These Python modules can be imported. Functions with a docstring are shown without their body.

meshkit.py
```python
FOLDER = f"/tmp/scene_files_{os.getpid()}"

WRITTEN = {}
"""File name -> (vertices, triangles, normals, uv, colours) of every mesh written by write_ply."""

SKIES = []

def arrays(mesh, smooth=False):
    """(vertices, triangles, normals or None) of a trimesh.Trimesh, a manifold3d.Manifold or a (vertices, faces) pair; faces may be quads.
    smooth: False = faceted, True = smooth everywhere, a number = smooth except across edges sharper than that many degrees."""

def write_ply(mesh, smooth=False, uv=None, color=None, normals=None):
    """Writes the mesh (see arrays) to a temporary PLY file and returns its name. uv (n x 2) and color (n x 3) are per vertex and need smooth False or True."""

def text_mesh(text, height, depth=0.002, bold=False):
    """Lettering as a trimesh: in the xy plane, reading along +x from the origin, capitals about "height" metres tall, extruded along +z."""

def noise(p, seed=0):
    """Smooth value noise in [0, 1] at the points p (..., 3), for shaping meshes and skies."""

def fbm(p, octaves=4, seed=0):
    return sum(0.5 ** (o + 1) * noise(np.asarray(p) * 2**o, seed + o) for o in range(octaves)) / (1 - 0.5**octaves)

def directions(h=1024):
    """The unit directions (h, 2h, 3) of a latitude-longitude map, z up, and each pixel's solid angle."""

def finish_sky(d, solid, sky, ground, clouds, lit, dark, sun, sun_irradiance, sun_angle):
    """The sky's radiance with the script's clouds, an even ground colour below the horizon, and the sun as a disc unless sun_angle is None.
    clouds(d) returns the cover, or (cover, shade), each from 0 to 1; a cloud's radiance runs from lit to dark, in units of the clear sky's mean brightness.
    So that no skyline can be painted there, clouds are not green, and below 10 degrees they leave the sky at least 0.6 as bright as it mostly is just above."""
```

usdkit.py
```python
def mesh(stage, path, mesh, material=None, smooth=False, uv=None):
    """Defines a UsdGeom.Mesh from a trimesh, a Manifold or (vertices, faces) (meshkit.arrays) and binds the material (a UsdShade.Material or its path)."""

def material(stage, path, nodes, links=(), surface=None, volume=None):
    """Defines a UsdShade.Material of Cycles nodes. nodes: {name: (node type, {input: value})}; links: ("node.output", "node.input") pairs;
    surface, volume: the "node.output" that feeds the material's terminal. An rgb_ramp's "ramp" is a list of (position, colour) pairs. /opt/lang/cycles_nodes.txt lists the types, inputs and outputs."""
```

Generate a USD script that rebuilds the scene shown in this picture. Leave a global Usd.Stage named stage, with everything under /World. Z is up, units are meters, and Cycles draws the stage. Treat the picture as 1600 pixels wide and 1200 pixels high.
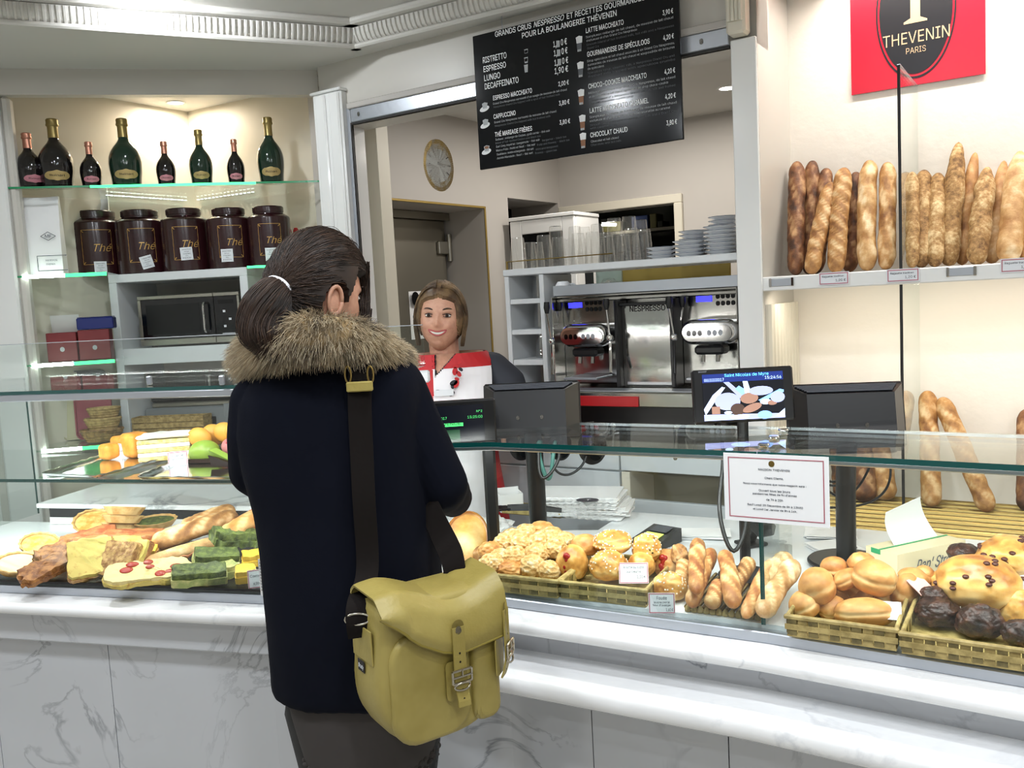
import math, numpy as np, trimesh, usdkit, meshkit
import manifold3d as m3
from pxr import Usd, UsdGeom, UsdLux, UsdShade, Gf, Sdf, Vt
from shapely.geometry import Polygon, Point, box as sbox
from shapely import affinity, union_all

stage = Usd.Stage.CreateInMemory()
UsdGeom.SetStageUpAxis(stage, 'Z'); UsdGeom.SetStageMetersPerUnit(stage, 1.0)
UsdGeom.Xform.Define(stage, '/World'); UsdGeom.Scope.Define(stage, '/World/Looks')
PI = math.pi

# ---------------------------------------------------------------- camera
F = 1370.0; PITCH = math.radians(5.5); ROLL = math.radians(3.1)
EYE = np.array([0, 0, 1.5])
_fw = np.array([0, math.cos(PITCH), -math.sin(PITCH)]); _r0 = np.array([1.0, 0, 0]); _u0 = np.cross(_r0, _fw)
_rt = math.cos(ROLL)*_r0 - math.sin(ROLL)*_u0; _up = np.cross(_rt, _fw)
cam = UsdGeom.Camera.Define(stage, '/World/camera')
cam.CreateHorizontalApertureAttr(36.0); cam.CreateFocalLengthAttr(36.0*F/1600.0)
_m = np.eye(4); _m[0, :3] = _rt; _m[1, :3] = _up; _m[2, :3] = -_fw; _m[3, :3] = EYE
cam.AddTransformOp().Set(Gf.Matrix4d(*_m.ravel().tolist()))
cam.CreateExposureAttr(1.2)

# ---------------------------------------------------------------- lights (the shop's downlights and LED strips)
def light_xf(L, pos, aim):
    z = -np.asarray(aim, float); z /= np.linalg.norm(z)
    x = np.cross([0, 0, 1.0], z) if abs(z[2]) < .99 else np.array([1.0, 0, 0])
    x /= np.linalg.norm(x); y = np.cross(z, x)
    m = np.eye(4); m[0, :3] = x; m[1, :3] = y; m[2, :3] = z; m[3, :3] = pos
    UsdGeom.Xformable(L).AddTransformOp().Set(Gf.Matrix4d(*m.ravel().tolist()))
LN = {}
def lname(name): LN[name] = LN.get(name, 0) + 1; return name + ('' if LN[name] == 1 else '_%03d' % (LN[name]-1))
def disk_light(name, pos, r, power, color, aim=(0, 0, -1), cone=0):
    name = lname(name); L = UsdLux.DiskLight.Define(stage, '/World/' + name); L.CreateRadiusAttr(r)
    if cone: sh = UsdLux.ShapingAPI.Apply(L.GetPrim()); sh.CreateShapingConeAngleAttr(cone); sh.CreateShapingConeSoftnessAttr(.5)
    L.CreateIntensityAttr(power/(PI*r*r)); L.CreateColorAttr(Gf.Vec3f(*color)); light_xf(L, pos, aim); return L
def rect_light(name, p, q, wid, power, color, aim):
    p = np.asarray(p, float); q = np.asarray(q, float); d = q - p; ln = np.linalg.norm(d); x = d/ln
    z = -np.asarray(aim, float); z -= x*(z @ x); z /= np.linalg.norm(z); y = np.cross(z, x)
    name = lname(name); L = UsdLux.RectLight.Define(stage, '/World/' + name); L.CreateWidthAttr(ln); L.CreateHeightAttr(wid)
    L.CreateIntensityAttr(power/(ln*wid)); L.CreateColorAttr(Gf.Vec3f(*color))
    m = np.eye(4); m[0, :3] = x; m[1, :3] = y; m[2, :3] = z; m[3, :3] = (p + q)/2
    UsdGeom.Xformable(L).AddTransformOp().Set(Gf.Matrix4d(*m.ravel().tolist())); return L
COOL = (.90, .95, 1.0); NEUT = (1, .975, .94); WARM = (1, .86, .68)
SHOP_LAMPS = [(-1.7, 1.0), (-.85, .65), (.1, .35), (.95, .0), (-1.25, 1.9), (.15, 1.2), (-.3, -.9), (.9, -.9)]   # downlights in the coffered ceiling
for i, (x, y) in enumerate(SHOP_LAMPS):  
    disk_light('shop_lamp_light', (x, y, 2.555), .06, 1.6, COOL, cone=50)
disk_light('cornice_lamp_light', (-1.16, 2.935, 2.572), .035, 1.1, COOL, aim=(.2, .9, -.35))

# ---------------------------------------------------------------- photo geometry helpers
def ray(x, y): return _fw + _rt*((x-800)/F) - _up*((y-600)/F)
def on_z(x, y, z):
    d = ray(x, y); return EYE + d*((z-EYE[2])/d[2])
class Plane:                                   # an upright plane through two points of the plan; n points away from the shop
    def __init__(s, a, b):
        s.p = np.array([a[0], a[1], 0.0]); d = np.array([b[0]-a[0], b[1]-a[1], 0.0]); s.u = d/np.linalg.norm(d); s.n = np.array([-s.u[1], s.u[0], 0.0])
    def off(s, k): return Plane((s.p + s.n*k)[:2], (s.p + s.n*k + s.u)[:2])
    def at(s, x, y):
        d = ray(x, y); return EYE + d*(((s.p-EYE) @ s.n)/(d @ s.n))
    def pt(s, u, z, k=0.0): return s.p + s.u*u + s.n*k + np.array([0, 0, z])
    def uz(s, x, y):
        q = s.at(x, y) - s.p; return float(q @ s.u), float(q[2])
    @property
    def ang(s): return math.degrees(math.atan2(s.u[1], s.u[0]))
def on_y(x, y, Y): return Plane((0, Y), (1, Y)).at(x, y)

# ---------------------------------------------------------------- materials
def lin(c):
    if isinstance(c, str):
        v = np.array([int(c[i:i+2], 16) for i in (1, 3, 5)])/255.0
        return tuple(np.where(v <= .04045, v/12.92, ((v+.055)/1.055)**2.4).tolist())
    return c
MATS = {}
def mat(name, color, rough=.5, metal=0.0, noise=None, bump=None, tone=None, coat=0.0, trans=0.0, emit=None, sss=0, sheen=0, ior=1.5, spec=.5):
    """noise=(scale, colour2, lo, hi[, detail]); bump=(scale, strength[, distance]); tone=colour that the vertex primvar 'tone' mixes in"""
    n = {'p': ('principled_bsdf', {'base_color': lin(color), 'roughness': rough, 'metallic': metal, 'coat_weight': coat, 'coat_roughness': .08, 'transmission_weight': trans, 'ior': ior, 'sheen_weight': sheen, 'specular_ior_level': spec})}
    l = []; src = None
    if noise or bump: n['tc'] = ('texture_coordinate', {})
    if noise:
        n['nz'] = ('noise_texture', {'scale': noise[0], 'detail': noise[4] if len(noise) > 4 else 4.0, 'roughness': .6})
        n['rm'] = ('rgb_ramp', {'ramp': [(noise[2], lin(color)), (noise[3], lin(noise[1]))]})
        l += [('tc.object', 'nz.vector'), ('nz.fac', 'rm.fac')]; src = 'rm.color'
    if tone:
        n['at'] = ('attribute', {'attribute': 'tone'})
        n['mx'] = ('mix', {'color1': lin(color), 'color2': lin(tone)})
        l += [('at.fac', 'mx.fac')]
        if src: l += [(src, 'mx.color1')]
        src = 'mx.color'
    if src: l += [(src, 'p.base_color')]
    if emit: n['p'][1].update({'emission_color': lin(emit[0]), 'emission_strength': emit[1]})
    if sss: n['p'][1].update({'subsurface_weight': sss, 'subsurface_scale': .01})
    if bump:
        n['bn'] = ('noise_texture', {'scale': bump[0], 'detail': 4.0}); n['bp'] = ('bump', {'strength': bump[1], 'distance': bump[2] if len(bump) > 2 else .002})
        l += [('tc.object', 'bn.vector'), ('bn.fac', 'bp.height'), ('bp.normal', 'p.normal')]
    MATS[name] = usdkit.material(stage, '/World/Looks/' + name, n, l, surface='p.BSDF'); return MATS[name]
def pane_mat(name, tint, f0=.035):
    MATS[name] = usdkit.material(stage, '/World/Looks/' + name, {'t': ('transparent_bsdf', {'color': lin(tint)}), 'g': ('glossy_bsdf', {'color': (1, 1, 1), 'roughness': .02}),
        'w': ('layer_weight', {'blend': .5}), 'q': ('math', {'math_type': 'power', 'value2': 5.0}), 'r': ('math', {'math_type': 'multiply_add', 'value2': .9, 'value3': f0}), 'm': ('mix_closure', {})},
        [('w.facing', 'q.value1'), ('q.value', 'r.value1'), ('r.value', 'm.fac'), ('t.BSDF', 'm.closure1'), ('g.BSDF', 'm.closure2')], surface='m.closure')
def marble(name, base, vein, scale=3.0, width=.03, rough=.2, cloud='#c9ccd0', amount=.8, cl=.7):
    n = {'tc': ('texture_coordinate', {}), 'n1': ('noise_texture', {'scale': scale, 'detail': 6.0, 'roughness': .55, 'distortion': .9}),
         's': ('math', {'math_type': 'subtract', 'value2': .5}), 'a': ('math', {'math_type': 'absolute'}),
         'r': ('map_range', {'from_min': 0.0, 'from_max': width, 'to_min': 1.0, 'to_max': 0.0, 'clamp': True}),
         'n2': ('noise_texture', {'scale': scale*.7, 'detail': 3.0}), 'r2': ('map_range', {'from_min': .42, 'from_max': .68, 'to_min': 0.0, 'to_max': amount, 'clamp': True}),
         'mu': ('math', {'math_type': 'multiply'}), 'n3': ('noise_texture', {'scale': scale*1.6, 'detail': 5.0, 'distortion': .5}),
         'r3': ('map_range', {'from_min': .5, 'from_max': .75, 'to_min': 0.0, 'to_max': cl, 'clamp': True}),
         'm1': ('mix', {'color1': lin(base), 'color2': lin(cloud)}), 'm2': ('mix', {'color2': lin(vein)}),
         'p': ('principled_bsdf', {'roughness': rough, 'coat_weight': .3})}
    l = [('tc.object', 'n1.vector'), ('tc.object', 'n2.vector'), ('tc.object', 'n3.vector'), ('n1.fac', 's.value1'), ('s.value', 'a.value1'), ('a.value', 'r.value'), ('n2.fac', 'r2.value'),
         ('r.result', 'mu.value1'), ('r2.result', 'mu.value2'), ('n3.fac', 'r3.value'), ('r3.result', 'm1.fac'), ('m1.color', 'm2.color1'), ('mu.value', 'm2.fac'), ('m2.color', 'p.base_color')]
    MATS[name] = usdkit.material(stage, '/World/Looks/' + name, n, l, surface='p.BSDF')

# ---------------------------------------------------------------- prims
COUNT = {}
def numbered(parent, name):
    k = COUNT.get((parent, name), 0); COUNT[(parent, name)] = k + 1
    return '%s/%s' % (parent, name if k == 0 else '%s_%03d' % (name, k))
def keys(prim, label=None, cat=None, group=None, kind=None):
    for k, v in (('label', label), ('category', cat), ('group', group), ('kind', kind)):
        if v: prim.SetCustomDataByKey(k, v)
class Thing:
    def __init__(s, name, label=None, cat=None, loc=(0, 0, 0), rz=0.0, group=None, kind=None, rot=None):
        s.name = name; s.path = numbered('/World', name); x = UsdGeom.Xform.Define(stage, s.path)
        x.AddTranslateOp().Set(Gf.Vec3d(*map(float, loc)))
        M = trimesh.transformations.rotation_matrix(math.radians(rz), [0, 0, 1])
        if rot is not None: x.AddRotateXYZOp().Set(Gf.Vec3f(*map(float, rot))); M = trimesh.transformations.euler_matrix(*np.radians(rot))
        elif rz: x.AddRotateZOp().Set(float(rz))
        M[:3, 3] = loc; s.M = M; s.Mi = np.linalg.inv(M); s.prim = x.GetPrim(); keys(s.prim, label, cat, group, kind)
    def add(s, name, mesh, m, smooth=False, local=False, parent=None, tone=None, kind=None, label=None):
        p = numbered(parent or s.path, name)
        if not local: mesh = mesh.copy(); mesh.apply_transform(s.Mi)
        put(p, mesh, m, smooth, tone); keys(stage.GetPrimAtPath(p), label=label, kind=kind); return p
    def copy(s, loc, rz=0.0, label=None, cat=None, group=None, rot=None, scale=None):
        p = numbered('/World', s.name); x = UsdGeom.Xform.Define(stage, p)
        x.GetPrim().GetReferences().AddInternalReference(s.path); x.GetPrim().SetInstanceable(True)
        x.ClearXformOpOrder(); x.AddTranslateOp(opSuffix='c').Set(Gf.Vec3d(*map(float, loc)))
        if rot is not None: x.AddRotateXYZOp(opSuffix='c').Set(Gf.Vec3f(*map(float, rot)))
        else: x.AddRotateZOp(opSuffix='c').Set(float(rz))
        if scale is not None: x.AddScaleOp(opSuffix='c').Set(Gf.Vec3f(*map(float, scale)))
        keys(x.GetPrim(), label, cat, group)
        return x.GetPrim()
def put(path, mesh, m, smooth=False, tone=None):
    g = usdkit.mesh(stage, path, mesh, MATS[m], True if tone is not None else smooth)
    if tone is not None:
        UsdGeom.PrimvarsAPI(g).CreatePrimvar('tone', Sdf.ValueTypeNames.FloatArray, 'vertex').Set(Vt.FloatArray.FromNumpy(np.asarray(tone, np.float32)))
    return g
def one(name, mesh, m, label=None, cat=None, group=None, kind=None, smooth=False, tone=None):
    p = numbered('/World', name); put(p, mesh, m, smooth, tone); keys(stage.GetPrimAtPath(p), label, cat, group, kind); return p
def struct(name, mesh, m, smooth=False, label=None): return one(name, mesh, m, kind='structure', smooth=smooth, label=label)

# ---------------------------------------------------------------- shapes
cat_ = trimesh.util.concatenate
def tm(x):
    if isinstance(x, trimesh.Trimesh): return x
    m = x.to_mesh(); return trimesh.Trimesh(np.array(m.vert_properties[:, :3]), np.array(m.tri_verts), process=False)
def mf(t): return m3.Manifold(m3.Mesh(np.ascontiguousarray(t.vertices, np.float32), np.ascontiguousarray(t.faces, np.uint32)))
def cbox(size, c=(0, 0, 0), b=0.0):
    """a box with chamfered edges, centred on c"""
    h = np.asarray(size, float)/2; b = min(b, h.min()*.9)
    if b <= 0: m = trimesh.creation.box(size)
    else:
        P = []
        for s in np.ndindex(2, 2, 2):
            s = np.array(s)*2 - 1
            for k in range(3):
                q = h - b; q[k] = h[k]; P.append(s*q)
        m = trimesh.convex.convex_hull(np.array(P))
    m.apply_translation(c); return m
def place(m, o, x, y=None, z=(0, 0, 1)):
    """mesh axes -> world axes x, y, z at the origin o"""
    x = np.asarray(x, float); z = np.asarray(z, float); y = np.cross(z, x) if y is None else np.asarray(y, float)
    T = np.eye(4); T[:3, 0] = x; T[:3, 1] = y; T[:3, 2] = z; T[:3, 3] = o; m = m.copy(); m.apply_transform(T)
    if np.linalg.det(T[:3, :3]) < 0: m.invert()
    return m
def turn(m, deg, axis=(0, 0, 1), p=(0, 0, 0)):
    m = m.copy(); m.apply_transform(trimesh.transformations.rotation_matrix(math.radians(deg), axis, p)); return m
def move(m, v): m = m.copy(); m.apply_translation(v); return m
def slab(pl, u0, u1, z0, z1, k0, k1, b=0.0):
    """a box in a Plane's frame: along u, up z, depth k (k > 0 is away from the shop)"""
    return place(cbox((abs(u1-u0), abs(k1-k0), abs(z1-z0)), ((u0+u1)/2, (k0+k1)/2, (z0+z1)/2), b), pl.p, pl.u, pl.n)
def prism(poly, z0, z1):
    if not isinstance(poly, Polygon): poly = Polygon([tuple(map(float, q[:2])) for q in poly])
    if not poly.is_valid: poly = poly.buffer(0)
    gs = getattr(poly, 'geoms', [poly])
    m = cat_([trimesh.creation.extrude_polygon(g, z1-z0, engine='earcut') for g in gs]); m.apply_translation((0, 0, z0)); return m
def lathe(prof, n=28): return trimesh.creation.revolve(np.asarray(prof, float), sections=n)
def cyl(r, h, n=24, c=(0, 0, 0), b=0.0):
    if b: m = lathe([(0, -h/2), (r-b, -h/2), (r, -h/2+b), (r, h/2-b), (r-b, h/2), (0, h/2)], n)
    else: m = trimesh.creation.cylinder(radius=r, height=h, sections=n)
    m.apply_translation(c); return m
def rod(a, b, r, n=12):
    return trimesh.creation.cylinder(radius=r, segment=[a, b], sections=n)
def frames(P):
    P = np.asarray(P, float); T = np.gradient(P, axis=0); T /= np.linalg.norm(T, axis=1)[:, None]
    a = np.array([0, 0, 1.0]) if abs(T[0][2]) < .9 else np.array([1.0, 0, 0])
    X = []; x = np.cross(a, T[0]); x /= np.linalg.norm(x)
    for t in T:
        x = x - t*(x @ t); x /= np.linalg.norm(x); X.append(x.copy())
    X = np.array(X); return P, T, X, np.cross(T, X)
def spline(P, n):
    P = np.asarray(P, float)
    if len(P) < 3: return np.array([P[0] + (P[-1]-P[0])*t for t in np.linspace(0, 1, n)])
    from scipy.interpolate import CubicSpline
    s = np.r_[0, np.cumsum(np.linalg.norm(np.diff(P, axis=0), axis=1))]
    return CubicSpline(s, P)(np.linspace(0, s[-1], n))
def grid_faces(nr, nc, close=True):
    F_ = []
    for i in range(nr-1):
        for j in range(nc if close else nc-1):
            a = i*nc + j; b = i*nc + (j+1) % nc; c = a + nc; d = b + nc
            F_ += [(a, b, d), (a, d, c)]
    return F_
def rings(R, caps=True):
    """a closed skin over rings of equal point count (n, k, 3)"""
    R = np.asarray(R, float); n, k = R.shape[:2]; V = R.reshape(-1, 3); F_ = grid_faces(n, k)
    if caps:
        V = np.vstack([V, R[0].mean(0), R[-1].mean(0)]); a = n*k
        for j in range(k):
            F_.append((a, (j+1) % k, j)); F_.append((a+1, (n-1)*k + j, (n-1)*k + (j+1) % k))
    m = trimesh.Trimesh(V, np.array(F_), process=False)
    if m.volume < 0: m.invert()
    return m
def tube(P, r, n=8, steps=None):
    P = spline(P, steps) if steps else np.asarray(P, float)
    P, T, X, Y = frames(P); a = np.linspace(0, 2*PI, n, endpoint=False); r = np.broadcast_to(np.asarray(r, float), len(P))
    return rings([P[i] + r[i]*(np.cos(a)[:, None]*X[i] + np.sin(a)[:, None]*Y[i]) for i in range(len(P))])
def ribbon(P, side, w, t):
    """a flat strap along P, w wide in the directions side, t thick"""
    P = np.asarray(P, float); T = np.gradient(P, axis=0); T /= np.linalg.norm(T, axis=1)[:, None]; R = []
    side = np.broadcast_to(np.asarray(side, float), P.shape); w = np.broadcast_to(np.asarray(w, float), len(P))
    for p, s, tt, ww in zip(P, side, T, w):
        s = s - tt*(s @ tt); s = s/np.linalg.norm(s); nn = np.cross(tt, s)
        R.append([p - s*ww/2 - nn*t/2, p + s*ww/2 - nn*t/2, p + s*ww/2 + nn*t/2, p - s*ww/2 + nn*t/2])
    return rings(R)
def ico(n=3): return trimesh.creation.icosphere(subdivisions=n)
def hull(P): return trimesh.convex.convex_hull(np.asarray(P, float))
def chain(J, n=14):
    """limb: a union of hulls of the spheres (point, radius) in J"""
    S = [m3.Manifold.sphere(r, n).translate(tuple(map(float, p))) for p, r in J]
    return m3.Manifold.batch_boolean([m3.Manifold.batch_hull([S[i], S[i+1]]) for i in range(len(S)-1)], m3.OpType.Add)
def soften(m, edge, it=12, lamb=.5):
    t = tm(m.refine_to_length(edge) if not isinstance(m, trimesh.Trimesh) else mf(m).refine_to_length(edge)); t.merge_vertices()
    trimesh.smoothing.filter_taubin(t, lamb=lamb, nu=.52, iterations=it); return t
def text(s, h, o, x, z=(0, 0, 1), width=None, align='l', depth=.0004, bold=False, shear=0.0):
    """lettering with its baseline at o along x, upright along z, standing depth proud on the side of x cross z"""
    m = meshkit.text_mesh(s, h, depth, bold); w = m.bounds[1][0]
    if width: m.apply_scale((width/w, 1, 1)); w = width
    if shear: T = np.eye(4); T[0, 1] = shear; m.apply_transform(T)
    m.apply_translation((-w*{'l': 0, 'c': .5, 'r': 1}[align], 0, 0))
    return place(m, o, x, z, np.cross(x, z))
ORD = 'first second third fourth fifth sixth seventh eighth ninth tenth eleventh twelfth thirteenth fourteenth fifteenth sixteenth seventeenth eighteenth'.split()
rng = np.random.default_rng(7)

# ---------------------------------------------------------------- materials used by the setting
mat('white_paint', '#c6c2ba', .35); mat('white_gloss', '#e4e4e2', .18, coat=.3); mat('cream_paint', '#d2ccbc', .45); mat('ceiling_paint', '#cfccc6', .6)
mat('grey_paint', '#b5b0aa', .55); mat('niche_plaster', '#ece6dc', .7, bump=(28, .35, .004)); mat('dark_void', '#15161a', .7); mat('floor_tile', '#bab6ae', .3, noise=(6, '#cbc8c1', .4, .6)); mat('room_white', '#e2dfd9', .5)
mat('steel', '#a9a69c', .38, 1.0, bump=(90, .03)); mat('dark_steel', '#8d887c', .42, .8); mat('chrome', '#d8d8d8', .07, 1.0); mat('alu', '#b9bec6', .33, .75); mat('brass', '#9a8450', .33, 1.0); mat('black_plastic', '#0d0d0f', .38); mat('black_gloss', '#060708', .1)
mat('gold_trim', '#9d8445', .4, .5); mat('shadow_line', '#1d1b19', .6); mat('mustard', '#a8913f', .5)
marble('marble_front', '#cbcdd1', '#6f727a', 3.6, .018, .16, '#cdd0d5', .95, .7); marble('marble_top', '#f3f3f3', '#b9bcc3', 3.4, .03, .14, '#e6e8ea', .55, .5); marble('marble_deck', '#eef1f3', '#7c838d', 2.2, .03, .18, '#dfe4e8', .8, .4)
pane_mat('glass_pane', (.93, .965, .955)); pane_mat('clear_pane', (.975, .985, .98)); mat('glass_edge', '#0f4a47', .1, coat=.6); mat('glass_edge_green', '#2d8a5c', .15)
mat('led_white', '#ffffff', .5, emit=('#eafff0', 5.0)); mat('led_green', '#6fe0a0', .5, emit=('#22d868', 1.15)); mat('lamp_glow', '#ffffff', .5, emit=('#fff3dc', 14.0))

# ---------------------------------------------------------------- the setting: room shell
W = Plane((-.599, 3.66), (-.599+math.cos(math.radians(32.5)), 3.66-math.sin(math.radians(32.5))))   # wall with the serving opening
CEIL = 2.5
JL = 0.0; JR = W.uz(1143, 75)[0]; OPEN = 2.24; PRIGHT = W.uz(1193, 455)[0]; NICHE = .36
struct('floor', prism(sbox(-5, -4, 5, 9), -.06, 0), 'floor_tile')
# coffered ceiling: the lower band has the coffer cut out of it
cof = [on_z(-420, 6, CEIL)[:2], on_z(557, 74, CEIL)[:2], on_z(860, 0, CEIL)[:2]]
c1 = cof[1] + (cof[2]-cof[1])*3.4; coffer = Polygon([cof[0], cof[1], c1, (2.2, -3), (-3.2, -3)])
NICHE_PLAN = Polygon([W.pt(PRIGHT-.01, 0, .061)[:2], W.pt(4.6, 0, .061)[:2], W.pt(4.6, 0, NICHE+.1)[:2], W.pt(PRIGHT-.01, 0, NICHE+.1)[:2]])
struct('ceiling', cat_([prism(sbox(-5, -4, 5, 9).difference(coffer).difference(NICHE_PLAN), CEIL, CEIL+.2), prism(coffer.buffer(.02), CEIL+.085, CEIL+.2)]), 'ceiling_paint')
AL = Plane((-1.93, 3.54), (-.746, 3.816))                         # alcove front
corner = on_z(293, 175, CEIL); AWL = Plane(on_z(158, 152, CEIL)[:2], corner[:2]); AWR = Plane(corner[:2], on_z(395, 152, CEIL)[:2])
# the wall round the opening, its pillars, the bread niche
struct('wall_back', cat_([slab(W, -.16, PRIGHT, OPEN, CEIL, 0, .12), slab(W, JR, PRIGHT, 0, 2.9, 0, NICHE+.1), slab(W, PRIGHT-.0, 4.6, 2.701, 2.9, 0, .06)]), 'white_paint')
struct('wall_niche', cat_([slab(W, PRIGHT-.05, 4.6, 0, 2.9, NICHE, NICHE+.1)]), 'niche_plaster')
struct('ceiling_niche', slab(W, PRIGHT-.05, 4.6, 2.86, 2.95, 0, NICHE+.1), 'white_paint')
q = Thing('pilaster', 'white moulded pilaster beside the champagne shelves, left of the serving opening', 'pilaster', W.pt(-.09, 0, -.03), W.ang, kind='structure')
lp = W.at(500, 152)
q.add('shaft', slab(W, -.17, -.012, 0, 2.38, -.035, .1, .006), 'white_gloss')
for a in (-.15, -.075): q.add('fluting', slab(W, a, a+.055, 0, 2.375, -.045, -.03, .009), 'white_gloss')
q.add('capital', slab(W, -.176, -.006, 2.378, 2.39, -.045, .1, .004), 'white_gloss')
q = Thing('pilaster', 'plain white pilaster between the coffee machine and the baguette shelf, under a reeded bracket', 'pilaster', W.pt((JR+PRIGHT)/2, 0, -.02), W.ang, kind='structure')
q.add('shaft', slab(W, JR, PRIGHT, 0, 2.26, -.012, 0, .003), 'white_gloss')
b0, b1 = JR+.002, W.uz(1173, 45)[0]
q.add('bracket', slab(W, b0, b1, 2.265, 2.55, -.06, 0, .008), 'cream_paint')
for k in range(4): q.add('reed', place(cyl(.0062, .24, 12), W.pt(b0+.012+k*(b1-b0-.024)/3, 2.42, -.063), W.u), 'cream_paint', 30)
# niche side panel, reeded below the shelf
sp = Thing('niche_side_panel', 'cream reeded side panel of the bread niche below the shelf', 'panel', W.pt(PRIGHT, 0, .1), W.ang, kind='structure')
for k in range(9): sp.add('reed', place(cyl(.017, 1.38, 10), W.pt(PRIGHT+.004, .75, .03+k*.038), W.u), 'cream_paint', 30)
# opening frame: grey rolling-shutter rail and black line
fr = Thing('opening_frame', 'grey shutter rail and slim dark edge lining the serving opening', 'frame', W.pt(.8, 0, 0), W.ang, kind='structure')
fr.add('rail', slab(W, JL+.012, JR-.004, OPEN+.008, OPEN+.062, -.012, .0, .003), 'alu'); fr.add('rail_top', slab(W, JL, JR-.004, OPEN+.062, OPEN+.085, -.02, 0, .003), 'grey_paint')
fr.add('edge', slab(W, JL+.014, JR-.004, OPEN, OPEN+.008, -.01, .01), 'shadow_line'); fr.add('edge', slab(W, JL+.005, JL+.012, 0, OPEN+.008, -.008, .004), 'shadow_line'); fr.add('jamb', slab(W, JL-.012, JL+.005, 0, OPEN+.07, -.008, .004, .002), 'alu')
for u in (W.uz(564, 186)[0], W.uz(1098, 67)[0]): fr.add('bolt', place(cyl(.006, .006, 14), W.pt(u, OPEN+.035, -.014), W.u, (0, 0, 1)), 'chrome', 30)
# alcove shell
struct('wall_alcove_left', slab(AWL, -.68, np.linalg.norm(corner[:2]-AWL.p[:2])+.08, 0, CEIL, 0, .08), 'cream_paint')
struct('wall_alcove_right', slab(AWR, 0, 1.15, 0, CEIL, 0, .08), 'cream_paint')
struct('trim_1', cat_([slab(AL, -.9, 1.21, 2.4, CEIL, -.02, .03)]), 'white_paint', label='white fascia above the champagne shelf')
lt = AL.uz(15, 435)[0]
t = Thing('side_trim', 'white moulded trim at the left edge of the alcove', 'trim', AL.pt(lt, 0, 0), AL.ang, kind='structure')
t.add('post', slab(AL, lt-.09, lt+.03, 0, 2.4, -.02, .05, .008), 'white_gloss'); t.add('bead', slab(AL, lt+.03, lt+.065, 0, 2.4, .0, .06, .01), 'white_paint')
for k in range(5): t.add('reed', place(cyl(.022, 2.4, 10), AL.pt(lt-.14-k*.05, 1.2, .01), AL.u), 'white_gloss', 30)
struct('wall_left', slab(AL, -1.6, lt-.09, 0, CEIL, .0, .06), 'white_paint')
# cornice: bands round the coffer, the main one reeded
q = Thing('cornice', 'white plaster cornice with a reeded band round the ceiling coffer', 'cornice', (float(cof[1][0]), float(cof[1][1]), CEIL), kind='structure')
reeds = []
for a, b in ((cof[0], cof[1]), (cof[1], c1)):
    P_ = Plane(a, b); ln = np.linalg.norm(np.asarray(b)-np.asarray(a))
    q.add('lower_bead', slab(P_, -.02, ln+.02, CEIL-.012, CEIL+.006, -.03, .012, .006), 'ceiling_paint')
    prof = [(0, .0), (-.012, .0), (-.03, .012), (-.042, .032), (-.046, .056), (0, .06)]
    q.add('cove', place(turn(prism(prof, 0, ln), 0), P_.pt(0, CEIL+.002), P_.n, (0, 0, 1), P_.u), 'ceiling_paint')
    q.add('upper_bead', slab(P_, -.02, ln, CEIL+.06, CEIL+.086, -.085, .0, .008), 'ceiling_paint')
    for k in range(int(ln/.021)):
        c = .012 + k*.021; arc = [P_.pt(c, CEIL+.002+z_, k_-.0005) for k_, z_ in ((-.014, .004), (-.03, .014), (-.042, .033), (-.046, .054))]
        reeds.append(tube(arc, .0065, 6))
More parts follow.
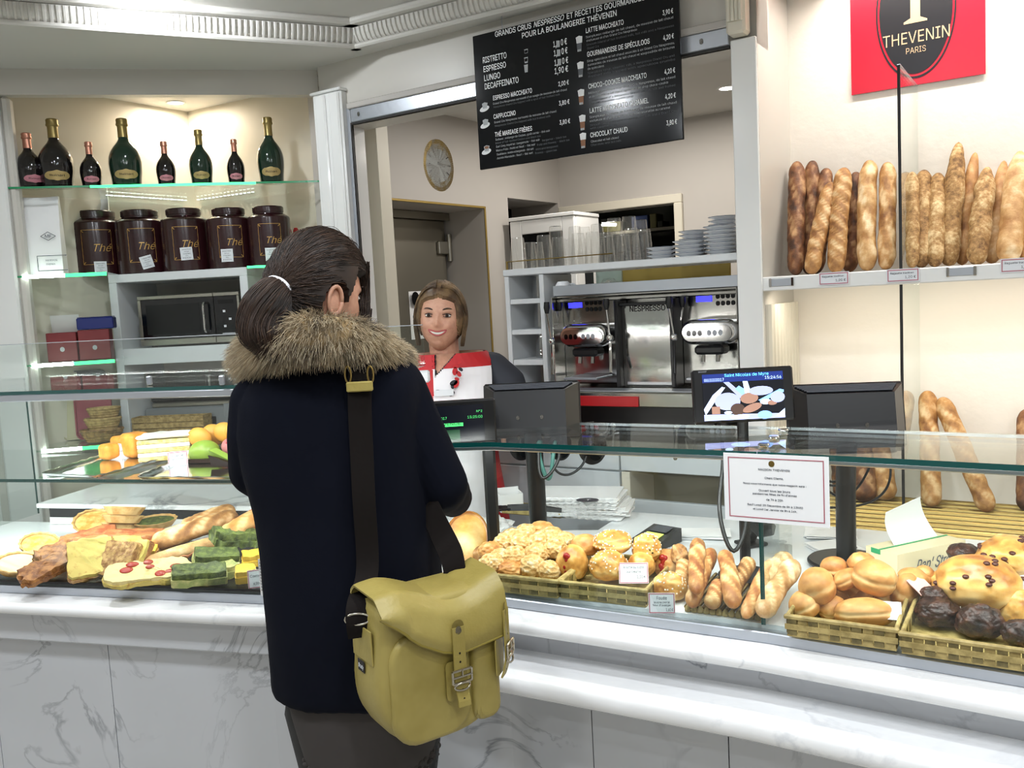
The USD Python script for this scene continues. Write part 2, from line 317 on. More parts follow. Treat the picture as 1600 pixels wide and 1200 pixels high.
q.add('reeds', cat_(reeds), 'ceiling_paint', 40, kind='stuff')
cs = Thing('ceiling_spot', 'small recessed spot in the ceiling coffer lighting the cornice', 'ceiling light', (-1.16, 2.93, CEIL+.085)); cs.add('ring', lathe([(.04, -.006), (.05, -.006), (.052, -.001), (.04, -.001), (.04, -.006)], 28), 'white_gloss', 40, local=True)
# back room behind the opening
dp, dq = on_z(608, 313, 2.0), on_z(756, 326, 2.0)
BD = Plane((-.536, 4.237), tuple((np.array([-.536, 4.237]) + W.n[:2])))   # wall with the steel door, running away from us
BD = Plane(dp[:2], dq[:2]); DW = np.linalg.norm((dq-dp)[:2])
cu = np.array([.30, 5.47]); cc = on_z(874, 315, 2.02)
ub = BD.uz(874, 315)[0]; BP = Plane(BD.pt(ub, 0)[:2], (BD.pt(ub, 0)+W.u)[:2])   # far wall with the pass window
h0, h1 = BD.uz(793, 309)[0], ub-.02; hz0, hz1 = 1.95, BD.uz(793, 309)[1]
dl, dr = 0.0, DW
BW = -float((dp-W.p) @ W.n)/float(BD.u @ W.n)+.1
wall = [slab(BD, BW, dl-.1, 0, 2.6, 0, .05), slab(BD, dl-.1, dl, 0, 2.6, 0, .35), slab(BD, dl, dr, 2.0, 2.6, 0, .35), slab(BD, dr, h0, 0, 2.6, 0, .35), slab(BD, h0, h1, hz1, 2.6, 0, .35), slab(BD, h1, ub, 0, 2.6, 0, .35)]
struct('wall_back_room', cat_(wall), 'grey_paint')
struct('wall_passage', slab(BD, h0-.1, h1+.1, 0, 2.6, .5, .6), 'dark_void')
w0, zt = BP.uz(886, 336); w1 = BP.uz(1054, 318)[0]; zb = 1.35
struct('wall_far', cat_([slab(BP, -.02, w0, 0, 2.6, 0, .1), slab(BP, w0, w1, zt, 2.6, 0, .1), slab(BP, w0, w1, 0, zb, 0, .1), slab(BP, w1, 3.2, 0, 2.6, 0, .1)]), 'grey_paint')
struct('ceiling_back_room', prism([W.pt(-.16, 0, .12), W.pt(1.75, 0, .12), BP.pt(2.6, 0, .1), BP.pt(-.4, 0, .3), BD.pt(BW, 0, .1)], 2.46, 2.5), 'ceiling_paint')
struct('wall_back_room_right', prism([W.pt(1.6, 0, NICHE+.05), W.pt(1.68, 0, NICHE+.05), BP.pt(3.0, 0, .05), BP.pt(2.9, 0, .05)], 0, 2.5), 'grey_paint')
struct('wall_left_far', prism(sbox(-3.3, -3.1, -3.2, 6), 0, CEIL+.2), 'room_white'); struct('wall_front', prism(sbox(-3.3, -3.2, 4.2, -3.1), 0, CEIL+.2), 'room_white'); struct('wall_right', prism(sbox(3.4, -3.1, 3.5, 3.5), 0, CEIL+.4), 'room_white')

# ---------------------------------------------------------------- the counter and its glass cases
PATH = np.array([(-2.3, 2.441), (-.606, 1.974), (-.33, 1.926), (-.05, 1.872), (.455, 1.593), (.802, 1.363), (1.5, .90)])
def run(path, prof, closed=True):
    """sweep the profile [(offset towards the shop, z)] along a plan polyline with mitred corners"""
    P = np.asarray(path, float); d = np.diff(P, axis=0); d /= np.linalg.norm(d, axis=1)[:, None]; nn = np.stack([d[:, 1], -d[:, 0]], 1); R = []
    for i, p in enumerate(P):
        a, b = nn[max(i-1, 0)], nn[min(i, len(nn)-1)]; m = (a+b)/(1 + a @ b)
        R.append([(p[0]+m[0]*o, p[1]+m[1]*o, z) for o, z in prof])
    return rings(R)
def rect(o0, o1, z0, z1, b=.0):
    if not b: return [(o0, z0), (o1, z0), (o1, z1), (o0, z1)]
    return [(o0+b, z0), (o1-b, z0), (o1, z0+b), (o1, z1-b), (o1-b, z1), (o0+b, z1), (o0, z1-b), (o0, z0+b)]
def along(path, s0, s1):
    P = np.asarray(path, float); s = np.r_[0, np.cumsum(np.linalg.norm(np.diff(P, axis=0), axis=1))]
    f = lambda t: np.array([np.interp(t, s, P[:, 0]), np.interp(t, s, P[:, 1])])
    return np.array([f(s0)] + [P[i] for i in range(len(P)) if s0+1e-6 < s[i] < s1-1e-6] + [f(s1)])
def plen(path): return float(np.linalg.norm(np.diff(np.asarray(path), axis=0), axis=1).sum())
def s_of(px, py, z):                                     # arc length on PATH of the point seen at this pixel
    p = on_z(px, py, z)[:2]; best = (9, 0); s = 0
    for a, b in zip(PATH[:-1], PATH[1:]):
        L_ = np.linalg.norm(b-a); t = np.clip(((p-a) @ (b-a))/L_, 0, L_); dd = np.linalg.norm(a+(b-a)*t/L_-p); best = min(best, (dd, s+t)); s += L_
    return best[1]
TOT = plen(PATH); LEFT = PATH[:3]; RIGHT = PATH[3:]
lip = [(-.2, .80), (.06, .80), (.068, .804), (.072, .812), (.072, .82), (.067, .827), (.058, .83), (-.2, .83)]
ct = Thing('marble_counter', 'white grey-veined marble shop counter with stepped ledges, running under both glass cases', 'counter', (*PATH[2], 0))
cuts = [0, .55, s_of(50, 1080, .5), 1.3, s_of(560, 1100, .5), s_of(900, 1150, .6), s_of(1147, 1150, .6), s_of(1147, 1150, .6)+.55, TOT]
cuts = sorted(cuts)
for a, b in zip(cuts[:-1], cuts[1:]):
    if b-a > .02: ct.add('marble_panel', run(along(PATH, a+.0012, b-.0012), rect(-.05, -.022, .09, .72, .002)), 'marble_front')
ct.add('backing', run(PATH, rect(-.08, -.051, .0, .80)), 'dark_void'); ct.add('plinth', run(PATH, rect(-.07, -.05, 0, .088)), 'dark_steel')
ct.add('frieze', run(along(PATH, 0, plen(PATH[:4])), rect(-.05, .02, .716, .7995, .004)), 'marble_front')
ct.add('recess_panel', run(PATH[3:], rect(-.05, .0, .73, .7995)), 'marble_front')
ct.add('ledge', run(PATH, lip), 'marble_top', 40)
ct.add('bag_shelf', run(along(PATH, plen(PATH[:4])-.1, TOT), [(-.04, .698), (.125, .698), (.133, .704), (.136, .715), (.136, .725), (.131, .735), (.122, .74), (-.04, .74)]), 'marble_top', 40)
ct.add('base_rail', run(PATH, rect(-.02, .002, .8302, .852, .002)), 'alu')
def band(path, o0, o1):
    R = run(path, [(o0, 0), (o1, 0), (o1, .1), (o0, .1)]).vertices[:4*len(path)].reshape(-1, 4, 3); return Polygon(np.vstack([R[:, 0, :2], R[::-1, 1, :2]])).buffer(0)
DECK = union_all([band(PATH[:4], -.56, -.021), band(PATH[3:], -.76, -.021), Polygon([PATH[3], PATH[2]+(.0, .5), (.28, 2.33), PATH[4]]).buffer(.01).difference(band(PATH, -.021, .6))])
ct.add('deck', prism(DECK.buffer(0), .838, .86), 'marble_deck')
ct.add('back_board', run(PATH[3:], rect(-.76, -.745, .0, .837)), 'white_paint')

def led_strip(name, path, o, z, power, aim_in, color=NEUT):
    P = np.asarray(path, float)
    for a, b in zip(P[:-1], P[1:]):
        d = (b-a)/np.linalg.norm(b-a); nn = np.array([d[1], -d[0], 0]); e = .02*d
        rect_light(name, (*(a+nn[:2]*o+e), z), (*(b+nn[:2]*o-e), z), .012, power*np.linalg.norm(b-a), color, np.array([0, 0, -1.0]) - nn*aim_in)
lc = Thing('glass_display_case', 'left glass pastry case with an inner glass shelf, on the marble counter', 'display case', (*PATH[1], .852))
lc.add('front_pane', run(LEFT, [(-.006, .852), (0, .852), (-.046, 1.31), (-.052, 1.31)]), 'glass_pane')
lc.add('front_rail', run(LEFT, rect(-.075, -.045, 1.311, 1.328, .002)), 'alu')
lc.add('top_pane', run(LEFT, rect(-.52, -.048, 1.3285, 1.337)), 'glass_pane'); lc.add('pane_edge', run(LEFT, rect(-.0475, -.046, 1.3285, 1.337)), 'glass_edge')
lc.add('guard_pane', run(LEFT, rect(-.528, -.521, 1.3285, 1.442)), 'glass_pane'); lc.add('guard_edge', run(LEFT, rect(-.528, -.521, 1.4422, 1.4445)), 'alu')
lc.add('shelf_pane', run(LEFT, rect(-.50, -.062, 1.102, 1.110)), 'glass_pane'); lc.add('pane_edge', run(LEFT, rect(-.0615, -.060, 1.102, 1.110)), 'glass_edge')
e_ = on_z(60, 803, .86)[:2]; s_ = s_of(60, 830, .852)
dl_ = (PATH[1]-PATH[0])/np.linalg.norm(PATH[1]-PATH[0]); nl_ = np.array([-dl_[1], dl_[0]])
sd0 = e_ - nl_*.50; SIDE = Plane(sd0, e_)
lc.add('side_pane', slab(SIDE, 0, np.linalg.norm(e_-sd0), .862, 1.327, -.003, .003), 'glass_pane'); lc.add('pane_edge', slab(SIDE, np.linalg.norm(e_-sd0)+.0005, np.linalg.norm(e_-sd0)+.002, .862, 1.327, -.003, .003), 'glass_edge')
es = Plane(PATH[2], PATH[2]+nl_*.5); lc.add('side_pane', slab(es, .01, .49, .862, 1.1, -.003, .003), 'glass_pane')
for px in (229, 343):
    p = on_z(px, 603, 1.338); lc.add('clip', cbox((.012, .012, .022), p+(0, .02, .0115), .002), 'alu')
led_strip('case_led_light', LEFT[-2:], -.09, 1.308, .45, .9); led_strip('case_led_light', along(LEFT, .3, plen(LEFT[:2])), -.09, 1.308, .45, .9)
led_strip('case_led_light', along(LEFT, .3, plen(LEFT[:2])), -.09, 1.10, .45, .7); led_strip('case_led_light', LEFT[-2:], -.09, 1.10, .45, .7)
st = Thing('marble_step', 'raised white marble slab on low supports at the back of the left case', 'slab', (*on_z(230, 800, .86)[:2], .861))
stp = along(LEFT, s_of(75, 830, .852), plen(LEFT)-.02)
stp = np.array([on_z(57, 792, .92)[:2], on_z(420, 793, .92)[:2], PATH[2]+nl_*.5])
stp = np.array([stp[0], stp[0] + (PATH[1]-PATH[0])/np.linalg.norm(PATH[1]-PATH[0])*.95])
st.add('slab', run(stp, rect(-.3, 0, .915, .93, .003)), 'marble_deck'); st.add('front_bar', run(stp+(PATH[1]-PATH[0])*.02, rect(-.03, -.012, .861, .8835)), 'white_gloss'); st.add('back_board', run(stp+(PATH[1]-PATH[0])*.02, rect(-.03, -.014, .884, .9145)), 'dark_void')
st.add('support', move(cbox((.03, .26, .053), (0, 0, 0), .003), (*(stp[0]+nl_*.16+dl_*.03), .888)), 'white_gloss')

rc = Thing('glass_display_case', 'right glass bread case with a flat glass top, in front of the monitors', 'display case', (*PATH[4], .852))
RP = np.vstack([[PATH[2]+(PATH[3]-PATH[2])*.35], RIGHT]); sj = plen(RP[:3])-.01
for a, b in ((0, sj), (sj, plen(RP))):
    pp = along(RP, a+.001, b-.001)
    rc.add('front_pane', run(pp, rect(-.006, 0, .852, 1.185)), 'glass_pane')
    rc.add('top_pane', run(pp, rect(-.30, .004, 1.187, 1.197)), 'glass_pane'); rc.add('pane_edge', run(pp, rect(.0045, .006, 1.187, 1.197)), 'glass_edge')
    rc.add('back_edge', run(pp, rect(-.3018, -.3005, 1.189, 1.195)), 'alu')
rc.add('top_rail', run(RP, rect(-.03, -.008, 1.176, 1.186, .002)), 'alu')
jp = along(RP, sj, sj+.1); nj = np.array([-(jp[1]-jp[0])[1], (jp[1]-jp[0])[0]]); nj /= np.linalg.norm(nj); JPL = Plane(jp[0], jp[0]+nj)
rc.add('divider_pane', slab(JPL, .012, .27, .862, 1.175, -.004, .004), 'glass_pane'); rc.add('pane_edge', slab(JPL, .009, .0115, .862, 1.175, -.004, .004), 'glass_edge')
for k in (.05, .14, .23): rc.add('clip', move(cyl(.011, .006, 18, b=.002), (*(jp[0]+nj*k), 1.2005)), 'chrome', 30)
led_strip('case_led_light', RP, -.045, 1.174, .58, .75)

# ---------------------------------------------------------------- alcove: champagne, tea tins, cabinet
mat('wine_dark', '#0b0809', .06, coat=.6); mat('wine_green', '#0a2317', .06, coat=.6); mat('foil_rose', '#b8806a', .35, .6); mat('foil_gold', '#8c7a48', .35, .6)
mat('label_pink', '#b0707a', .45); mat('label_gold', '#a58f5c', .4, .3); mat('ink', '#1d1714', .6); mat('ink_grey', '#5a5d66', .6); mat('gold_ink', '#b08a4c', .35, .4)
mat('tin_burgundy', '#2b1014', .22, coat=.5); mat('tag_paper', '#d9dce0', .5); mat('paper_white', '#e6e6e6', .6, bump=(22, .3, .004)); mat('paper_plain', '#f0f0f0', .6); mat('red_card', '#b3201f', .4); mat('dark_red_card', '#6e1b20', .5); mat('cream_card', '#d9c9a8', .5); mat('blue_card', '#141f63', .35); mat('white_card', '#cfcfcb', .55); mat('wicker', '#9b7a4c', .7, noise=(60, '#6e5230', .4, .6), bump=(120, .6, .003)); mat('wicker_pale', '#b59a63', .7, noise=(60, '#8d7443', .4, .6), bump=(120, .6, .003))
mat('cream_tray', '#b8b292', .4); mat('red_tray', '#7c1a2c', .4); mat('laminate', '#d5d8da', .35); mat('screen_black', '#0b0e11', .12, coat=.3); mat('appliance_grey', '#7d8184', .4, .3); mat('tag_border', '#b06a74', .5)
pane_mat('clear_glass', (.985, .99, .988), .14)

def rad_of(prof):
    pr = np.asarray([p for p in prof if p[0] > 0]); o = np.argsort(pr[:, 1], kind='stable'); return lambda z: np.interp(z, pr[o, 1], pr[o, 0])
def decal(rad, w, h, z0, oval=True, ang=0.0, t=.0008, roll=0.0, nu=14, nv=8):
    """a thin patch w x h bent round a turned body; it faces -y"""
    top, bot = [], []
    for j in range(nv+1):
        v = -1 + 2*j/nv; hw = math.sqrt(max(1-v*v, 0)) if oval else 1.0; hw = max(hw, .02)
        for i in range(nu+1):
            a = (-1 + 2*i/nu)*hw*w/2; b = v*h/2; a, b = a*math.cos(roll)-b*math.sin(roll), a*math.sin(roll)+b*math.cos(roll)
            r = rad(z0+b); th_ = a/max(rad(z0), 1e-3) + ang
            for L, e in ((bot, -.0004), (top, t)): L.append(((r+e)*math.sin(th_), -(r+e)*math.cos(th_), z0+b))
    n = nu+1; f = []
    for j in range(nv):
        for i in range(nu):
            a = j*n+i; f += [(a, a+1, a+n+1), (a, a+n+1, a+n)]
    f = np.array(f); k = len(bot); m = trimesh.Trimesh(np.vstack([top, bot]), np.vstack([f, f[:, ::-1]+k]), process=False); return m
def bent_text(s, h, rad, z0, ang=0.0, width=None, e=.0012, shear=0.0, roll=0.0, align='c'):
    m = meshkit.text_mesh(s, h, .0003); w = m.bounds[1][0]
    if width: m.apply_scale((width/w, 1, 1)); w = width
    v = m.vertices.copy(); x = v[:, 0] + shear*v[:, 1] - (w/2 if align == 'c' else 0); y = v[:, 1] - h/2
    x, y = x*math.cos(roll)-y*math.sin(roll), x*math.sin(roll)+y*math.cos(roll)
    r = rad(z0+y) + e + v[:, 2]; a = x/float(rad(z0)) + ang; m.vertices = np.stack([r*np.sin(a), -r*np.cos(a), z0+y], 1); return m
def face_rz(p): return math.degrees(math.atan2(-p[0], p[1]))      # turn so that local -y looks back at the shop
def champagne(H, R, glass, foil, lab, name='champagne_bottle', **kw):
    t = Thing(name, **kw)
    body = [(0, .004), (R*.5, .0), (R*.84, .0), (R*.88, .006), (R*.9, H*.1), (R*.985, H*.26), (R, H*.34), (R*.97, H*.42), (R*.84, H*.51), (R*.62, H*.59), (R*.4, H*.655), (R*.3, H*.7), (R*.275, H*.75), (0, H*.75)]
    from scipy.interpolate import PchipInterpolator
    zz = np.r_[np.linspace(.006, H*.7, 26)]; bp = np.array(body[3:12]); rr = PchipInterpolator(bp[:, 1], bp[:, 0])(zz)
    t.add('glass_body', lathe([(0, .004), (R*.5, .0), (R*.84, 0)] + list(zip(rr, zz)) + [(R*.285, H*.74), (0, H*.74)], 32), glass, 50, local=True)
    t.add('foil', lathe([(0, H*.722), (R*.31, H*.722), (R*.3, H*.8), (R*.3, H*.885), (R*.36, H*.9), (R*.37, H*.92), (R*.34, H*.935), (R*.35, H*.985), (R*.3, H), (0, H)], 24), foil, 40, local=True)
    rad = lambda z: PchipInterpolator(bp[:, 1], bp[:, 0])(np.clip(z, .006, H*.7))
    lb = t.add('label', decal(rad, R*1.5, H*.15, H*.155), lab, 40, local=True)
    t.add('lettering', bent_text('Ruinart', H*.03, rad, H*.158, width=R*.85), 'ink', local=True, parent=lb)
    return t
BZ = 2.05
BOT = [(49, 290, 203, 37, 'wine_dark', 'foil_rose', 'label_pink', 'dark pink-labelled champagne bottle at the left end of the long shelf'),
       (91, 290, 182, 46, 'wine_dark', 'foil_gold', 'label_gold', 'large black champagne bottle with gold foil, second from the left on the glass shelf'),
       (144, 289, 218, 29, 'wine_dark', 'foil_rose', 'label_pink', 'small pink-labelled champagne bottle between the large black and the large green bottle'),
       (199, 288, 182, 45, 'wine_green', 'foil_gold', 'label_gold', 'large green champagne bottle with gold foil, fourth from the left on the glass shelf'),
       (261, 287, 218, 27, 'wine_dark', 'foil_rose', 'label_pink', 'small pink-labelled champagne bottle under the round ceiling spot'),
       (316, 286, 200, 33, 'wine_green', 'foil_gold', 'label_gold', 'medium green champagne bottle standing right of the alcove corner'),
       (370, 285, 215, 26, 'wine_dark', 'foil_rose', 'label_pink', 'small pink-labelled champagne bottle nearest the right end of the glass shelf'),
       (425, 282, 179, 40, 'wine_green', 'foil_gold', 'label_gold', 'large green champagne bottle with gold foil at the right end of the glass shelf')]
ALb = AL.off(.07)
for px, y0, y1, w, g_, f_, l_, lab in BOT:
    p = ALb.at(px, y0); D = np.linalg.norm(p-EYE); H_ = abs(ALb.at(px-5, y1)[2]-p[2])
    p = np.array([p[0], p[1], BZ]); champagne(H_, w/F*D/2*.97, g_, f_, l_, label=lab, cat='bottle', loc=p, rz=face_rz(p)+(18 if px < 60 else 0), group='champagne bottles on the glass shelf')
sh = Thing('glass_shelf', 'long glass shelf with a glowing green edge under the champagne bottles', 'shelf', AL.pt(.55, BZ, .1), AL.ang)
tri = Polygon([AL.pt(-.05, 0, 0)[:2], AL.pt(1.21, 0, 0)[:2], (AWR.p+AWR.u*.62-AWR.n*.004)[:2], (corner-AWL.n*.004-AWR.n*.004)[:2], (AWL.p-AWL.u*.50-AWL.n*.004)[:2]])
sh.add('pane', prism(tri, BZ-.009, BZ-.001), 'glass_pane')
ue = [AL.uz(x, 288)[0] for x in (0, 140, 265, 400, 505)]
for a, b, m in zip(ue[:-1], ue[1:], ('glass_edge_green', 'led_green', 'led_green', 'glass_edge_green')): sh.add('edge', slab(AL, max(a, -.05)+.001, min(b, 1.21), BZ-(.009 if 'edge' in m else .012), BZ-.001, -.003, -.0005), m)
for Pl, a, b in ((AWL, on_z(168, 305, BZ-.02), on_z(290, 313, BZ-.02)), (AWR, on_z(310, 312, BZ-.02), on_z(395, 300, BZ-.02))):
    for k in range(24 if Pl is AWL else 16):
        pass
    n_ = 22 if Pl is AWL else 15; dots = []
    q0 = Pl.off(-.02).at(*((168, 305) if Pl is AWL else (310, 312))); q1 = Pl.off(-.02).at(*((290, 313) if Pl is AWL else (395, 300)))
    for k in range(n_): dots.append(cbox((.010, .010, .004), q0+(q1-q0)*k/(n_-1)))
    st_ = Thing('led_strip', 'strip of warm white LEDs under the champagne shelf on the %s alcove wall' % ('left' if Pl is AWL else 'right'), 'light', (q0+q1)/2)
    st_.add('channel', rod(q0-Pl.n*-.008, q1-Pl.n*-.008, .006, 8), 'alu'); st_.add('leds', cat_(dots), 'led_white', kind='stuff')
# tea tins
CAB = Plane(on_z(168, 430, 1.70)[:2], on_z(385, 417, 1.70)[:2]); CW = np.linalg.norm((on_z(385, 417, 1.70)-on_z(168, 430, 1.70))[:2])
TIN = [(132, 427, 335, 75, (.0, .055, 0), 'The', 'burgundy tea tin furthest left, its white label touching the shelf'), (206, 425, 334, 70, (.004, .075, 15), 'The', 'burgundy tea tin whose white label is stuck on askew'),
       (277, 422, 331, 68, (-.003, .115, 3), '', 'middle burgundy tea tin, its white label hiding the gold script'), (349, 418, 329, 66, (-.012, .085, 0), 'The', 'burgundy tea tin second from the right, in front of the red boxes'), (413, 415, 326, 63, (-.002, .075, 0), 'The', 'burgundy tea tin at the right end of the row, beside the woman\'s hair')]
for px, y0, y1, w, (tx, tz, tr), word, lab in TIN:
    zb_ = 1.702; p = CAB.off(.01).at(px, y0); D = np.linalg.norm(p-EYE); R_ = w/F*D/2; Hh = (y0-y1)/F*D*1.0
    c = np.array([p[0], p[1], zb_]) + CAB.n*(R_+.002)
    t = Thing('tea_tin', lab, 'tea tin', c, face_rz(c), group='burgundy tea tins')
    pr = [(0, 0), (R_*.98, 0), (R_, .004), (R_, Hh*.80), (R_*.97, Hh*.825), (R_*.74, Hh*.88), (0, Hh*.88)]; rad = lambda z: R_
    t.add('body', lathe(pr, 40), 'tin_burgundy', 35, local=True)
    t.add('lid', lathe([(0, Hh*.875), (R_*.70, Hh*.875), (R_*.70, Hh*.9), (R_*.73, Hh*.905), (R_*.73, Hh*.985), (R_*.70, Hh), (0, Hh)], 36), 'tin_burgundy', 35, local=True)
    fw, fh, fz = R_*1.05, Hh*.52, Hh*.43; pcs = [decal(rad, fw, .0022, fz+fh/2, False, nv=1), decal(rad, fw, .0022, fz-fh/2, False, nv=1)] + [decal(rad, .0022, fh, fz, False, s*fw/2/R_, nu=1, nv=1) for s in (-1, 1)]
    for s in (-1, 1):
        for v in (-1, 1): pcs.append(decal(rad, .013, .004, fz+v*(fh/2-.006), False, s*(fw/2-.005)/R_, roll=.8*s*v, nu=3, nv=1))
    t.add('gold_frame', cat_(pcs), 'gold_ink', local=True)
    t.add('lettering', bent_text('Thé', Hh*.11, rad, Hh*.42, .12, shear=.35), 'gold_ink', local=True)
    tg = t.add('paper_label', decal(rad, .05, .055, tz*.62, False, tx/R_*2+.05, .0022, roll=math.radians(tr)), 'tag_paper', local=True)
    t.add('lettering', cat_([bent_text(s_, .0042, rad, tz*.62+.018-i*.009, tx/R_*2+.05, e=.0028, roll=math.radians(tr), width=wd) for i, (s_, wd) in enumerate((('MARIAGE FRERES', .036), ('thé noir', .02), ('Ceylan', .03), ('100 g', .012), ('PARIS', .034)))]), 'ink_grey', local=True, parent=tg)
# bags and boxes on the tin shelf
def bag(name, pl, x0, x1, y0, y1, depth, m, label, seed=1, flare=.0):
    a, b = pl.at(x0, y0), pl.at(x1, y0); zt_ = pl.at((x0+x1)/2, y1)[2]; zb_ = a[2]; w_ = np.linalg.norm((b-a)[:2]); R = []; n = 40
    for j in range(14):
        f = j/13; d = depth*(1-.75*f**2); ww = w_*(1+flare*f)/2; ring = []
        sq = [(-ww, -d/2), (ww, -d/2), (ww, d/2), (-ww, d/2)]; sq.append(sq[0])
        for k in range(n):
            e = k/n*4; i = int(e); q = np.array(sq[i])*(1-(e-i)) + np.array(sq[i+1])*(e-i); ring.append((q[0], q[1], (zt_-zb_)*f))
        R.append(ring)
    m_ = rings(R); v = m_.vertices; nz = meshkit.noise(v*14, seed)-.5; v[:, 1] += nz*.02*np.clip(v[:, 2]/(zt_-zb_), 0, 1); v[:, 2] += (meshkit.noise(v*[9, 0, 0], seed+3)-.5)*.02*(v[:, 2] > (zt_-zb_)*.95)
    c = (a+b)/2; c[2] = zb_; t = Thing(name, label, 'paper bag', c + pl.n*depth/2, pl.ang); t.add('paper', m_, m, 30, local=True); t.w = w_; return t
t = bag('paper_bag', AL.off(.06), 38, 100, 430, 306, .08, 'paper_white', 'tall white paper bag with a printed diamond mark, left of the tea tins', 4)
Pb = Plane(t.M[:2, 3]-AL.u[:2]*.1-AL.n[:2]*.044, t.M[:2, 3]+AL.u[:2]*.1-AL.n[:2]*.044)
u_, z_ = Pb.uz(75, 369); ln_ = []
for a, b in (((-.028, 0), (0, .017)), ((0, .017), (.028, 0)), ((.028, 0), (0, -.017)), ((0, -.017), (-.028, 0))): ln_.append(rod(Pb.pt(u_+a[0], z_+a[1]), Pb.pt(u_+b[0], z_+b[1]), .0012, 6))
ln_.append(text('MF', .013, Pb.pt(u_, z_-.006), Pb.u, align='c', depth=.001))
u2, z2 = Pb.uz(80, 411)
for a, b in (((-.05, -.03), (.06, -.03)), ((-.05, .03), (.06, .03)), ((-.05, -.03), (-.05, .03))): ln_.append(rod(Pb.pt(u2+a[0], z2+a[1]), Pb.pt(u2+b[0], z2+b[1]), .0012, 6))
ln_ += [text('MARIAGE', .007, Pb.pt(u2-.02, z2+.008), Pb.u), text('FRERES', .007, Pb.pt(u2-.02, z2-.008), Pb.u)]
t.add('print', cat_(ln_), 'ink_grey')
bag('paper_bag', AL.off(.40), 113, 176, 425, 310, .05, 'paper_white', 'opened white paper bag standing behind the two left tea tins', 9, .06)
for k, (x0, x1, y0, y1) in enumerate(((268, 318, 405, 384), (266, 318, 384, 363), (264, 316, 363, 338), (262, 312, 338, 318))):
    pl = AL.off(.36); a = pl.at(x0, y0); b = pl.at(x1, y0); zz = pl.at((x0+x1)/2, 405)[2]; h_ = .052; c = (a+b)/2; w_ = np.linalg.norm((b-a)[:2])
    t = Thing('gift_box', 'flat red gift box, %s in the stack behind the tea tins' % ('lowest', 'second from below', 'second from the top', 'topmost')[k], 'box', (c[0], c[1], 1.703+k*.058), AL.ang+(3, -4, 2, 6)[k], group='red gift boxes')
    t.add('box_base', cbox((w_, .16, .040), (0, .08, .0225), .002), 'red_card', local=True); t.add('box_lid', cbox((w_+.006, .166, .03), (0, .08, .0415), .003), 'red_card', local=True); t.add('band', cbox((w_+.003, .163, .004), (0, .08, .024)), 'cream_card', local=True)
for k, (px, y0, y1) in enumerate(((452, 375, 325), (463, 372, 320), (487, 370, 320))):
    p = AL.off(.22).at(px, y0); c = np.array([p[0], p[1], 1.702]); t = Thing('swing_top_bottle', '%s small clear swing-top bottle right of the tea tins' % ('leftmost', 'middle', 'rightmost')[k], 'bottle', c, 0, group='clear swing-top bottles')
    t.add('glass_body', lathe([(0, 0), (.026, 0), (.028, .005), (.028, .085), (.022, .105), (.011, .125), (.0105, .15), (0, .15)], 20), 'clear_glass', 40, local=True)
    t.add('stopper', lathe([(0, .15), (.012, .151), (.012, .158), (.008, .17), (0, .172)], 16), 'red_card', 40, local=True)
    [t.add('wire_clip', rod((s*.013, 0, .135), (s*.012, 0, .165), .0012, 6), 'chrome', local=True) for s in (-1, 1)]
# lower glass shelves at the left, with LED edges
for zz, px0, px1, y_, w_, lab in ((1.692, 20, 168, 434, .34, 'glass shelf with a glowing LED edge under the white paper bag'), (1.335, 35, 181, 574, .32, 'glass shelf with a glowing LED edge under the red cartons'), (.985, 50, 192, 703, .30, 'glass shelf with a glowing LED edge under the wicker baskets'), (1.692, 386, 430, 418, .34, 'short glass shelf with a glowing green edge under the right-hand tea tin')):
    ua, ub_ = AL.uz(px0, y_)[0], AL.uz(px1, y_)[0]; right = px0 > 300
    if right: ub_ = 1.19
    t = Thing('glass_shelf', lab, 'shelf', AL.pt((ua+ub_)/2, zz, .1), AL.ang)
    kk = (lambda u: min(.34, float((AWL.p-AWL.u*9-AL.p) @ AL.n)+9)) 
    ang_ = [AL.pt(ua, 0, 0), AL.pt(ub_, 0, 0)]
    if right: back = [AL.pt(ub_, 0, float(((AWR.p-AL.pt(ub_, 0)) @ AWR.n)/(AL.n @ AWR.n))-.01), AL.pt(ua, 0, float(((AWR.p-AL.pt(ua, 0)) @ AWR.n)/(AL.n @ AWR.n))-.01)]
    else: back = [AL.pt(ub_, 0, float(((AWL.p-AL.pt(ub_, 0)) @ AWL.n)/(AL.n @ AWL.n))-.01), AL.pt(ua, 0, float(((AWL.p-AL.pt(ua, 0)) @ AWL.n)/(AL.n @ AWL.n))-.01)]
    t.add('pane', prism([q_[:2] for q_ in ang_+back], zz, zz+.008), 'glass_pane')
    um = ua + (ub_-ua)*(.1 if not right else 0); uc = ua + (ub_-ua)*.55
    if not right: t.add('edge', slab(AL, ua, um, zz, zz+.007, -.004, -.0005), 'glass_edge_green'); t.add('led_edge', slab(AL, um, uc, zz-.006, zz+.010, -.006, -.0005, .001), 'led_white')
    else: t.add('led_edge', slab(AL, ua, ua+.08, zz-.002, zz+.009, -.006, -.0005, .001), 'led_green')
    t.add('led_edge', slab(AL, uc if not right else ua+.081, ub_-.001, zz-.006, zz+.009, -.006, -.0005, .001), 'led_green')
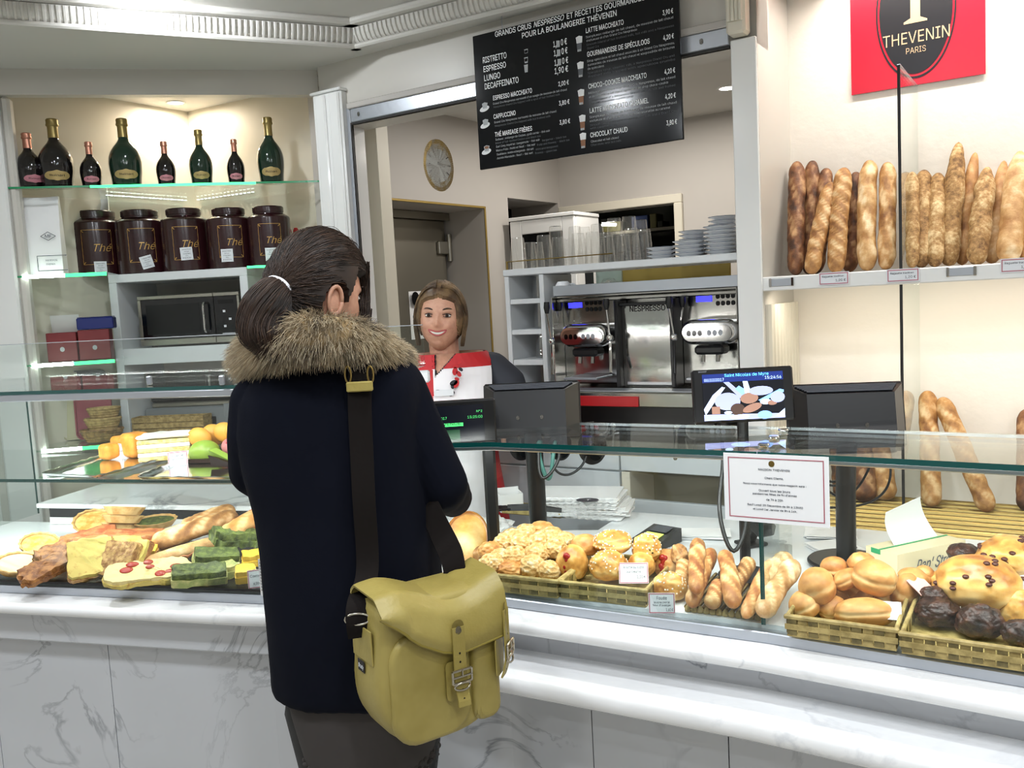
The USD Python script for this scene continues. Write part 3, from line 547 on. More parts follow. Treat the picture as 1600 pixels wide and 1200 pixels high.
# the white cabinet with microwave
cb = Thing('shelf_cabinet', 'white laminate cabinet holding the microwave, under the tea tins', 'cabinet', CAB.pt(CW/2, .95, .2), CAB.ang)
zm1, zm0 = CAB.uz(190, 546)[1], CAB.uz(192, 571)[1]; TK = .036; DEP = .36
cb.add('top_board', slab(CAB, 0, CW, 1.70-TK, 1.70, 0, DEP, .002), 'laminate'); cb.add('shelf_board', slab(CAB, TK, CW-TK, zm0, zm1, .002, DEP, .001), 'laminate'); cb.add('bottom_board', slab(CAB, TK, CW-TK, .95, .98, .002, DEP), 'laminate')
for a in (0, CW-TK): cb.add('side_board', slab(CAB, a, a+TK, .95, 1.70-TK, 0, DEP, .002), 'laminate')
cb.add('back_board', slab(CAB, TK, CW-TK, .98, 1.70-TK, DEP-.01, DEP), 'grey_paint')
M_ = CAB.off(.03); (ua, zt_), (ub_, _) = M_.uz(214, 464), M_.uz(373, 454); zb_ = zm1+.008; ub_ = ua+min(ub_-ua, CW-2*TK-.05)
zt_ = min(zt_, 1.62); mw = Thing('microwave_oven', 'silver-framed black microwave oven inside the white cabinet', 'microwave oven', M_.pt((ua+ub_)/2, zm1, .14), M_.ang); ww = ub_-ua; hh = zt_-zb_
mw.add('body', slab(M_, ua, ub_, zb_, zt_, .012, .27, .004), 'dark_steel')
ud = ua + ww*.745
fw = .016
for a, b, c, d in ((ua, ud-.001, zb_, zb_+.026), (ua, ud-.001, zt_-.016, zt_), (ua, ua+.014, zb_+.026, zt_-.016), (ud+.001, ub_, zb_, zb_+.026), (ud+.001, ub_, zt_-.016, zt_), (ub_-.012, ub_, zb_+.026, zt_-.016)): mw.add('front_frame', slab(M_, a, b, c, d, -.004, .012, .002), 'steel')
dg = mw.add('door_glass', slab(M_, ua+.014, ud-.001, zb_+.026, zt_-.016, .0, .011, .001), 'screen_black')
mw.add('window_mesh', slab(M_, ua+.035, ud-.065, zb_+.048, zt_-.04, -.0015, .0005, .0005), 'black_plastic', parent=dg)
mw.add('handle', tube(np.array([M_.pt(ud-.035, zb_+.05, .0), M_.pt(ud-.035, zb_+.052, -.024), M_.pt(ud-.035, (zb_+zt_)/2, -.03), M_.pt(ud-.035, zt_-.045, -.024), M_.pt(ud-.035, zt_-.043, 0)]), .0055, 10, 24), 'chrome', 40)
cp_ = mw.add('control_panel', slab(M_, ud+.001, ub_-.012, zb_+.026, zt_-.016, .0, .011, .001), 'screen_black')
mw.add('display', slab(M_, ud+.02, ub_-.03, zt_-.05, zt_-.032, -.001, .0005), 'black_gloss', parent=cp_)
for a, z in ((.045, .135), (.07, .10), (.045, .07)): mw.add('button', slab(M_, ud+a-.006, ud+a+.006, zb_+z-.005, zb_+z+.005, -.0015, .0005, .0005), 'tag_paper', parent=cp_)
mw.add('badge', slab(M_, ud+.03, ub_-.03, zb_+.036, zb_+.041, -.001, .0005), 'alu', parent=cp_)
for a in (.04, ww-.04): mw.add('foot', place(cyl(.012, .008, 12), M_.pt(ua+a, zb_-.004, .04), M_.u), 'black_plastic')
# lower compartment: grey machine, wooden crate
G = CAB.off(.10); (ua, zt_), (ub_, _) = G.uz(224, 622), G.uz(360, 617); zb_ = .982
gm = Thing('slicing_machine', 'grey metal machine with a square dark switch, in the lower cabinet compartment', 'machine', G.pt((ua+ub_)/2, zb_, .1), G.ang); ub_ = min(ub_, CW-TK-.012); ua = max(ua, TK+.01)
gm.add('base', slab(G, ua, ub_, zb_, zt_-.05, 0, .2, .006), 'appliance_grey'); gm.add('top_plate', slab(G, ua+.02, ub_-.02, zt_-.05, zt_-.03, .03, .2, .004), 'dark_steel')
gm.add('hood', slab(G, ua, ub_, zt_-.03, zt_, .06, .2, .008), 'black_plastic'); us, zs = G.uz(333, 656); gm.add('switch', slab(G, us-.016, us+.016, max(zs-.018, zb_+.004), max(zs-.018, zb_+.004)+.034, -.005, .0, .002), 'black_plastic'); gm.add('side_plate', slab(G, ub_-.035, ub_-.002, zb_, zt_-.04, -.006, .0, .002), 'appliance_grey')
G2 = CAB.off(.0); uu0, uu1 = G2.uz(205, 680)[0], G2.uz(318, 672)[0]
uu0 = max(uu0, TK+.006)
cr = Thing('bread_crate', 'shallow pale woven crate in front of the grey machine', 'crate', G2.pt((uu0+uu1)/2, .982, .05), G2.ang)
cr.add('base', slab(G2, uu0, uu1, .982, .99, .006, .094), 'wicker_pale')
for k in range(3): cr.add('slat', slab(G2, uu0, uu1, .992+k*.026, 1.014+k*.026, .004, .010, .001), 'wicker_pale'); cr.add('slat', slab(G2, uu0, uu1, .992+k*.026, 1.014+k*.026, .088, .094, .001), 'wicker_pale')
for a in (uu0, uu1-.006): cr.add('end_board', slab(G2, a, a+.006, .99, 1.068, .011, .087), 'wicker_pale')
# left shelves: cartons, trays, baskets
E1 = AL.off(.10); zs = 1.344
for k, (x0, x1, yb, yt, lab) in enumerate(((76, 124, 588, 521, 'dark red folded carton with a round mark and raised white flap, left on its shelf'), (126, 176, 586, 516, 'dark red folded carton under the blue box'))):
    ua, ub_ = E1.uz(x0, 570)[0], E1.uz(x1, 570)[0]; ub_ = min(ub_, .30); zt_ = E1.uz(x0, yt)[1]
    t = Thing('carton', lab, 'box', E1.pt((ua+ub_)/2, zs, .06), E1.ang, group='dark red cartons')
    t.add('front', slab(E1, ua, ub_-.002, zs, zt_, 0, .12-.05*k, .002), 'dark_red_card'); t.add('emblem', place(cyl(.009, .002, 18), E1.pt((ua+ub_)/2, zs+.05, -.0012), E1.u, (0, 0, 1)), 'tag_paper', 30)
    if k == 0: t.add('flap', place(turn(cbox((ub_-ua-.004, .003, .075), (0, 0, .0375)), 14, (1, 0, 0)), E1.pt((ua+ub_)/2, zt_, .10), E1.u, E1.n), 'white_card')
ua, ub_ = E1.uz(119, 500)[0], .30; zt2 = E1.uz(126, 516)[1]
t = Thing('box', 'small dark blue box lying on the red carton', 'box', E1.pt((ua+ub_)/2, zt2+.001, .03), E1.ang); t.add('body', slab(E1, ua, ub_, zt2+.001, zt2+.05, -.005, .065, .004), 'blue_card'); t.add('lid_flap', slab(E1, ua+.004, ub_-.004, zt2+.0505, zt2+.053, -.003, .063, .001), 'blue_card')
def tray(name, pl, x0, x1, y0, y1, m, label, lean=6, r=.03, thick=.008):
    ua, ub_ = pl.uz(x0, 650)[0], pl.uz(x1, 650)[0]; zt_ = pl.uz(x0, y1)[1]; zb_ = .995; sh_ = sbox(-(ub_-ua)/2, 0, (ub_-ua)/2, zt_-zb_).buffer(-r).buffer(r)
    t = Thing(name, label, 'tray', pl.pt((ua+ub_)/2, zb_, 0), pl.ang); f = prism(sh_, 0, thick*.5); rim = prism(sh_.difference(sh_.buffer(-.006)), thick*.5, thick*1.6)
    for nm, g in (('base', f), ('rim', rim)): t.add(nm, turn(place(g, (0, 0, 0), (1, 0, 0), (0, 0, 1), (0, -1, 0)), -lean, (1, 0, 0)), m, local=True)
tray('serving_tray', AL.off(.28), 80, 172, 695, 582, 'black_plastic', 'large black tray leaning on the wall behind the other trays', 3)
tray('serving_tray', AL.off(.245), 94, 160, 695, 610, 'cream_tray', 'cream tray leaning between the black and the red tray', 4)
tray('serving_tray', AL.off(.21), 117, 176, 695, 606, 'red_tray', 'dark red tray leaning behind the wicker baskets', 4)
for k, (px, w_, zz, m, lab) in enumerate(((160, .165, .995, 'wicker', 'brown wicker bread basket, lowest of the three nested baskets'), (163, .14, 1.042, 'wicker_pale', 'pale wicker bread basket, middle of the three nested baskets'), (166, .125, 1.085, 'wicker_pale', 'pale wicker bread basket on top of the nested baskets'))):
    p = AL.off(.105).at(px, 680); c = np.array([p[0], p[1], zz]); t = Thing('bread_basket', lab, 'basket', c, AL.ang, group='nested bread baskets'); R_ = w_/2
    for j in range(5): 
        rr = R_*(.74+.065*j); a = np.linspace(0, 2*PI, 33); t.add('coil', tube(np.stack([rr*np.cos(a), rr*.6*np.sin(a), np.full(33, .008+j*.0105)], 1)[:-1].tolist()+[[rr, 0, .008+j*.0105]], .0065, 6), m, 40, local=True)
    t.add('base', place(cyl(R_*.72, .006, 24), (0, 0, .004), (1, 0, 0), (0, .6, 0)), m, local=True)
# alcove ceiling spot
p = on_z(275, 160, CEIL); t = Thing('ceiling_spot', 'round recessed spot glowing in the alcove ceiling', 'ceiling light', p); t.add('ring', lathe([(.032, -.004), (.042, -.004), (.044, 0), (.032, 0), (.032, -.004)], 28), 'white_gloss', 40, local=True); t.add('lamp', cyl(.031, .003, 24, (0, 0, -.0017)), 'lamp_glow', local=True)
disk_light('alcove_spot_light', p+(0, 0, -.012), .03, .6, WARM)

# ---------------------------------------------------------------- back room: steel door, clock, shelves, coffee machine
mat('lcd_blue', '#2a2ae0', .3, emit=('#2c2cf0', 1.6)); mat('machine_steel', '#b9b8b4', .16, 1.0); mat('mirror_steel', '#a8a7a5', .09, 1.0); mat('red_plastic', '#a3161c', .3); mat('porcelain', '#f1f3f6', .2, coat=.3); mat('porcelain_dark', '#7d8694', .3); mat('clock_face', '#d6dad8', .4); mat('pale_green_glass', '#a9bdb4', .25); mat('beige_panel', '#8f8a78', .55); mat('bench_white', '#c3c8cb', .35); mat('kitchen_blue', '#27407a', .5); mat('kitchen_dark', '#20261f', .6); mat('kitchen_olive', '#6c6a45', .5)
dk = .26; D_ = BD.off(dk)
t = Thing('steel_door', 'grey steel cold-room door with hinge and paper notice, behind the saleswoman', 'door', BD.pt(DW/2, 0, dk), BD.ang)
t.add('leaf', slab(BD, .004, DW-.03, .01, 1.955, dk, dk+.05, .003), 'dark_steel'); t.add('lintel', slab(BD, .004, DW-.004, 1.957, 1.998, dk-.02, dk+.05, .002), 'dark_steel')
uh, zh = D_.uz(713, 388); uh = DW-.05
hg = t.add('hinge', slab(BD, uh-.06, uh+.02, zh-.035, zh+.035, dk-.022, dk-.001, .004), 'steel'); t.add('knuckle', place(cyl(.014, .15, 14), BD.pt(uh+.03, zh, dk-.02), BD.u), 'steel', 30, parent=hg)
ut, zt_ = D_.uz(652, 492); a0, a1 = D_.uz(640, 490)[0], D_.uz(668, 490)[0]; z0, z1 = D_.uz(652, 530)[1], D_.uz(652, 455)[1]
nt = t.add('notice', slab(BD, a0, a1, z0, z1, dk-.003, dk-.001), 'paper_plain'); t.add('lettering', cat_([text(s_, .012, BD.pt(a0+.02, z0+(z1-z0)*f, dk-.0035), BD.u, width=(a1-a0)*w_) for s_, f, w_ in (('FERMER LA', .45, .7), ('PORTE', .36, .4), ('SVP MERCI', .27, .65))]), 'ink_grey', parent=nt)
for px in (645, 660):
    u_, z_ = D_.uz(px, 467); t.add('knob', place(cyl(.028, .03, 20, b=.006), BD.pt(u_, z_, dk-.02), BD.u, (0, 0, 1)), 'black_plastic', 30)
t = Thing('door_trim', 'thin gold edging round the steel door recess', 'trim', BD.pt(0, 0, 0), BD.ang, kind='structure')
t.add('head', slab(BD, -.008, DW+.012, 2.0, 2.012, -.006, .004, .002), 'gold_trim'); t.add('jamb', slab(BD, DW, DW+.012, 0, 2.0, -.006, .004, .002), 'gold_trim')
# clock
uc, zc = BD.uz(686, 263); Dc = np.linalg.norm(BD.at(686, 263)-EYE); rc_ = 35.5/F*Dc; cl = Thing('wall_clock', 'round brass-rimmed wall clock above the steel door', 'clock', BD.pt(uc, zc, 0), BD.ang)
def disc(m): return place(m, BD.pt(uc, zc, 0), BD.u, (0, 0, 1))
cl.add('rim', disc(lathe([(rc_*.82, .0), (rc_*.97, .0), (rc_, .012), (rc_*.97, .03), (rc_*.9, .036), (rc_*.83, .03), (rc_*.82, .0)], 40)), 'brass', 40); cl.add('face', disc(cyl(rc_*.84, .012, 36, (0, 0, .012))), 'clock_face')
for k in range(12):
    a = k*PI/6; b = cbox((.006, .026, .001), (0, 0, 0)); b.apply_translation((0, rc_*.68, .0185)); cl.add('hour_mark', disc(turn(b, -k*30)), 'ink')
for nm, ang, ln_, w_ in (('hour_hand', 103, .5, .010), ('minute_hand', 146, .72, .007)):
    b = cbox((w_, rc_*ln_, .0012), (0, rc_*ln_/2-.01, .021 + (.002 if nm == 'minute_hand' else 0))); cl.add(nm, disc(turn(b, -ang)), 'ink')
cl.add('glass', disc(cyl(rc_*.82, .002, 36, (0, 0, .026))), 'clear_pane')
# white framed glass cabinet by the corner
GC = BP.off(-.62); (ga, gz), (gb, _) = GC.uz(795, 341), GC.uz(896, 343)
t = Thing('glazed_cabinet', 'tall white cabinet with a glazed door in the back room corner, behind the tumblers', 'cabinet', GC.pt((ga+gb)/2, 0, .1), GC.ang); fw = .075
t.add('side', slab(GC, ga, ga+.02, 0, gz-.02, .03, .3, .002), 'white_gloss'); t.add('side', slab(GC, gb-.02, gb, 0, gz-.02, .03, .3, .002), 'white_gloss'); t.add('top', slab(GC, ga-.005, gb+.005, gz-.02, gz, .0, .3, .003), 'white_gloss'); t.add('back', slab(GC, ga+.02, gb-.02, 0, gz-.02, .28, .3), 'white_gloss')
for a, b, c, d in ((ga, ga+fw, .05, gz-.022), (gb-fw, gb, .05, gz-.022), (ga+fw, gb-fw, gz-.022-fw, gz-.022), (ga+fw, gb-fw, .05, .15)): t.add('door_frame', slab(GC, a, b, c, d, .005, .028, .004), 'white_gloss')
t.add('door_pane', slab(GC, ga+fw, gb-fw, .15, gz-.022-fw, .012, .018), 'screen_black')
# pass window frame and the dim kitchen seen through it
t = Thing('pass_window_frame', 'cream frame of the kitchen pass window in the back wall', 'window frame', BP.pt((w0+w1)/2, zb, 0), BP.ang, kind='structure')
for a, b, c, d in ((w0-.05, w1+.05, zt, zt+.05), (w1, w1+.05, zb, zt), (w0-.05, w0, zb, zt), (w0-.05, w1+.05, zb-.03, zb)): t.add('frame_bar', slab(BP, a, b, c, d, -.02, .02, .004), 'cream_paint')
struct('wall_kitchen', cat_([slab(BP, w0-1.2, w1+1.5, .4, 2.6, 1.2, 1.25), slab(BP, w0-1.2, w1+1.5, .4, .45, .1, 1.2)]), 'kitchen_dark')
KS = BP.off(.8); t = Thing('kitchen_shelf', 'dark wall shelf of boxes seen through the pass window', 'shelf', KS.pt((w0+w1)/2, zt-.2, .1), KS.ang)
ks0 = BP.off(.8).uz(960, 362)[1]; t.add('board', slab(KS, w0-.6, w1+.8, ks0-.02, ks0, 0, .2), 'steel')
for i, (x0, x1, y1, m) in enumerate(((985, 1011, 338, 'kitchen_blue'), (1014, 1024, 334, 'kitchen_olive'), (1026, 1034, 345, 'kitchen_dark'), (938, 968, 348, 'kitchen_olive'))):
    a, b = KS.uz(x0, 355)[0], KS.uz(x1, 355)[0]; h_ = KS.uz(x0, y1)[1]-ks0
    one('storage_box', slab(KS, a, b, ks0+.001, ks0+h_, .02, .15, .004), m, ('blue box', 'slim olive jar', 'small dark box', 'flat olive box')[i] + ' on the kitchen shelf seen through the pass window', 'box')
t = Thing('tube_lamp', 'small cold fluorescent tube glowing in the kitchen behind the pass window', 'light', KS.pt((w0+w1)/2, zt-.1, .1), KS.ang); a, b = BP.off(.7).uz(941, 351), BP.off(.7).uz(962, 351); t.add('tube', rod(BP.pt(a[0], a[1], .7), BP.pt(b[0], b[1], .7), .012, 12), 'lamp_glow', 30); t.add('housing', slab(BP, a[0], b[0], a[1]+.013, a[1]+.035, .68, .72), 'alu')
# shelving unit with cubbies and the long shelf above the machine
S = W.off(.05); SZ = 1.612; BZT = 1.03
su0 = S.uz(787, 424)[0]; su1 = S.uz(848, 420)[0]; se = JR-.004
t = Thing('cubby_shelves', 'narrow white shelving unit with open cubbies left of the coffee machine', 'shelf', S.pt((su0+su1)/2, BZT, .1), S.ang)
tk = .02
for a in (su0, su1-tk): t.add('side_board', slab(S, a, a+tk, BZT+.001, SZ-.026, 0, .22, .002), 'laminate')
for y0, y1 in ((467, 475), (515, 523), (562, 571), (606, 614)): t.add('shelf_board', slab(S, su0+tk, su1-tk, S.uz(820, y1)[1], S.uz(820, y0)[1], .003, .22, .002), 'laminate')
t.add('back_board', slab(S, su0+tk, su1-tk, BZT+.001, SZ-.026, .205, .215), 'cream_paint')
cz = [S.uz(820, y)[1] for y in (467, 515, 562)]
for k, zc_ in enumerate(cz):
    t2 = Thing('glass_pitcher', 'clear glass pitcher in the %s cubby of the white shelving unit' % ('upper', 'middle', 'third')[k], 'pitcher', S.pt((su0+su1)/2+.02, zc_+.001, .1), S.ang, group='glass pitchers in the cubbies')
    t2.add('glass_body', lathe([(0, 0), (.034, 0), (.037, .006), (.034, .06), (.03, .085), (.034, .1), (.031, .1), (.028, .085), (.031, .06), (.033, .01), (0, .008)], 24), 'clear_glass', 40, local=True); t2.add('handle', tube([(.031, 0, .09), (.055, 0, .085), (.058, 0, .045), (.034, 0, .03)], .004, 8, 14), 'clear_glass', 40, local=True)
t = Thing('wall_shelf', 'long white shelf carrying tumblers and saucers above the coffee machine', 'shelf', S.pt((su0+se)/2, SZ, .12), S.ang)
t.add('board', slab(S, su0-.003, se, SZ-.025, SZ, -.004, .26, .003), 'laminate')
t.add('rail', tube(np.array([S.pt(su0+.0, SZ+.03, .02), S.pt(su0+.2, SZ+.03, .012), S.pt(su0+.45, SZ+.03, .012)]), .0022, 6), 'brass'); t.add('rail_post', rod(S.pt(su0+.004, SZ, .02), S.pt(su0+.004, SZ+.03, .02), .004, 8), 'brass')
# tumblers, upside down
tg = [(810, 0, 1.0, 0), (829, 0, .82, 0), (851, 0, 1.0, 0), (873, 0, .9, .01), (889, 0, .85, .05), (905, 0, .95, 0), (927, 0, .95, .0), (948, 0, .9, .0), (968, 0, .9, .01), (988, 0, .95, 0), (870, .12, .95, .09), (900, .12, .9, .1), (935, .12, .9, .09), (962, .12, 1.0, .1), (985, .12, 1.0, .09), (1003, .12, .9, .1), (1008, 0, .9, .03), (915, .12, .9, .17), (950, 0, .9, .17), (975, 0, .9, .17), (840, 0, .9, .16)]
gl = None; GH = .118; RG = .031
for k, (px, _, s_, kb) in enumerate(tg):
    up = .095 if _ else 0.0; kk = .045 + kb; p = S.off(kk).at(px, 405 + 0*k); p = np.array([p[0], p[1], SZ+.001]); 
    if _: p = p + W.n*0
    lab = ('%s clear tumbler from the left in the front row above the coffee machine' % ORD[[q[0] for q in sorted(tg) if not q[1]].index(px)]) if not _ else ('%s tumbler from the left of the upper glasses, stacked above the coffee machine' % ORD[[q[0] for q in sorted(tg) if q[1]].index(px)])
    if gl is None:
        gl = Thing('tumbler', lab, 'glass', p, 0, group='tumblers above the coffee machine')
        a = np.linspace(0, 2*PI, 24, endpoint=False); R_ = []
        for z, r in ((0, RG), (.004, RG*1.02), (.05, RG*.93), (.105, RG*.8), (.116, RG*.76), (.118, RG*.7)): R_.append(np.stack([r*np.cos(a)*(1+.03*np.cos(8*a)), r*np.sin(a)*(1+.03*np.cos(8*a)), np.full(24, z)], 1))
        gl.add('glass_body', rings(R_), 'clear_glass', 30, local=True)
        continue
    gl.copy(p, 0, lab, 'glass', 'tumblers above the coffee machine' if not _ else 'tumblers stacked on top', scale=(s_, s_, s_ if not _ else 1.38*s_))
# saucers in stacks
pl_ = None
for name_, px, n_, k_, r_ in (('rightmost stack of saucers', 1126, 7, .075, 1.0), ('second stack of saucers from the right', 1077, 4, .06, 1.0), ('low stack of saucers beside the tumblers', 1034, 3, .07, .95), ('tall back stack of saucers by the pilaster', 1133, 10, .2, .98), ('back stack of saucers behind the others', 1085, 7, .19, .95)):
    p = S.off(k_).at(px, 394)
    for j in range(n_):
        c = (p[0], p[1], SZ+.001+j*.0135); lab = '%s saucer from below in the %s' % (ORD[j], name_)
        if pl_ is None:
            pl_ = Thing('saucer', lab, 'saucer', c, 0, group='stacked saucers'); pl_.add('dish', lathe([(0, .002), (.028, .002), (.03, .0), (.033, .0), (.035, .003), (.054, .0105), (.056, .012), (.053, .0125), (.033, .006), (0, .005)], 32), 'porcelain', 40, local=True); pl_.add('rim_band', lathe([(.0535, .0103), (.0562, .0118), (.0558, .0126), (.0535, .0103)], 32), 'porcelain_dark', local=True)
        else: pl_.copy(c, 0, lab, 'saucer', 'stacked saucers', scale=(r_, r_, 1))
MP = W.off(.49); (a, zz), (b, _) = MP.uz(972, 415), MP.uz(1139, 400)
one('mustard_panel', slab(MP, a, b, 1.2, 1.60, 0, .02, .002), 'mustard', 'mustard yellow panel behind the coffee machine under the shelf', 'panel')
a, b = MP.uz(926, 430)[0], MP.uz(966, 430)[0]; one('green_board', slab(MP, a, b, 1.2, 1.60, .03, .04), 'pale_green_glass', 'pale green board left of the mustard panel', 'panel'); a, b = MP.uz(914, 430)[0], MP.uz(924, 430)[0]; one('dark_post', slab(MP, a, b, 1.03, 1.60, .0, .02), 'black_plastic', 'black upright post left of the pale green board', 'post')

# service bench with drawers
B = W.off(-.22); t = Thing('service_bench', 'white back bench with drawers under the coffee machine', 'bench', B.pt(1.1, 0, .25), B.ang); bu0, bu1 = su0-.02, B.uz(1215, 760)[0]
jd = B.uz(968, 720)[0]
t.add('worktop', slab(B, bu0, bu1, BZT-.025, BZT, -.01, .215, .003), 'steel'); t.add('worktop', slab(B, bu0, JR-.006, BZT-.025, BZT, .2155, .50, .003), 'steel')
t.add('carcass', slab(B, bu0, jd+.01, .0, BZT-.026, .02, .21), 'bench_white')
je = B.uz(1131, 740)[0]; zd = B.uz(968, 735)[1]
for a, b in ((bu0+.004, jd-.003), (jd+.003, je), (je+.006, bu1-.004)): t.add('drawer', slab(B, a, b, zd, BZT-.03, 0, .02, .002), 'bench_white')
u_, z_ = B.uz(1055, 716); kb = t.add('knob', place(lathe([(0, 0), (.007, 0), (.007, .008), (.0115, .014), (.0115, .02), (.007, .026), (0, .027)], 20), B.pt(u_, z_, 0), B.u, (0, 0, 1)), 'brass', 40)
t.add('cupboard_door', slab(B, bu0+.004, jd-.003, .08, zd-.006, 0, .02, .002), 'bench_white'); t.add('upright', slab(B, jd+.004, jd+.034, .05, zd-.004, .0, .2, .002), 'cream_paint')
zl = B.uz(1070, 787)[1]; t.add('niche_back', slab(B, jd+.034, bu1, .05, zd-.004, .19, .2), 'beige_panel'); t.add('shelf_front', slab(B, jd+.034, bu1-.01, .05, zl, .0, .02, .002), 'bench_white'); t.add('divider', slab(B, je-.002, je+.02, zl, zd-.004, .0, .19, .002), 'bench_white')

# coffee machine
mu0, mu1 = .885, JR-.012
t = Thing('coffee_machine', 'chrome two-group espresso machine with blue displays on the back bench', 'coffee machine', W.pt((mu0+mu1)/2, BZT, .2), W.ang)
K0 = .10
t.add('body', slab(W, mu0, mu1, 1.175, 1.492, K0, .46, .006), 'machine_steel'); t.add('top_tray', slab(W, mu0, mu1, 1.493, 1.503, .04, .46, .003), 'machine_steel')
for a in (mu0, mu1-.004): t.add('side_panel', slab(W, a, a+.004, 1.17, 1.50, .02, K0-.001, .001), 'machine_steel')
t.add('gallery', slab(W, mu0, mu1, 1.503, 1.540, .038, .043, .001), 'alu'); t.add('gallery', slab(W, mu0, mu0+.005, 1.503, 1.540, .044, .42, .001), 'alu')
t.add('visor', slab(W, mu0+.005, mu1-.005, 1.478, 1.492, .05, K0-.002, .003), 'machine_steel')
Wm = W.off(K0)
for px, py in ((899, 477), (1100, 467)):
    u_, z_ = Wm.uz(px, py); t.add('display', slab(Wm, u_-.028, u_+.028, z_-.010, z_+.010, -.004, -.0005, .001), 'lcd_blue')
    for i in range(4):
        for j in range(2): t.add('button', place(cyl(.0065, .006, 14, b=.0015), Wm.pt(u_+.048+i*.0175, z_+.006-j*.023, -.003), W.u, (0, 0, 1)), 'black_plastic', 30)
bar0, bar1 = W.off(.03).uz(966, 540)[0], W.off(.03).uz(1052, 540)[0]
for u_ in (bar0, bar1): t.add('black_bar', slab(W, u_-.008, u_+.008, 1.172, 1.478, .02, K0-.002, .003), 'black_plastic')
t.add('centre_panel', slab(W, bar0+.009, bar1-.009, 1.172, 1.455, .05, .055), 'mirror_steel'); t.add('centre_bar', slab(W, bar0+.009, bar1-.009, 1.456, 1.466, .03, .06, .002), 'black_plastic')
z_ = W.off(.05).uz(1008, 486)[1]; t.add('lettering', text('NESPRESSO', .019, W.pt((bar0+bar1)/2+.003, z_, .0495), W.u, width=.135, align='c', bold=True), 'ink')
for k, (px, py) in enumerate(((909, 525), (1105, 519))):
    Wg = W.off(-.02); uc_, zc_ = Wg.uz(px, py); hw, rr = .056, .042
    cap = Polygon([(-hw, -rr), (hw, -rr), (hw, rr), (-hw, rr)]).union(Point(-hw, 0).buffer(rr, 12)).union(Point(hw, 0).buffer(rr, 12)); mm = []
    sec = [(-.0, -.012), (.012, -.003), (.03, 0), (.12, 0)]; RR = []
    for d_, ins in sec:
        g = cap.buffer(ins*1.0); c = np.array([g.exterior.interpolate(f, normalized=True).coords[0] for f in np.linspace(0, 1, 56, endpoint=False)]); RR.append(np.stack([c[:, 0], np.full(56, d_), c[:, 1]], 1))
    hd = t.add('group_head', place(rings(RR), Wg.pt(uc_, zc_, 0), W.u, W.n), 'chrome', 40)
    fc = np.array([cap.buffer(-.016).exterior.interpolate(f, normalized=True).coords[0] for f in np.linspace(0, 1, 40, endpoint=False)]); t.add('face_plate', place(prism(fc, 0, .003), Wg.pt(uc_, zc_-.004, -.0005), W.u, (0, 0, 1), -W.n), 'mirror_steel', parent=hd)
    for i in range(6):
        u_ = uc_ - .062 + i*.019 + (.012 if i > 2 else 0); t.add('button', place(lathe([(0, 0), (.0075, 0), (.0075, .004), (.0055, .005), (.005, .003), (0, .003)], 16), Wg.pt(u_, zc_-.004, -.0036), W.u, (0, 0, 1)), 'black_gloss' if i < 3 else 'alu', 30, parent=hd)
    t.add('spout_block', slab(W, uc_-.055, uc_+.045, zc_-.075, zc_-.045, -.0, .07, .008), 'black_plastic')
    for s_ in (-.03, .02): t.add('spout', rod(W.pt(uc_+s_, zc_-.075, .02), W.pt(uc_+s_, zc_-.1, .015), .007, 10), 'chrome', 30)
    t.add('cup_grid', slab(W, uc_-.07, uc_+.06, 1.205, 1.213, -.04, .09, .002), 'alu')
for px, py0, py1, xb, yb in ((854, 472, 490, 862, 533), (874, 470, 486, 872, 505), (947, 467, 484, 953, 528), (1045, 463, 482, 1053, 527), (1066, 462, 480, 1064, 500)):
    Wl = W.off(-.02 if px not in (874, 1066) else .06); a, b, c = Wl.at(px, py0), Wl.at(px+.5, py1), Wl.at(xb, yb)
    t.add('lever_handle', tube([a, (a+b)/2, b], [.010, .012, .007], 10), 'black_plastic', 40); t.add('lever', rod(b, c, .0035, 8), 'chrome')
    if px in (947, 1045, 854): t.add('steam_knob', ico(2).apply_scale(.013).apply_translation(c), 'chrome', True); t.add('steam_wand', tube([c, c+np.array([0, 0, -.06]), c+W.u*.005+np.array([0, 0, -.12])-W.n*.015], .0055, 8, 12), 'chrome' if px != 1045 else 'black_plastic', 40)
t.add('drip_tray', slab(W, mu0-.01, mu1, 1.12, 1.17, -.10, .46, .004), 'machine_steel'); t.add('tray_grate', slab(W, mu0, mu1-.01, 1.1705, 1.1735, -.09, .0, .001), 'alu')
a, b = W.off(-.1).uz(885, 625)[0], W.off(-.1).uz(998, 625)[0]; t.add('red_strip', slab(W, max(a, mu0-.01), b, 1.122, 1.157, -.108, -.1005, .002), 'red_plastic')
for u_ in (mu0+.05, mu1-.05): t.add('foot', place(cyl(.022, 1.119-BZT, 16), W.pt(u_, (1.119+BZT)/2, .0), W.u), 'black_plastic', 30); t.add('foot', place(cyl(.022, 1.119-BZT, 16), W.pt(u_, (1.119+BZT)/2, .4), W.u), 'black_plastic', 30)
t.add('base_box', slab(W, mu0+.09, mu1-.09, BZT+.001, 1.118, .02, .42), 'black_plastic')
for k, (px, py, up) in enumerate(((880, 450, 1), (951, 436, 0))):
    p = W.off(.09 if k == 0 else .12).at(px, py); c = (p[0], p[1], 1.504)
    t2 = Thing('espresso_cup', ('white espresso cup upside down on the left end of the coffee machine', 'small glass espresso cup on top of the coffee machine')[k], 'cup', c)
    t2.add('cup_body', lathe([(0, .052), (.02, .052), (.028, .04), (.033, .0), (.031, .0), (.026, .038), (0, .047)], 24), ('porcelain', 'clear_glass')[k], 40, local=True); t2.add('handle', tube([(.03, 0, .012), (.046, 0, .015), (.045, 0, .035), (.027, 0, .04)], .0035, 8, 12), ('porcelain', 'clear_glass')[k], 40, local=True)
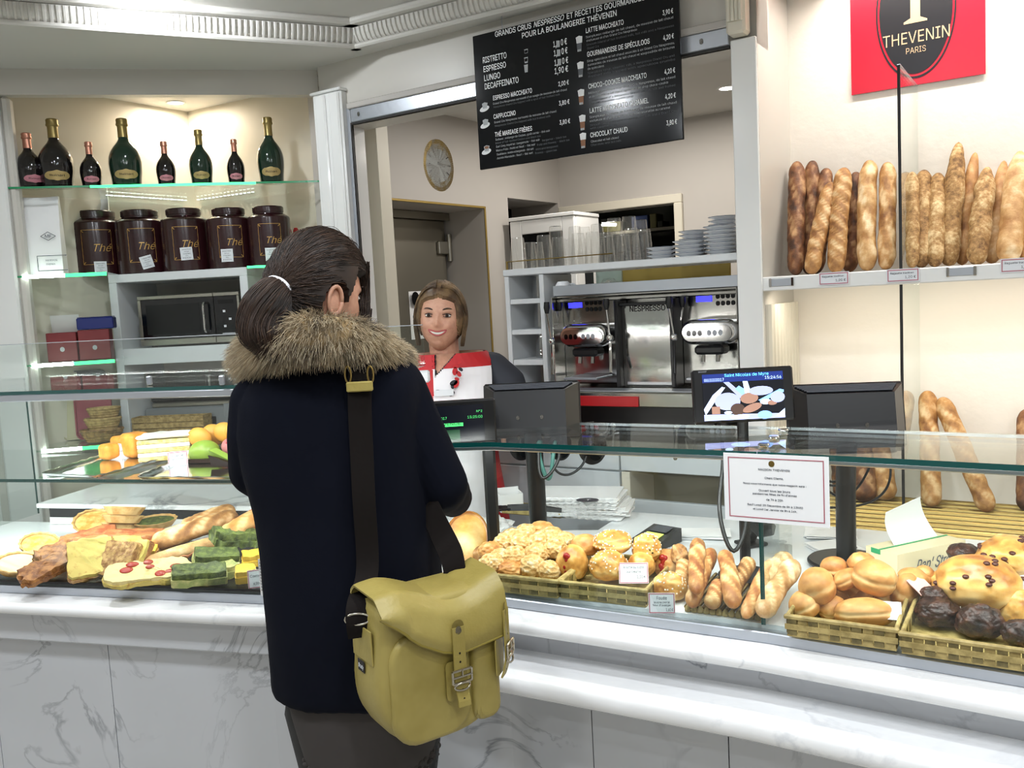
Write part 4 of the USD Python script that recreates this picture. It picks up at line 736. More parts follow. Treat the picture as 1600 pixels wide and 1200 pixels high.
t = Thing('capsule_tray', 'dark tray of red coffee capsules on the bench under the espresso machine', 'tray', W.pt(1.05, BZT+.001, -.16), W.ang)
t.add('tray', slab(W, .92, 1.16, BZT+.001, BZT+.012, -.205, -.13, .003), 'black_plastic')
for k in range(9): t.add('capsule', place(lathe([(0, 0), (.014, 0), (.0165, .004), (.012, .022), (0, .025)], 14), W.pt(.935+k*.025, BZT+.013, -.17+.02*(k % 2)), W.u), 'red_plastic', 40)
# back room downlights
for k, (px, py) in enumerate(((1137, 137),)):
    p = on_z(px, py, 2.46); t = Thing('ceiling_spot', 'round recessed spot in the back room ceiling beside the pilaster', 'ceiling light', p); t.add('ring', lathe([(.04, -.004), (.052, -.004), (.054, 0), (.04, 0), (.04, -.004)], 28), 'white_gloss', 40, local=True); t.add('lamp', cyl(.039, .003, 24, (0, 0, -.0017)), 'lamp_glow', local=True)
    disk_light('back_room_light', p+(0, 0, -.012), .04, .8, (1, .94, .86))
disk_light('back_room_light', (.55, 4.5, 2.44), .05, 1.5, (1, .95, .88)); disk_light('back_room_light', (.1, 3.95, 2.44), .05, .6, (1, .97, .93))

# ---------------------------------------------------------------- bread wall
def bread_mat(name, dark, mid, light, scale=30, rough=.6, bump=.5):
    n = {'tc': ('texture_coordinate', {}), 'nz': ('noise_texture', {'scale': float(scale), 'detail': 5.0, 'roughness': .6}), 'n2': ('noise_texture', {'scale': scale*5.0, 'detail': 3.0}),
         'rm': ('rgb_ramp', {'ramp': [(.22, lin(dark)), (.52, lin(mid)), (.84, lin(light))]}), 'at': ('attribute', {'attribute': 'tone'}), 'ad': ('math', {'math_type': 'add'}), 'su': ('math', {'math_type': 'multiply_add', 'value2': .55, 'value3': -.27}),
         'bp': ('bump', {'strength': bump, 'distance': .002}), 'p': ('principled_bsdf', {'roughness': rough, 'subsurface_weight': .0})}
    l = [('tc.object', 'nz.vector'), ('tc.object', 'n2.vector'), ('nz.fac', 'ad.value1'), ('at.fac', 'su.value1'), ('su.value', 'ad.value2'), ('ad.value', 'rm.fac'), ('rm.color', 'p.base_color'), ('n2.fac', 'bp.height'), ('bp.normal', 'p.normal')]
    MATS[name] = usdkit.material(stage, '/World/Looks/' + name, n, l, surface='p.BSDF')
bread_mat('crust_dark', '#432818', '#7d4f2e', '#bd9468'); bread_mat('crust_gold', '#83552c', '#b98850', '#e4c596'); bread_mat('crust_pale', '#a3733f', '#caa06a', '#ecd6ad'); bread_mat('crust_seed', '#6a4a26', '#ab8450', '#e2cb9b', 90, .7, .9)
bread_mat('brioche', '#9c5f26', '#d8a254', '#f3d695', 16, .35, .25); bread_mat('bun', '#a86c34', '#cf9654', '#ecc88f', 14, .5, .2); bread_mat('choux', '#ad7838', '#d2a562', '#efd49c', 30, .5, .6); bread_mat('sugar', '#c08c48', '#deb878', '#f6e8cc', 110, .5, .9); bread_mat('choc_crust', '#160b08', '#33190f', '#5d3420', 40, .4, .8); bread_mat('stick', '#96582f', '#c18a50', '#e6c48c', 24, .55, .5)
def loaf(P, w, seed=0, cuts=0, flat=.9, point=.35, rough=.05, nl=None, nc=20, tip=.3, face=None, slant=.9):
    """a bread swept along P: w half-width; cuts = slanted scores on the side that looks along 'face'; returns (mesh, tone)"""
    nl = nl or (96 if cuts > 2 else 54); P = spline(P, nl); L = np.r_[0, np.cumsum(np.linalg.norm(np.diff(P, axis=0), axis=1))]; s = L/L[-1]; P, T, X, Y = frames(P)
    e = tip*.5; prof = np.minimum(1, np.sqrt(np.clip(1-(1-np.clip(s/e, 0, 1))**2, 0, 1)))*np.minimum(1, np.sqrt(np.clip(1-(1-np.clip((1-s)/(e*(1+point*2)), 0, 1))**(2-point), 0, 1)))
    prof = np.maximum(prof, .03); a = np.linspace(0, 2*PI, nc, endpoint=False); f = np.array([0, -1, .2]) if face is None else np.asarray(face, float); V, tone = [], []
    for i in range(nl):
        d = np.cos(a)[:, None]*X[i] + np.sin(a)[:, None]*Y[i]; fd = d @ f/np.linalg.norm(f)
        q = P[i] + d*w*prof[i]*(1-(1-flat)*np.abs(fd))[:, None]; nz = meshkit.fbm(q*np.array([22, 22, 22])+seed*7.3, 3, seed); r = 1 + (nz-.5)*2*rough*3
        tn = np.clip((nz-.5)*1.6+.45 - .25*(1-prof[i]), 0, 1)
        if cuts:
            side = (d @ np.cross(T[i], f/np.linalg.norm(f))); ph = s[i]*cuts + side*slant*.75
            c = np.abs((ph % 1)-.5)*2; g = np.clip((fd-.15)/.4, 0, 1)*np.clip(1-abs(s[i]-.5)*2.1, 0, 1)**.3
            r = r - g*.17*np.exp(-((1-c)/.16)**2) + g*.07*np.exp(-((c-.62)/.2)**2); tn = tn + g*(.75*np.exp(-((c-.78)/.26)**2)-.15)
        V.append(P[i] + (q-P[i])*r[:, None]); tone.append(np.clip(tn, 0, 1))
    m = rings(V); tone = np.concatenate(tone + [[.3], [.3]]); return m, tone
SB = W.off(.0); zt_ = SB.uz(1195, 434)[1]; zb_ = SB.uz(1195, 455)[1]
t = Thing('bread_shelf', 'white shelf holding the upright baguettes in the bright bread niche', 'shelf', W.pt(2.4, zt_, .15), W.ang)
t.add('board', slab(W, PRIGHT+.003, 3.6, zt_-.012, zt_, .012, NICHE-.004), 'white_gloss'); t.add('front_rail', slab(W, PRIGHT-.004, 3.6, zb_, zt_+.002, -.004, .011, .003), 'white_gloss')
for px, py, full in ((1221, 441, 0), (1303, 435, 1), (1411, 430, 1), (1502, 424, 0), (1592, 414, 1)):
    u_, z_ = SB.off(-.006).uz(px, py)
    if full:
        tg_ = Thing('price_label', 'red-bordered price label on the bread shelf rail, %s' % {1303: 'left of the glass divider', 1411: 'at the foot of the glass divider', 1592: 'at the right edge of the picture'}[px], 'price label', W.pt(u_, z_, -.012), W.ang, group='price labels on the bread shelf')
        tg_.add('card', slab(W, u_-.044, u_+.044, z_-.019, z_+.019, -.009, -.0065), 'tag_paper'); 
        for a, b, c, d in ((-.041, .041, .014, .0165), (-.041, .041, -.0165, -.014), (-.041, -.0385, -.014, .014), (.0385, .041, -.014, .014)): tg_.add('border', slab(W, u_+a, u_+b, z_+c, z_+d, -.0098, -.0092), 'tag_border')
        tg_.add('lettering', cat_([text('Baguette tradition', .0055, W.pt(u_-.034, z_+.004, -.0095), W.u), text('1,20 €', .007, W.pt(u_+.034, z_-.009, -.0095), W.u, align='r')]), 'ink_grey')
    else:
        tg_ = Thing('label_holder', 'empty clear label holder on the bread shelf rail, %s' % ('next to the pilaster' if px < 1300 else 'right of the glass divider'), 'label holder', W.pt(u_, z_, -.01), W.ang); tg_.add('plate', slab(W, u_-.038, u_+.038, z_-.012, z_+.012, -.0075, -.0045, .001), 'alu')
        for s_ in (-.034, .034): tg_.add('clip', slab(W, u_+s_-.004, u_+s_+.004, z_-.013, z_+.013, -.0105, -.008, .001), 'chrome')
BR = [(1245, 253, 1243, 'crust_dark', 28, .10, 3, 'dark brown baguette at the left end of the upper bread shelf'), (1269, 251, 1263, 'crust_dark', 25, .2, 3, 'dark-tipped baguette standing behind the leaning ones, second from the left on the upper shelf'),
      (1291, 263, 1274, 'crust_dark', 25, .17, 4, 'brown glossy baguette, third from the left on the upper bread shelf'), (1300, 286, 1267, 'crust_gold', 27, .045, 7, 'golden baguette leaning to the right in front at the left of the upper shelf'),
      (1319, 263, 1306, 'crust_gold', 29, .06, 9, 'light golden baguette with many slanted cuts on the upper shelf'), (1337, 269, 1326, 'crust_dark', 25, .19, 3, 'brown baguette half hidden behind the many-cut golden one'),
      (1359, 251, 1356, 'crust_pale', 29, .09, 2, 'tall pale baguette standing alone, second left of the glass divider'), (1386, 254, 1384, 'crust_gold', 26, .09, 2, 'golden baguette touching the glass divider on its left'),
      (1424, 269, 1425, 'crust_seed', 20, .035, 0, 'seeded loaf standing just behind the glass divider'), (1444, 266, 1440, 'crust_seed', 26, .08, 0, 'seeded loaf second right of the glass divider'), (1466, 271, 1461, 'crust_seed', 25, .08, 0, 'seeded loaf third right of the glass divider'),
      (1498, 222, 1483, 'crust_seed', 29, .13, 0, 'tallest pointed seeded loaf on the upper shelf'), (1524, 238, 1503, 'crust_gold', 22, .18, 0, 'slim brown pointed loaf right behind the tallest seeded one'), (1543, 261, 1525, 'crust_seed', 30, .07, 0, 'pointed seeded loaf leaning right, fourth from the picture\'s right edge'),
      (1569, 251, 1549, 'crust_pale', 25, .14, 0, 'pale pointed loaf between the leaning seeded loaf and the wide one'), (1594, 236, 1574, 'crust_pale', 34, .07, 0, 'wide pale pointed loaf at the right edge of the upper shelf'), (1622, 240, 1604, 'crust_pale', 30, .1, 0, 'pale pointed loaf cut by the right edge of the picture')]
for i, (xt, yt, xb, m, w_, k_, cuts, lab) in enumerate(BR):
    b = W.off(k_).at(xb, 412); D = np.linalg.norm(b-EYE); hw = w_/F*D/2*.93; kt = min(k_+.2, NICHE-hw-.015); top = W.off(kt).at(xt, yt)
    b = np.array([b[0], b[1], zt_+.004]); pt_ = .75 if i >= 11 else .1
    g, tn = loaf([b, (b+top)/2 + W.u*rng.uniform(-.006, .006) - W.n*.004, top], hw, i+1, cuts, .92, pt_, .055 if m != 'crust_seed' else .075, face=-W.n+np.array([0, 0, .1]), tip=.24)
    g.apply_translation((0, 0, max(0, zt_+.001-g.bounds[0][2]))); one('baguette' if i < 8 else 'loaf', g, m, lab, 'bread', 'breads on the upper bread shelf', tone=tn)
# lower rack and its breads
RZ = .80
t = Thing('bread_rack', 'brass bar rack under the bread niche where the lower baguettes stand', 'rack', W.pt(2.4, RZ, .1), W.ang)
for k in range(9): t.add('bar', place(cyl(.009, 1.9, 10), W.pt(PRIGHT+.98, RZ-.01, -.16+k*.05), W.n, None, W.u), 'brass', 30)
for u_ in (PRIGHT+.06, 2.5, 3.3): t.add('cross_bar', place(cyl(.007, .46, 10), W.pt(u_, RZ-.027, .06), W.u, None, W.n), 'brass', 30)
one('rack_cabinet', cat_([slab(W, bu1+.012, 3.6, .0, RZ-.04, -.2, NICHE-.004, .002)]), 'white_paint', 'low white base cabinet under the brass bread rack', 'cabinet')
LB = [(1449, 611, 1456, 818, 'crust_gold', 28, .12, 4, 'upright golden baguette right of the black monitor, on the brass rack'), (1470, 622, 1546, 834, 'crust_gold', 27, .10, 6, 'slanting golden baguette on the brass rack, leaning left at the top'),
      (1310, 655, 1322, 812, 'crust_dark', 36, .14, 3, 'leftmost of the brown loaves behind the monitor cables'), (1340, 650, 1352, 815, 'crust_dark', 36, .11, 3, 'middle brown loaf behind the monitor cables'), (1364, 650, 1385, 812, 'crust_gold', 34, .15, 3, 'rightmost brown loaf behind the monitor cables'),
      (1606, 640, 1604, 800, 'crust_dark', 28, .15, 3, 'brown baguette cut by the right edge of the picture, on the brass rack')]
for i, (xt, yt, xb, yb, m, w_, k_, cuts, lab) in enumerate(LB):
    b = W.off(k_).at(xb, yb); D = np.linalg.norm(b-EYE); hw = w_/F*D/2*.95; top = W.off(min(k_+.16, NICHE-hw-.012)).at(xt, yt); b = np.array([b[0], b[1], RZ+.002])
    g, tn = loaf([b, (b+top)/2, top], hw, 40+i, cuts, .92, .1, .05, face=-W.n+np.array([0, 0, .1]), tip=.2); g.apply_translation((0, 0, RZ+.001-g.bounds[0][2])); one('baguette', g, m, lab, 'bread', 'breads on the brass rack', tone=tn)
# glass divider
t = Thing('glass_divider', 'upright glass divider with a dark front edge, splitting the bread niche', 'glass divider', W.pt(2.06, RZ, .15), W.ang); DV = 2.062
zd_ = W.off(.0).uz(1399, 101)[1]
t.add('pane', slab(W, DV-.004, DV+.004, zt_+.002, zd_, .013, NICHE-.003), 'glass_pane'); t.add('pane_edge', slab(W, DV-.004, DV+.004, zt_+.002, zd_, .010, .0125), 'shadow_line'); t.add('top_edge', slab(W, DV-.004, DV+.004, zd_+.0005, zd_+.003, .012, NICHE-.003), 'alu'); t.add('pane', slab(W, DV-.004, DV+.004, RZ+.002, zt_-.014, .013, NICHE-.003), 'glass_pane'); t.add('pane_edge', slab(W, DV-.004, DV+.004, RZ+.002, zb_-.001, .010, .0125), 'shadow_line')
# red house sign
mat('sign_red', '#c4122e', .35); mat('sign_black', '#15151b', .4); mat('sign_beige', '#c9ab8a', .45)
NW = W.off(NICHE-.006); (s0, sz), (s1, _) = NW.uz(1331, 149), NW.uz(1540, 117); oc = NW.uz(1430, 16); sh_ = 2*(oc[1]-sz)
t = Thing('shop_sign', 'red sign with a black oval and beige lettering high on the bread niche wall', 'sign', NW.pt((s0+s1)/2, sz, 0), W.ang)
t.add('panel', slab(NW, s0, s1, sz, sz+sh_, -.004, .002), 'sign_red'); ocu = (s0+s1)/2+.0; orx = abs(NW.uz(1493, 40)[0]-NW.uz(1370, 40)[0])/2; orz = oc[1]-NW.uz(1428, 121)[1]
def onsign(poly, z0, z1): return place(prism(poly, z0, z1), NW.pt(ocu, oc[1], -.0042), W.u, (0, 0, 1), -W.n)
el = lambda a, b: affinity.scale(Point(0, 0).buffer(1, 40), a, b)
t.add('oval', onsign(el(orx*.93, orz*.95), 0, .0012), 'sign_black'); t.add('oval_ring', onsign(el(orx*1.02, orz*1.02).difference(el(orx*.98, orz*.99)), 0, .0012), 'sign_black')
zu, zv = NW.uz(1432, 66)[1], NW.uz(1430, 82)[1]
wT = orx*1.5
t.add('lettering', cat_([text('THEVENIN', .036, NW.pt(ocu, NW.uz(1430, 67)[1], -.0056), W.u, width=orx*1.72, align='c', depth=.001), text('PARIS', .018, NW.pt(ocu, NW.uz(1430, 83)[1], -.0056), W.u, width=orx*.52, align='c', depth=.001)]), 'sign_beige')
zT = NW.uz(1430, 36)[1]-oc[1]; T_ = union_all([sbox(-.014, zT, .014, .09), sbox(-.034, zT, .034, zT+.006), Polygon([(-.034, zT+.006), (-.014, zT+.016), (.014, zT+.016), (.034, zT+.006)]), sbox(-.07, .078, .07, .095), sbox(-.07, .05, -.062, .095), sbox(.062, .05, .07, .095)])
t.add('monogram', onsign(T_, .0012, .0024), 'sign_beige')
# niche lamps: one strip at the top, one below the shelf
rect_light('niche_strip_light', W.pt(PRIGHT+.05, 2.66, .10), W.pt(3.5, 2.66, .10), .03, 3.0, (1, .94, .88), np.array([0, 0, -1.0])+W.n*.35)
rect_light('niche_strip_light', W.pt(PRIGHT+.05, zb_-.006, .06), W.pt(3.5, zb_-.006, .06), .02, .75, (1, .90, .76), np.array([0, 0, -1.0])+W.n*.3)
t = Thing('strip_lamp', 'white housing of the light strip at the top of the bread niche', 'light', W.pt(2.4, 2.68, .1), W.ang); t.add('housing', slab(W, PRIGHT+.03, 3.55, 2.665, 2.69, .065, .13, .002), 'white_gloss')

# ---------------------------------------------------------------- right case: breads, baskets, tills, notices
DZ = .861
mat('bamboo', '#b7a268', .55, noise=(40, '#8f7d4a', .4, .62)); mat('bamboo_dark', '#7f7146', .6, noise=(40, '#5e5434', .4, .62)); mat('filling_red', '#9c1f1a', .35); mat('sugar_grain', '#fbf3df', .5); mat('raisin', '#4a2114', .4); mat('lime_lcd', '#c6d96a', .4, emit=('#c6d96a', .35)); mat('tissue', '#e9ecee', .7); mat('box_cream', '#e3d5ae', .5); mat('ribbon_green', '#2f9b63', .4); mat('cable', '#0c0c0e', .45); mat('plastic_wrap', '#d9a9a0', .15); mat('wood_board', '#7d5f3c', .6); mat('vinyl_grey', '#3a3d44', .35); mat('cable_green', '#3f6f68', .45)
def px_len(px, py, z, w): return w/F*float((on_z(px, py, z)-EYE) @ _fw)
def facing(c): return math.degrees(math.atan2(-c[0], c[1]))
def blob(c, r, seed, noise=.12, freq=2.2, rot=(0, 0, 0), n=4, flat=-.75, seam=0.0, dimple=None, lump=0.0):
    m = ico(n); v = m.vertices.copy(); nz = meshkit.fbm(v*freq + seed*5.1, 3, seed) - .5; k = 1 + nz*2*noise
    if lump: k += lump*np.abs(np.sin(v[:, 0]*5+seed)*np.sin(v[:, 1]*5+seed*2)*np.sin(v[:, 2]*4+seed))
    if seam: k += seam*(np.exp(-(v[:, 2]/.14)**2)*-1)
    tone = np.clip(.45 + v[:, 2]*.25*0 + nz*1.4, 0, 1)
    if seam: tone = np.clip(tone + .75*np.exp(-(v[:, 2]/.16)**2) - .1, 0, 1)
    if dimple is not None:
        d = np.asarray(dimple, float)/np.linalg.norm(dimple); e = np.clip((v @ d - .55)/.45, 0, 1); k -= .3*e
    v = v*k[:, None]; v[:, 2] = np.maximum(v[:, 2], flat); m.vertices = v*np.asarray(r)
    m.apply_transform(trimesh.transformations.euler_matrix(*np.radians(rot))); m.apply_translation(c); return m, tone
def food(name, px, py, w, h, z, m, label, cat='bread', group=None, seed=1, depth=None, extra=None, **kw):
    c = on_z(px, py, z); s = float((c-EYE) @ _fw)/F; r = np.array([w*s/2, (depth or w*.85)*s/2, h*s/2*1.05]); rz = facing(c)
    rot = kw.pop('rot', (0, 0, 0)); g, tn = blob(c, r, seed, rot=(rot[0], rot[1], rot[2]+rz), **kw)
    if extra is None: one(name, g, m, label, cat, group, tone=tn); return
    base = np.array([c[0], c[1], g.bounds[0][2]]); t = Thing(name, label, cat, base, 0, group); b = t.add('body', g, m, tone=tn); extra(t, c, r, g)
def basket(fl, fr, zr, depth, zb, label, wall='bamboo', nx=9):
    a, b = on_z(*fl, zr), on_z(*fr, zr); P_ = Plane(a[:2], b[:2]); w = float(np.linalg.norm((b-a)[:2])); t = Thing('bread_basket', label, 'basket', P_.pt(w/2, zb, depth/2), P_.ang, group='woven bread baskets in the right case'); hgt = zr-zb; m = wall
    t.add('base', slab(P_, .003, w-.003, zb, zb+.004, .003, depth-.003), m)
    for k in (0, depth-.007): t.add('rim', slab(P_, -.002, w+.002, zr-.008, zr, k-.002, k+.008, .002), m)
    for k in (0, w-.007): t.add('rim', slab(P_, k, k+.007, zr-.008, zr, .008, depth-.008, .002), m)
    n = nx; dx = (w-.006)/n; m2 = 'bamboo_dark'
    for i in range(n):
        for k in (.001, depth-.0055): t.add('slat', slab(P_, .003+i*dx+.001, .003+(i+1)*dx-.001, zb+.004, zr-.008, k+(i % 2)*.0016, k+.003+(i % 2)*.0016), m if i % 2 else m2)
    n2 = max(4, int(n*depth/w)); dy = (depth-.014)/n2
    for i in range(n2):
        for k in (.001, w-.0055): t.add('slat', slab(P_, k+(i % 2)*.0016, k+.003+(i % 2)*.0016, zb+.004, zr-.008, .007+i*dy+.001, .007+(i+1)*dy-.001), m if i % 2 else m2)
    for z_ in (zb+hgt*.35, ): t.add('weaver', slab(P_, 0, w, z_, z_+.010, -.0015, .0004), m)
    return P_, w
def card(px, py, w, h, z, label, lines, lean=12, border=True, grp=None, yaw=0, m='tag_paper', ink='ink_grey'):
    c = on_z(px, py, z); s = float((c-EYE) @ _fw)/F; W_, H_ = w*s, h*s; t = Thing('price_card', label, 'price card', c-np.array([0, 0, H_/2]), facing(c)+yaw, group=grp)
    tf = lambda g: turn(place(g, (0, 0, 0), (1, 0, 0), (0, 0, 1), (0, -1, 0)), -lean, (1, 0, 0))
    t.add('card', tf(prism(sbox(-W_/2, 0, W_/2, H_), 0, .0012)), m, local=True)
    if border: t.add('border', tf(prism(sbox(-W_/2+.001, .001, W_/2-.001, H_-.001).difference(sbox(-W_/2+.0028, .0028, W_/2-.0028, H_-.0028)), .00125, .0015)), 'tag_border', local=True)
    tx = []
    for s_, fx, fy, fh, fw_ in lines:
        g = meshkit.text_mesh(s_, H_*fh, .0003); ww = g.bounds[1][0]; g.apply_scale((W_*fw_/ww, 1, 1)); g.apply_translation((W_*(fx-.5)-W_*fw_/2, H_*fy, .0013)); tx.append(tf(g))
    if tx: t.add('lettering', cat_(tx), ink, local=True)
    return t
CHX = [(768, 882, 36, 30), (797, 890, 36, 24), (832, 886, 38, 32), (858, 892, 34, 28), (766, 861, 34, 26), (803, 872, 38, 32), (838, 866, 36, 28), (786, 848, 34, 26), (814, 849, 36, 28), (842, 846, 34, 28), (868, 858, 34, 30), (782, 872, 30, 26), (822, 834, 34, 26), (862, 838, 36, 26), (884, 846, 30, 26), (846, 826, 34, 20), (800, 838, 30, 22)]
basket((738, 893), (871, 907), .902, .23, DZ, 'woven basket of sugared choux at the left of the right case')
for i, (px, py, w, h) in enumerate(CHX):
    z = .892 + max(0, (890-py))*.0009; plain = i in (1, 4, 15)
    food('choux_bun', px, py, w*1.12, h*1.12, z, 'bun' if plain else 'sugar', ('plain golden choux bun, %s from the front left of the choux basket' if plain else 'sugar-crusted choux bun, %s from the front left of the choux basket') % ORD[i], 'pastry', 'choux buns in the left basket', i+1, noise=.16, freq=3.0 if plain else 4.5)
def tart(t, c, r, g): pass
# big oval pastry with a dark edge, half hidden by the strap
c = on_z(727, 858, .905); s = float((c-EYE) @ _fw)/F; R_ = []
for fr_, zz in ((.2, 0), (.95, 0), (1.0, .012), (.97, .022), (.88, .024), (.84, .018), (.5, .026), (.1, .028)): a = np.linspace(0, 2*PI, 36, endpoint=False); R_.append(np.stack([fr_*36*s*np.cos(a), fr_*52*s*np.sin(a), np.full(36, zz)], 1))
g = rings(R_); g = turn(turn(g, 48, (1, 0, 0)), 20, (0, 1, 0)); g = turn(g, facing(c)); g.apply_translation(c)
tn = np.concatenate([[x]*36 for x in (.2, .1, 0, 0, .0, .5, .8, .9)] + [[.2], [.9]]); g.apply_translation((0, 0, max(0, DZ+.002-g.bounds[0][2]))); one('oval_pastry', g, 'brioche', 'large oval pastry with a dark baked edge, next to the bag strap', 'pastry', tone=tn)
g2, t2_ = blob(on_z(748, 868, .89), (.03, .04, .03), 77, noise=.08); one('bread_roll', g2, 'crust_gold', 'brown roll half hidden between the oval pastry and the choux basket', 'bread', tone=t2_)
# second basket: brioches
basket((872, 907), (1010, 921), .900, .22, DZ, 'woven basket of sugared brioches in the middle of the right case')
def red_fill(t, c, r, g):
    n_ = (EYE-c)/np.linalg.norm(EYE-c)
    for k in range(7):
        a = k*.9; off_ = np.array([math.cos(a)*r[0]*.28*(k % 3)/2-.004, 0, math.sin(a)*r[2]*.4]); t.add('filling', move(ico(2).apply_scale((.0075, .006, .008)), c + n_*r[1]*.72 + off_ - np.array([.006, 0, 0])), 'filling_red', True)
def grains(t, c, r, g):
    rg = np.random.default_rng(int(abs(c[0])*1e5) % 9999); parts_ = []
    idx = [i for i in rg.integers(0, len(g.vertices), 240) if g.vertices[i][2] > c[2]-r[2]*.2][:70]
    for i in idx: parts_.append(move(trimesh.creation.box((.003, .0026, .0028)), g.vertices[i]))
    t.add('sugar_grains', cat_(parts_), 'sugar_grain', kind='stuff')
def raisins(t, c, r, g):
    rg = np.random.default_rng(5); n_ = 0
    for i in rg.integers(0, len(g.vertices), 400):
        if n_ < 14 and g.vertices[i][2] > c[2]-r[2]*.3 and (EYE-g.vertices[i]) @ g.vertex_normals[i] > 0: t.add('raisin', move(ico(1).apply_scale((.006, .006, .004)), g.vertices[i]), 'raisin', True); n_ += 1
food('brioche', 894, 880, 50, 56, .905, 'brioche', 'round brioche split open on a red filling, at the left end of the brioche basket', 'pastry', 'brioches', 21, noise=.06, extra=red_fill)
food('brioche', 914, 852, 46, 34, .935, 'bun', 'brown brioche behind the red-filled one', 'pastry', 'brioches', 22, noise=.06)
food('brioche', 957, 847, 62, 36, .945, 'brioche', 'long yellow brioche lying on top at the back of the basket', 'pastry', 'brioches', 23, noise=.1, seam=.06, extra=grains)
food('brioche', 951, 884, 60, 48, .908, 'brioche', 'round yellow brioche thick with sugar grains, behind the white card', 'pastry', 'brioches', 24, noise=.1, extra=grains)
food('brioche', 1010, 857, 46, 46, .935, 'brioche', 'plump yellow brioche at the back right of the brioche basket', 'pastry', 'brioches', 25, noise=.13, extra=grains)
food('brioche', 1002, 884, 44, 40, .905, 'brioche', 'yellow brioche half hidden by the white card', 'pastry', 'brioches', 26, noise=.1)
food('brioche', 1044, 880, 50, 44, .897, 'bun', 'brown brioche with a red spot, between the basket and the bread sticks', 'pastry', 'brioches', 27, noise=.1, extra=red_fill)
food('brioche', 1047, 917, 55, 44, .888, 'brioche', 'single yellow brioche in front, behind the small standing card', 'pastry', 'brioches', 28, noise=.1, extra=grains)
one('bread_crust', blob(on_z(1062, 868, .92), (.02, .03, .025), 3, noise=.2)[0], 'crust_gold', 'brown end of a roll between the red-spotted brioche and the bread sticks', 'bread', tone=blob((0, 0, 0), (1, 1, 1), 3, noise=.2)[1])
card(990, 896, 46, 33, .905, 'white card with a red border leaning in the brioche basket', [('Brioche au sucre', .5, .72, .12, .7), ('pur beurre', .5, .52, .1, .5), ('2,10 €', .75, .25, .14, .3)], 30, grp='bordered cards in the right case')
card(1034, 943, 41, 32, .879, 'white card with a red border standing before the single yellow brioche', [('Fouée', .5, .68, .16, .4), ('sucre perlé', .5, .5, .1, .6), ('fleur d\'oranger', .5, .36, .1, .7), ('1,60 €', .78, .12, .14, .28)], 8, grp='bordered cards in the right case')
STK = [(1090, 846, 1088, 926, 28, .945, .915, 'stick', 'thick bread stick standing highest at the left of the sticks'), (1113, 860, 1080, 948, 27, .935, .882, 'stick', 'bread stick crossing behind the leftmost upright one'), (1132, 863, 1147, 948, 29, .945, .895, 'stick', 'reddish bread stick leaning forward in the middle of the sticks'),
       (1124, 915, 1112, 952, 26, .90, .880, 'stick', 'short end of a bread stick between the two middle sticks'), (1173, 876, 1140, 938, 26, .925, .885, 'crust_gold', 'golden bread stick lying behind the reddish one'), (1204, 879, 1164, 966, 24, .925, .880, 'stick', 'twisted golden bread stick just left of the glass edge'), (1243, 884, 1189, 964, 34, .925, .884, 'crust_pale', 'pale thick bread stick passing behind the green glass edge'), (1068, 880, 1064, 915, 24, .915, .89, 'stick', 'bread stick end beside the red-spotted brioche'), (1228, 870, 1205, 915, 30, .93, .9, 'crust_pale', 'pale bread stick at the back, right of the twisted one')]
for i, (x0, y0, x1, y1, w, z0, z1, m, lab) in enumerate(STK):
    a, b = on_z(x0, y0, z0), on_z(x1, y1, z1); hw = px_len(x1, y1, z1, w)/2
    g, tn = loaf([a, (a+b)/2+np.array([0, 0, .004]), b], hw, 60+i, 4 if m != 'crust_gold' else 7, .95, .05, .09, face=np.array([0, -.4, 1.0]), tip=.3); g.apply_translation((0, 0, max(0, DZ+.014-g.bounds[0][2]))); one('bread_stick', g, m, lab, 'bread', 'bread sticks', tone=tn)
P_ = Plane(PATH[3], PATH[4]); ua, ub_ = P_.uz(1062, 960)[0], float(np.linalg.norm(PATH[4]-PATH[3]))-.02; t = Thing('brass_rack', 'low rack of brass bars with pale studs under the bread sticks', 'rack', P_.pt((ua+ub_)/2, DZ, .1), P_.ang)
for k in range(14): u_ = ua + (ub_-ua)*k/13; t.add('bar', place(cyl(.004, .22, 8), P_.pt(u_, DZ+.006, .15), P_.u, None, P_.n), 'brass', 30)
for k in range(12): u_ = ua + (ub_-ua)*(k+.5)/12; t.add('stud', place(lathe([(0, 0), (.007, 0), (.0075, .004), (.002, .013), (0, .0135)], 8), P_.pt(u_, DZ+.0002, .035), P_.u), 'bamboo', 20)
# baskets right of the divider
FILL = [(1300, 938, 56, 40, .882, 'roll low in the basket behind the seedy front roll'), (1338, 930, 60, 40, .884, 'roll low in the basket under the largest roll'), (1388, 932, 56, 42, .884, 'roll low in the basket behind the white label'), (1322, 918, 50, 36, .90, 'roll in the middle of the pile below the small pale one')]
b3 = basket((1226, 960), (1403, 983), .902, .24, DZ, 'woven basket of smooth rolls right of the green glass edge', nx=10)
BUN = [(1366, 903, 80, 54, .945, 'largest smooth roll on top in the middle of the roll basket', .05), (1277, 917, 62, 58, .925, 'round roll at the left back of the roll basket', .05), (1322, 905, 46, 30, .935, 'small pale roll between the left round roll and the largest one', .06), (1347, 882, 48, 36, .955, 'crescent-shaped roll on top of the pile at the back', .1), (1303, 888, 44, 36, .945, 'roll at the back left of the roll basket', .06),
       (1257, 946, 54, 44, .894, 'seedy roll in the front left corner of the roll basket', .08), (1349, 958, 92, 46, .892, 'wide roll in front with a white label lying on it', .05), (1300, 950, 46, 36, .885, 'brown roll low between the seedy and the wide roll', .05), (1414, 925, 46, 62, .905, 'tall roll standing at the right end of the roll basket', .05), (1428, 905, 50, 34, .925, 'flat roll at the back right of the roll basket', .06), (1444, 898, 36, 28, .93, 'small roll poking out at the far right of the roll basket', .06)]
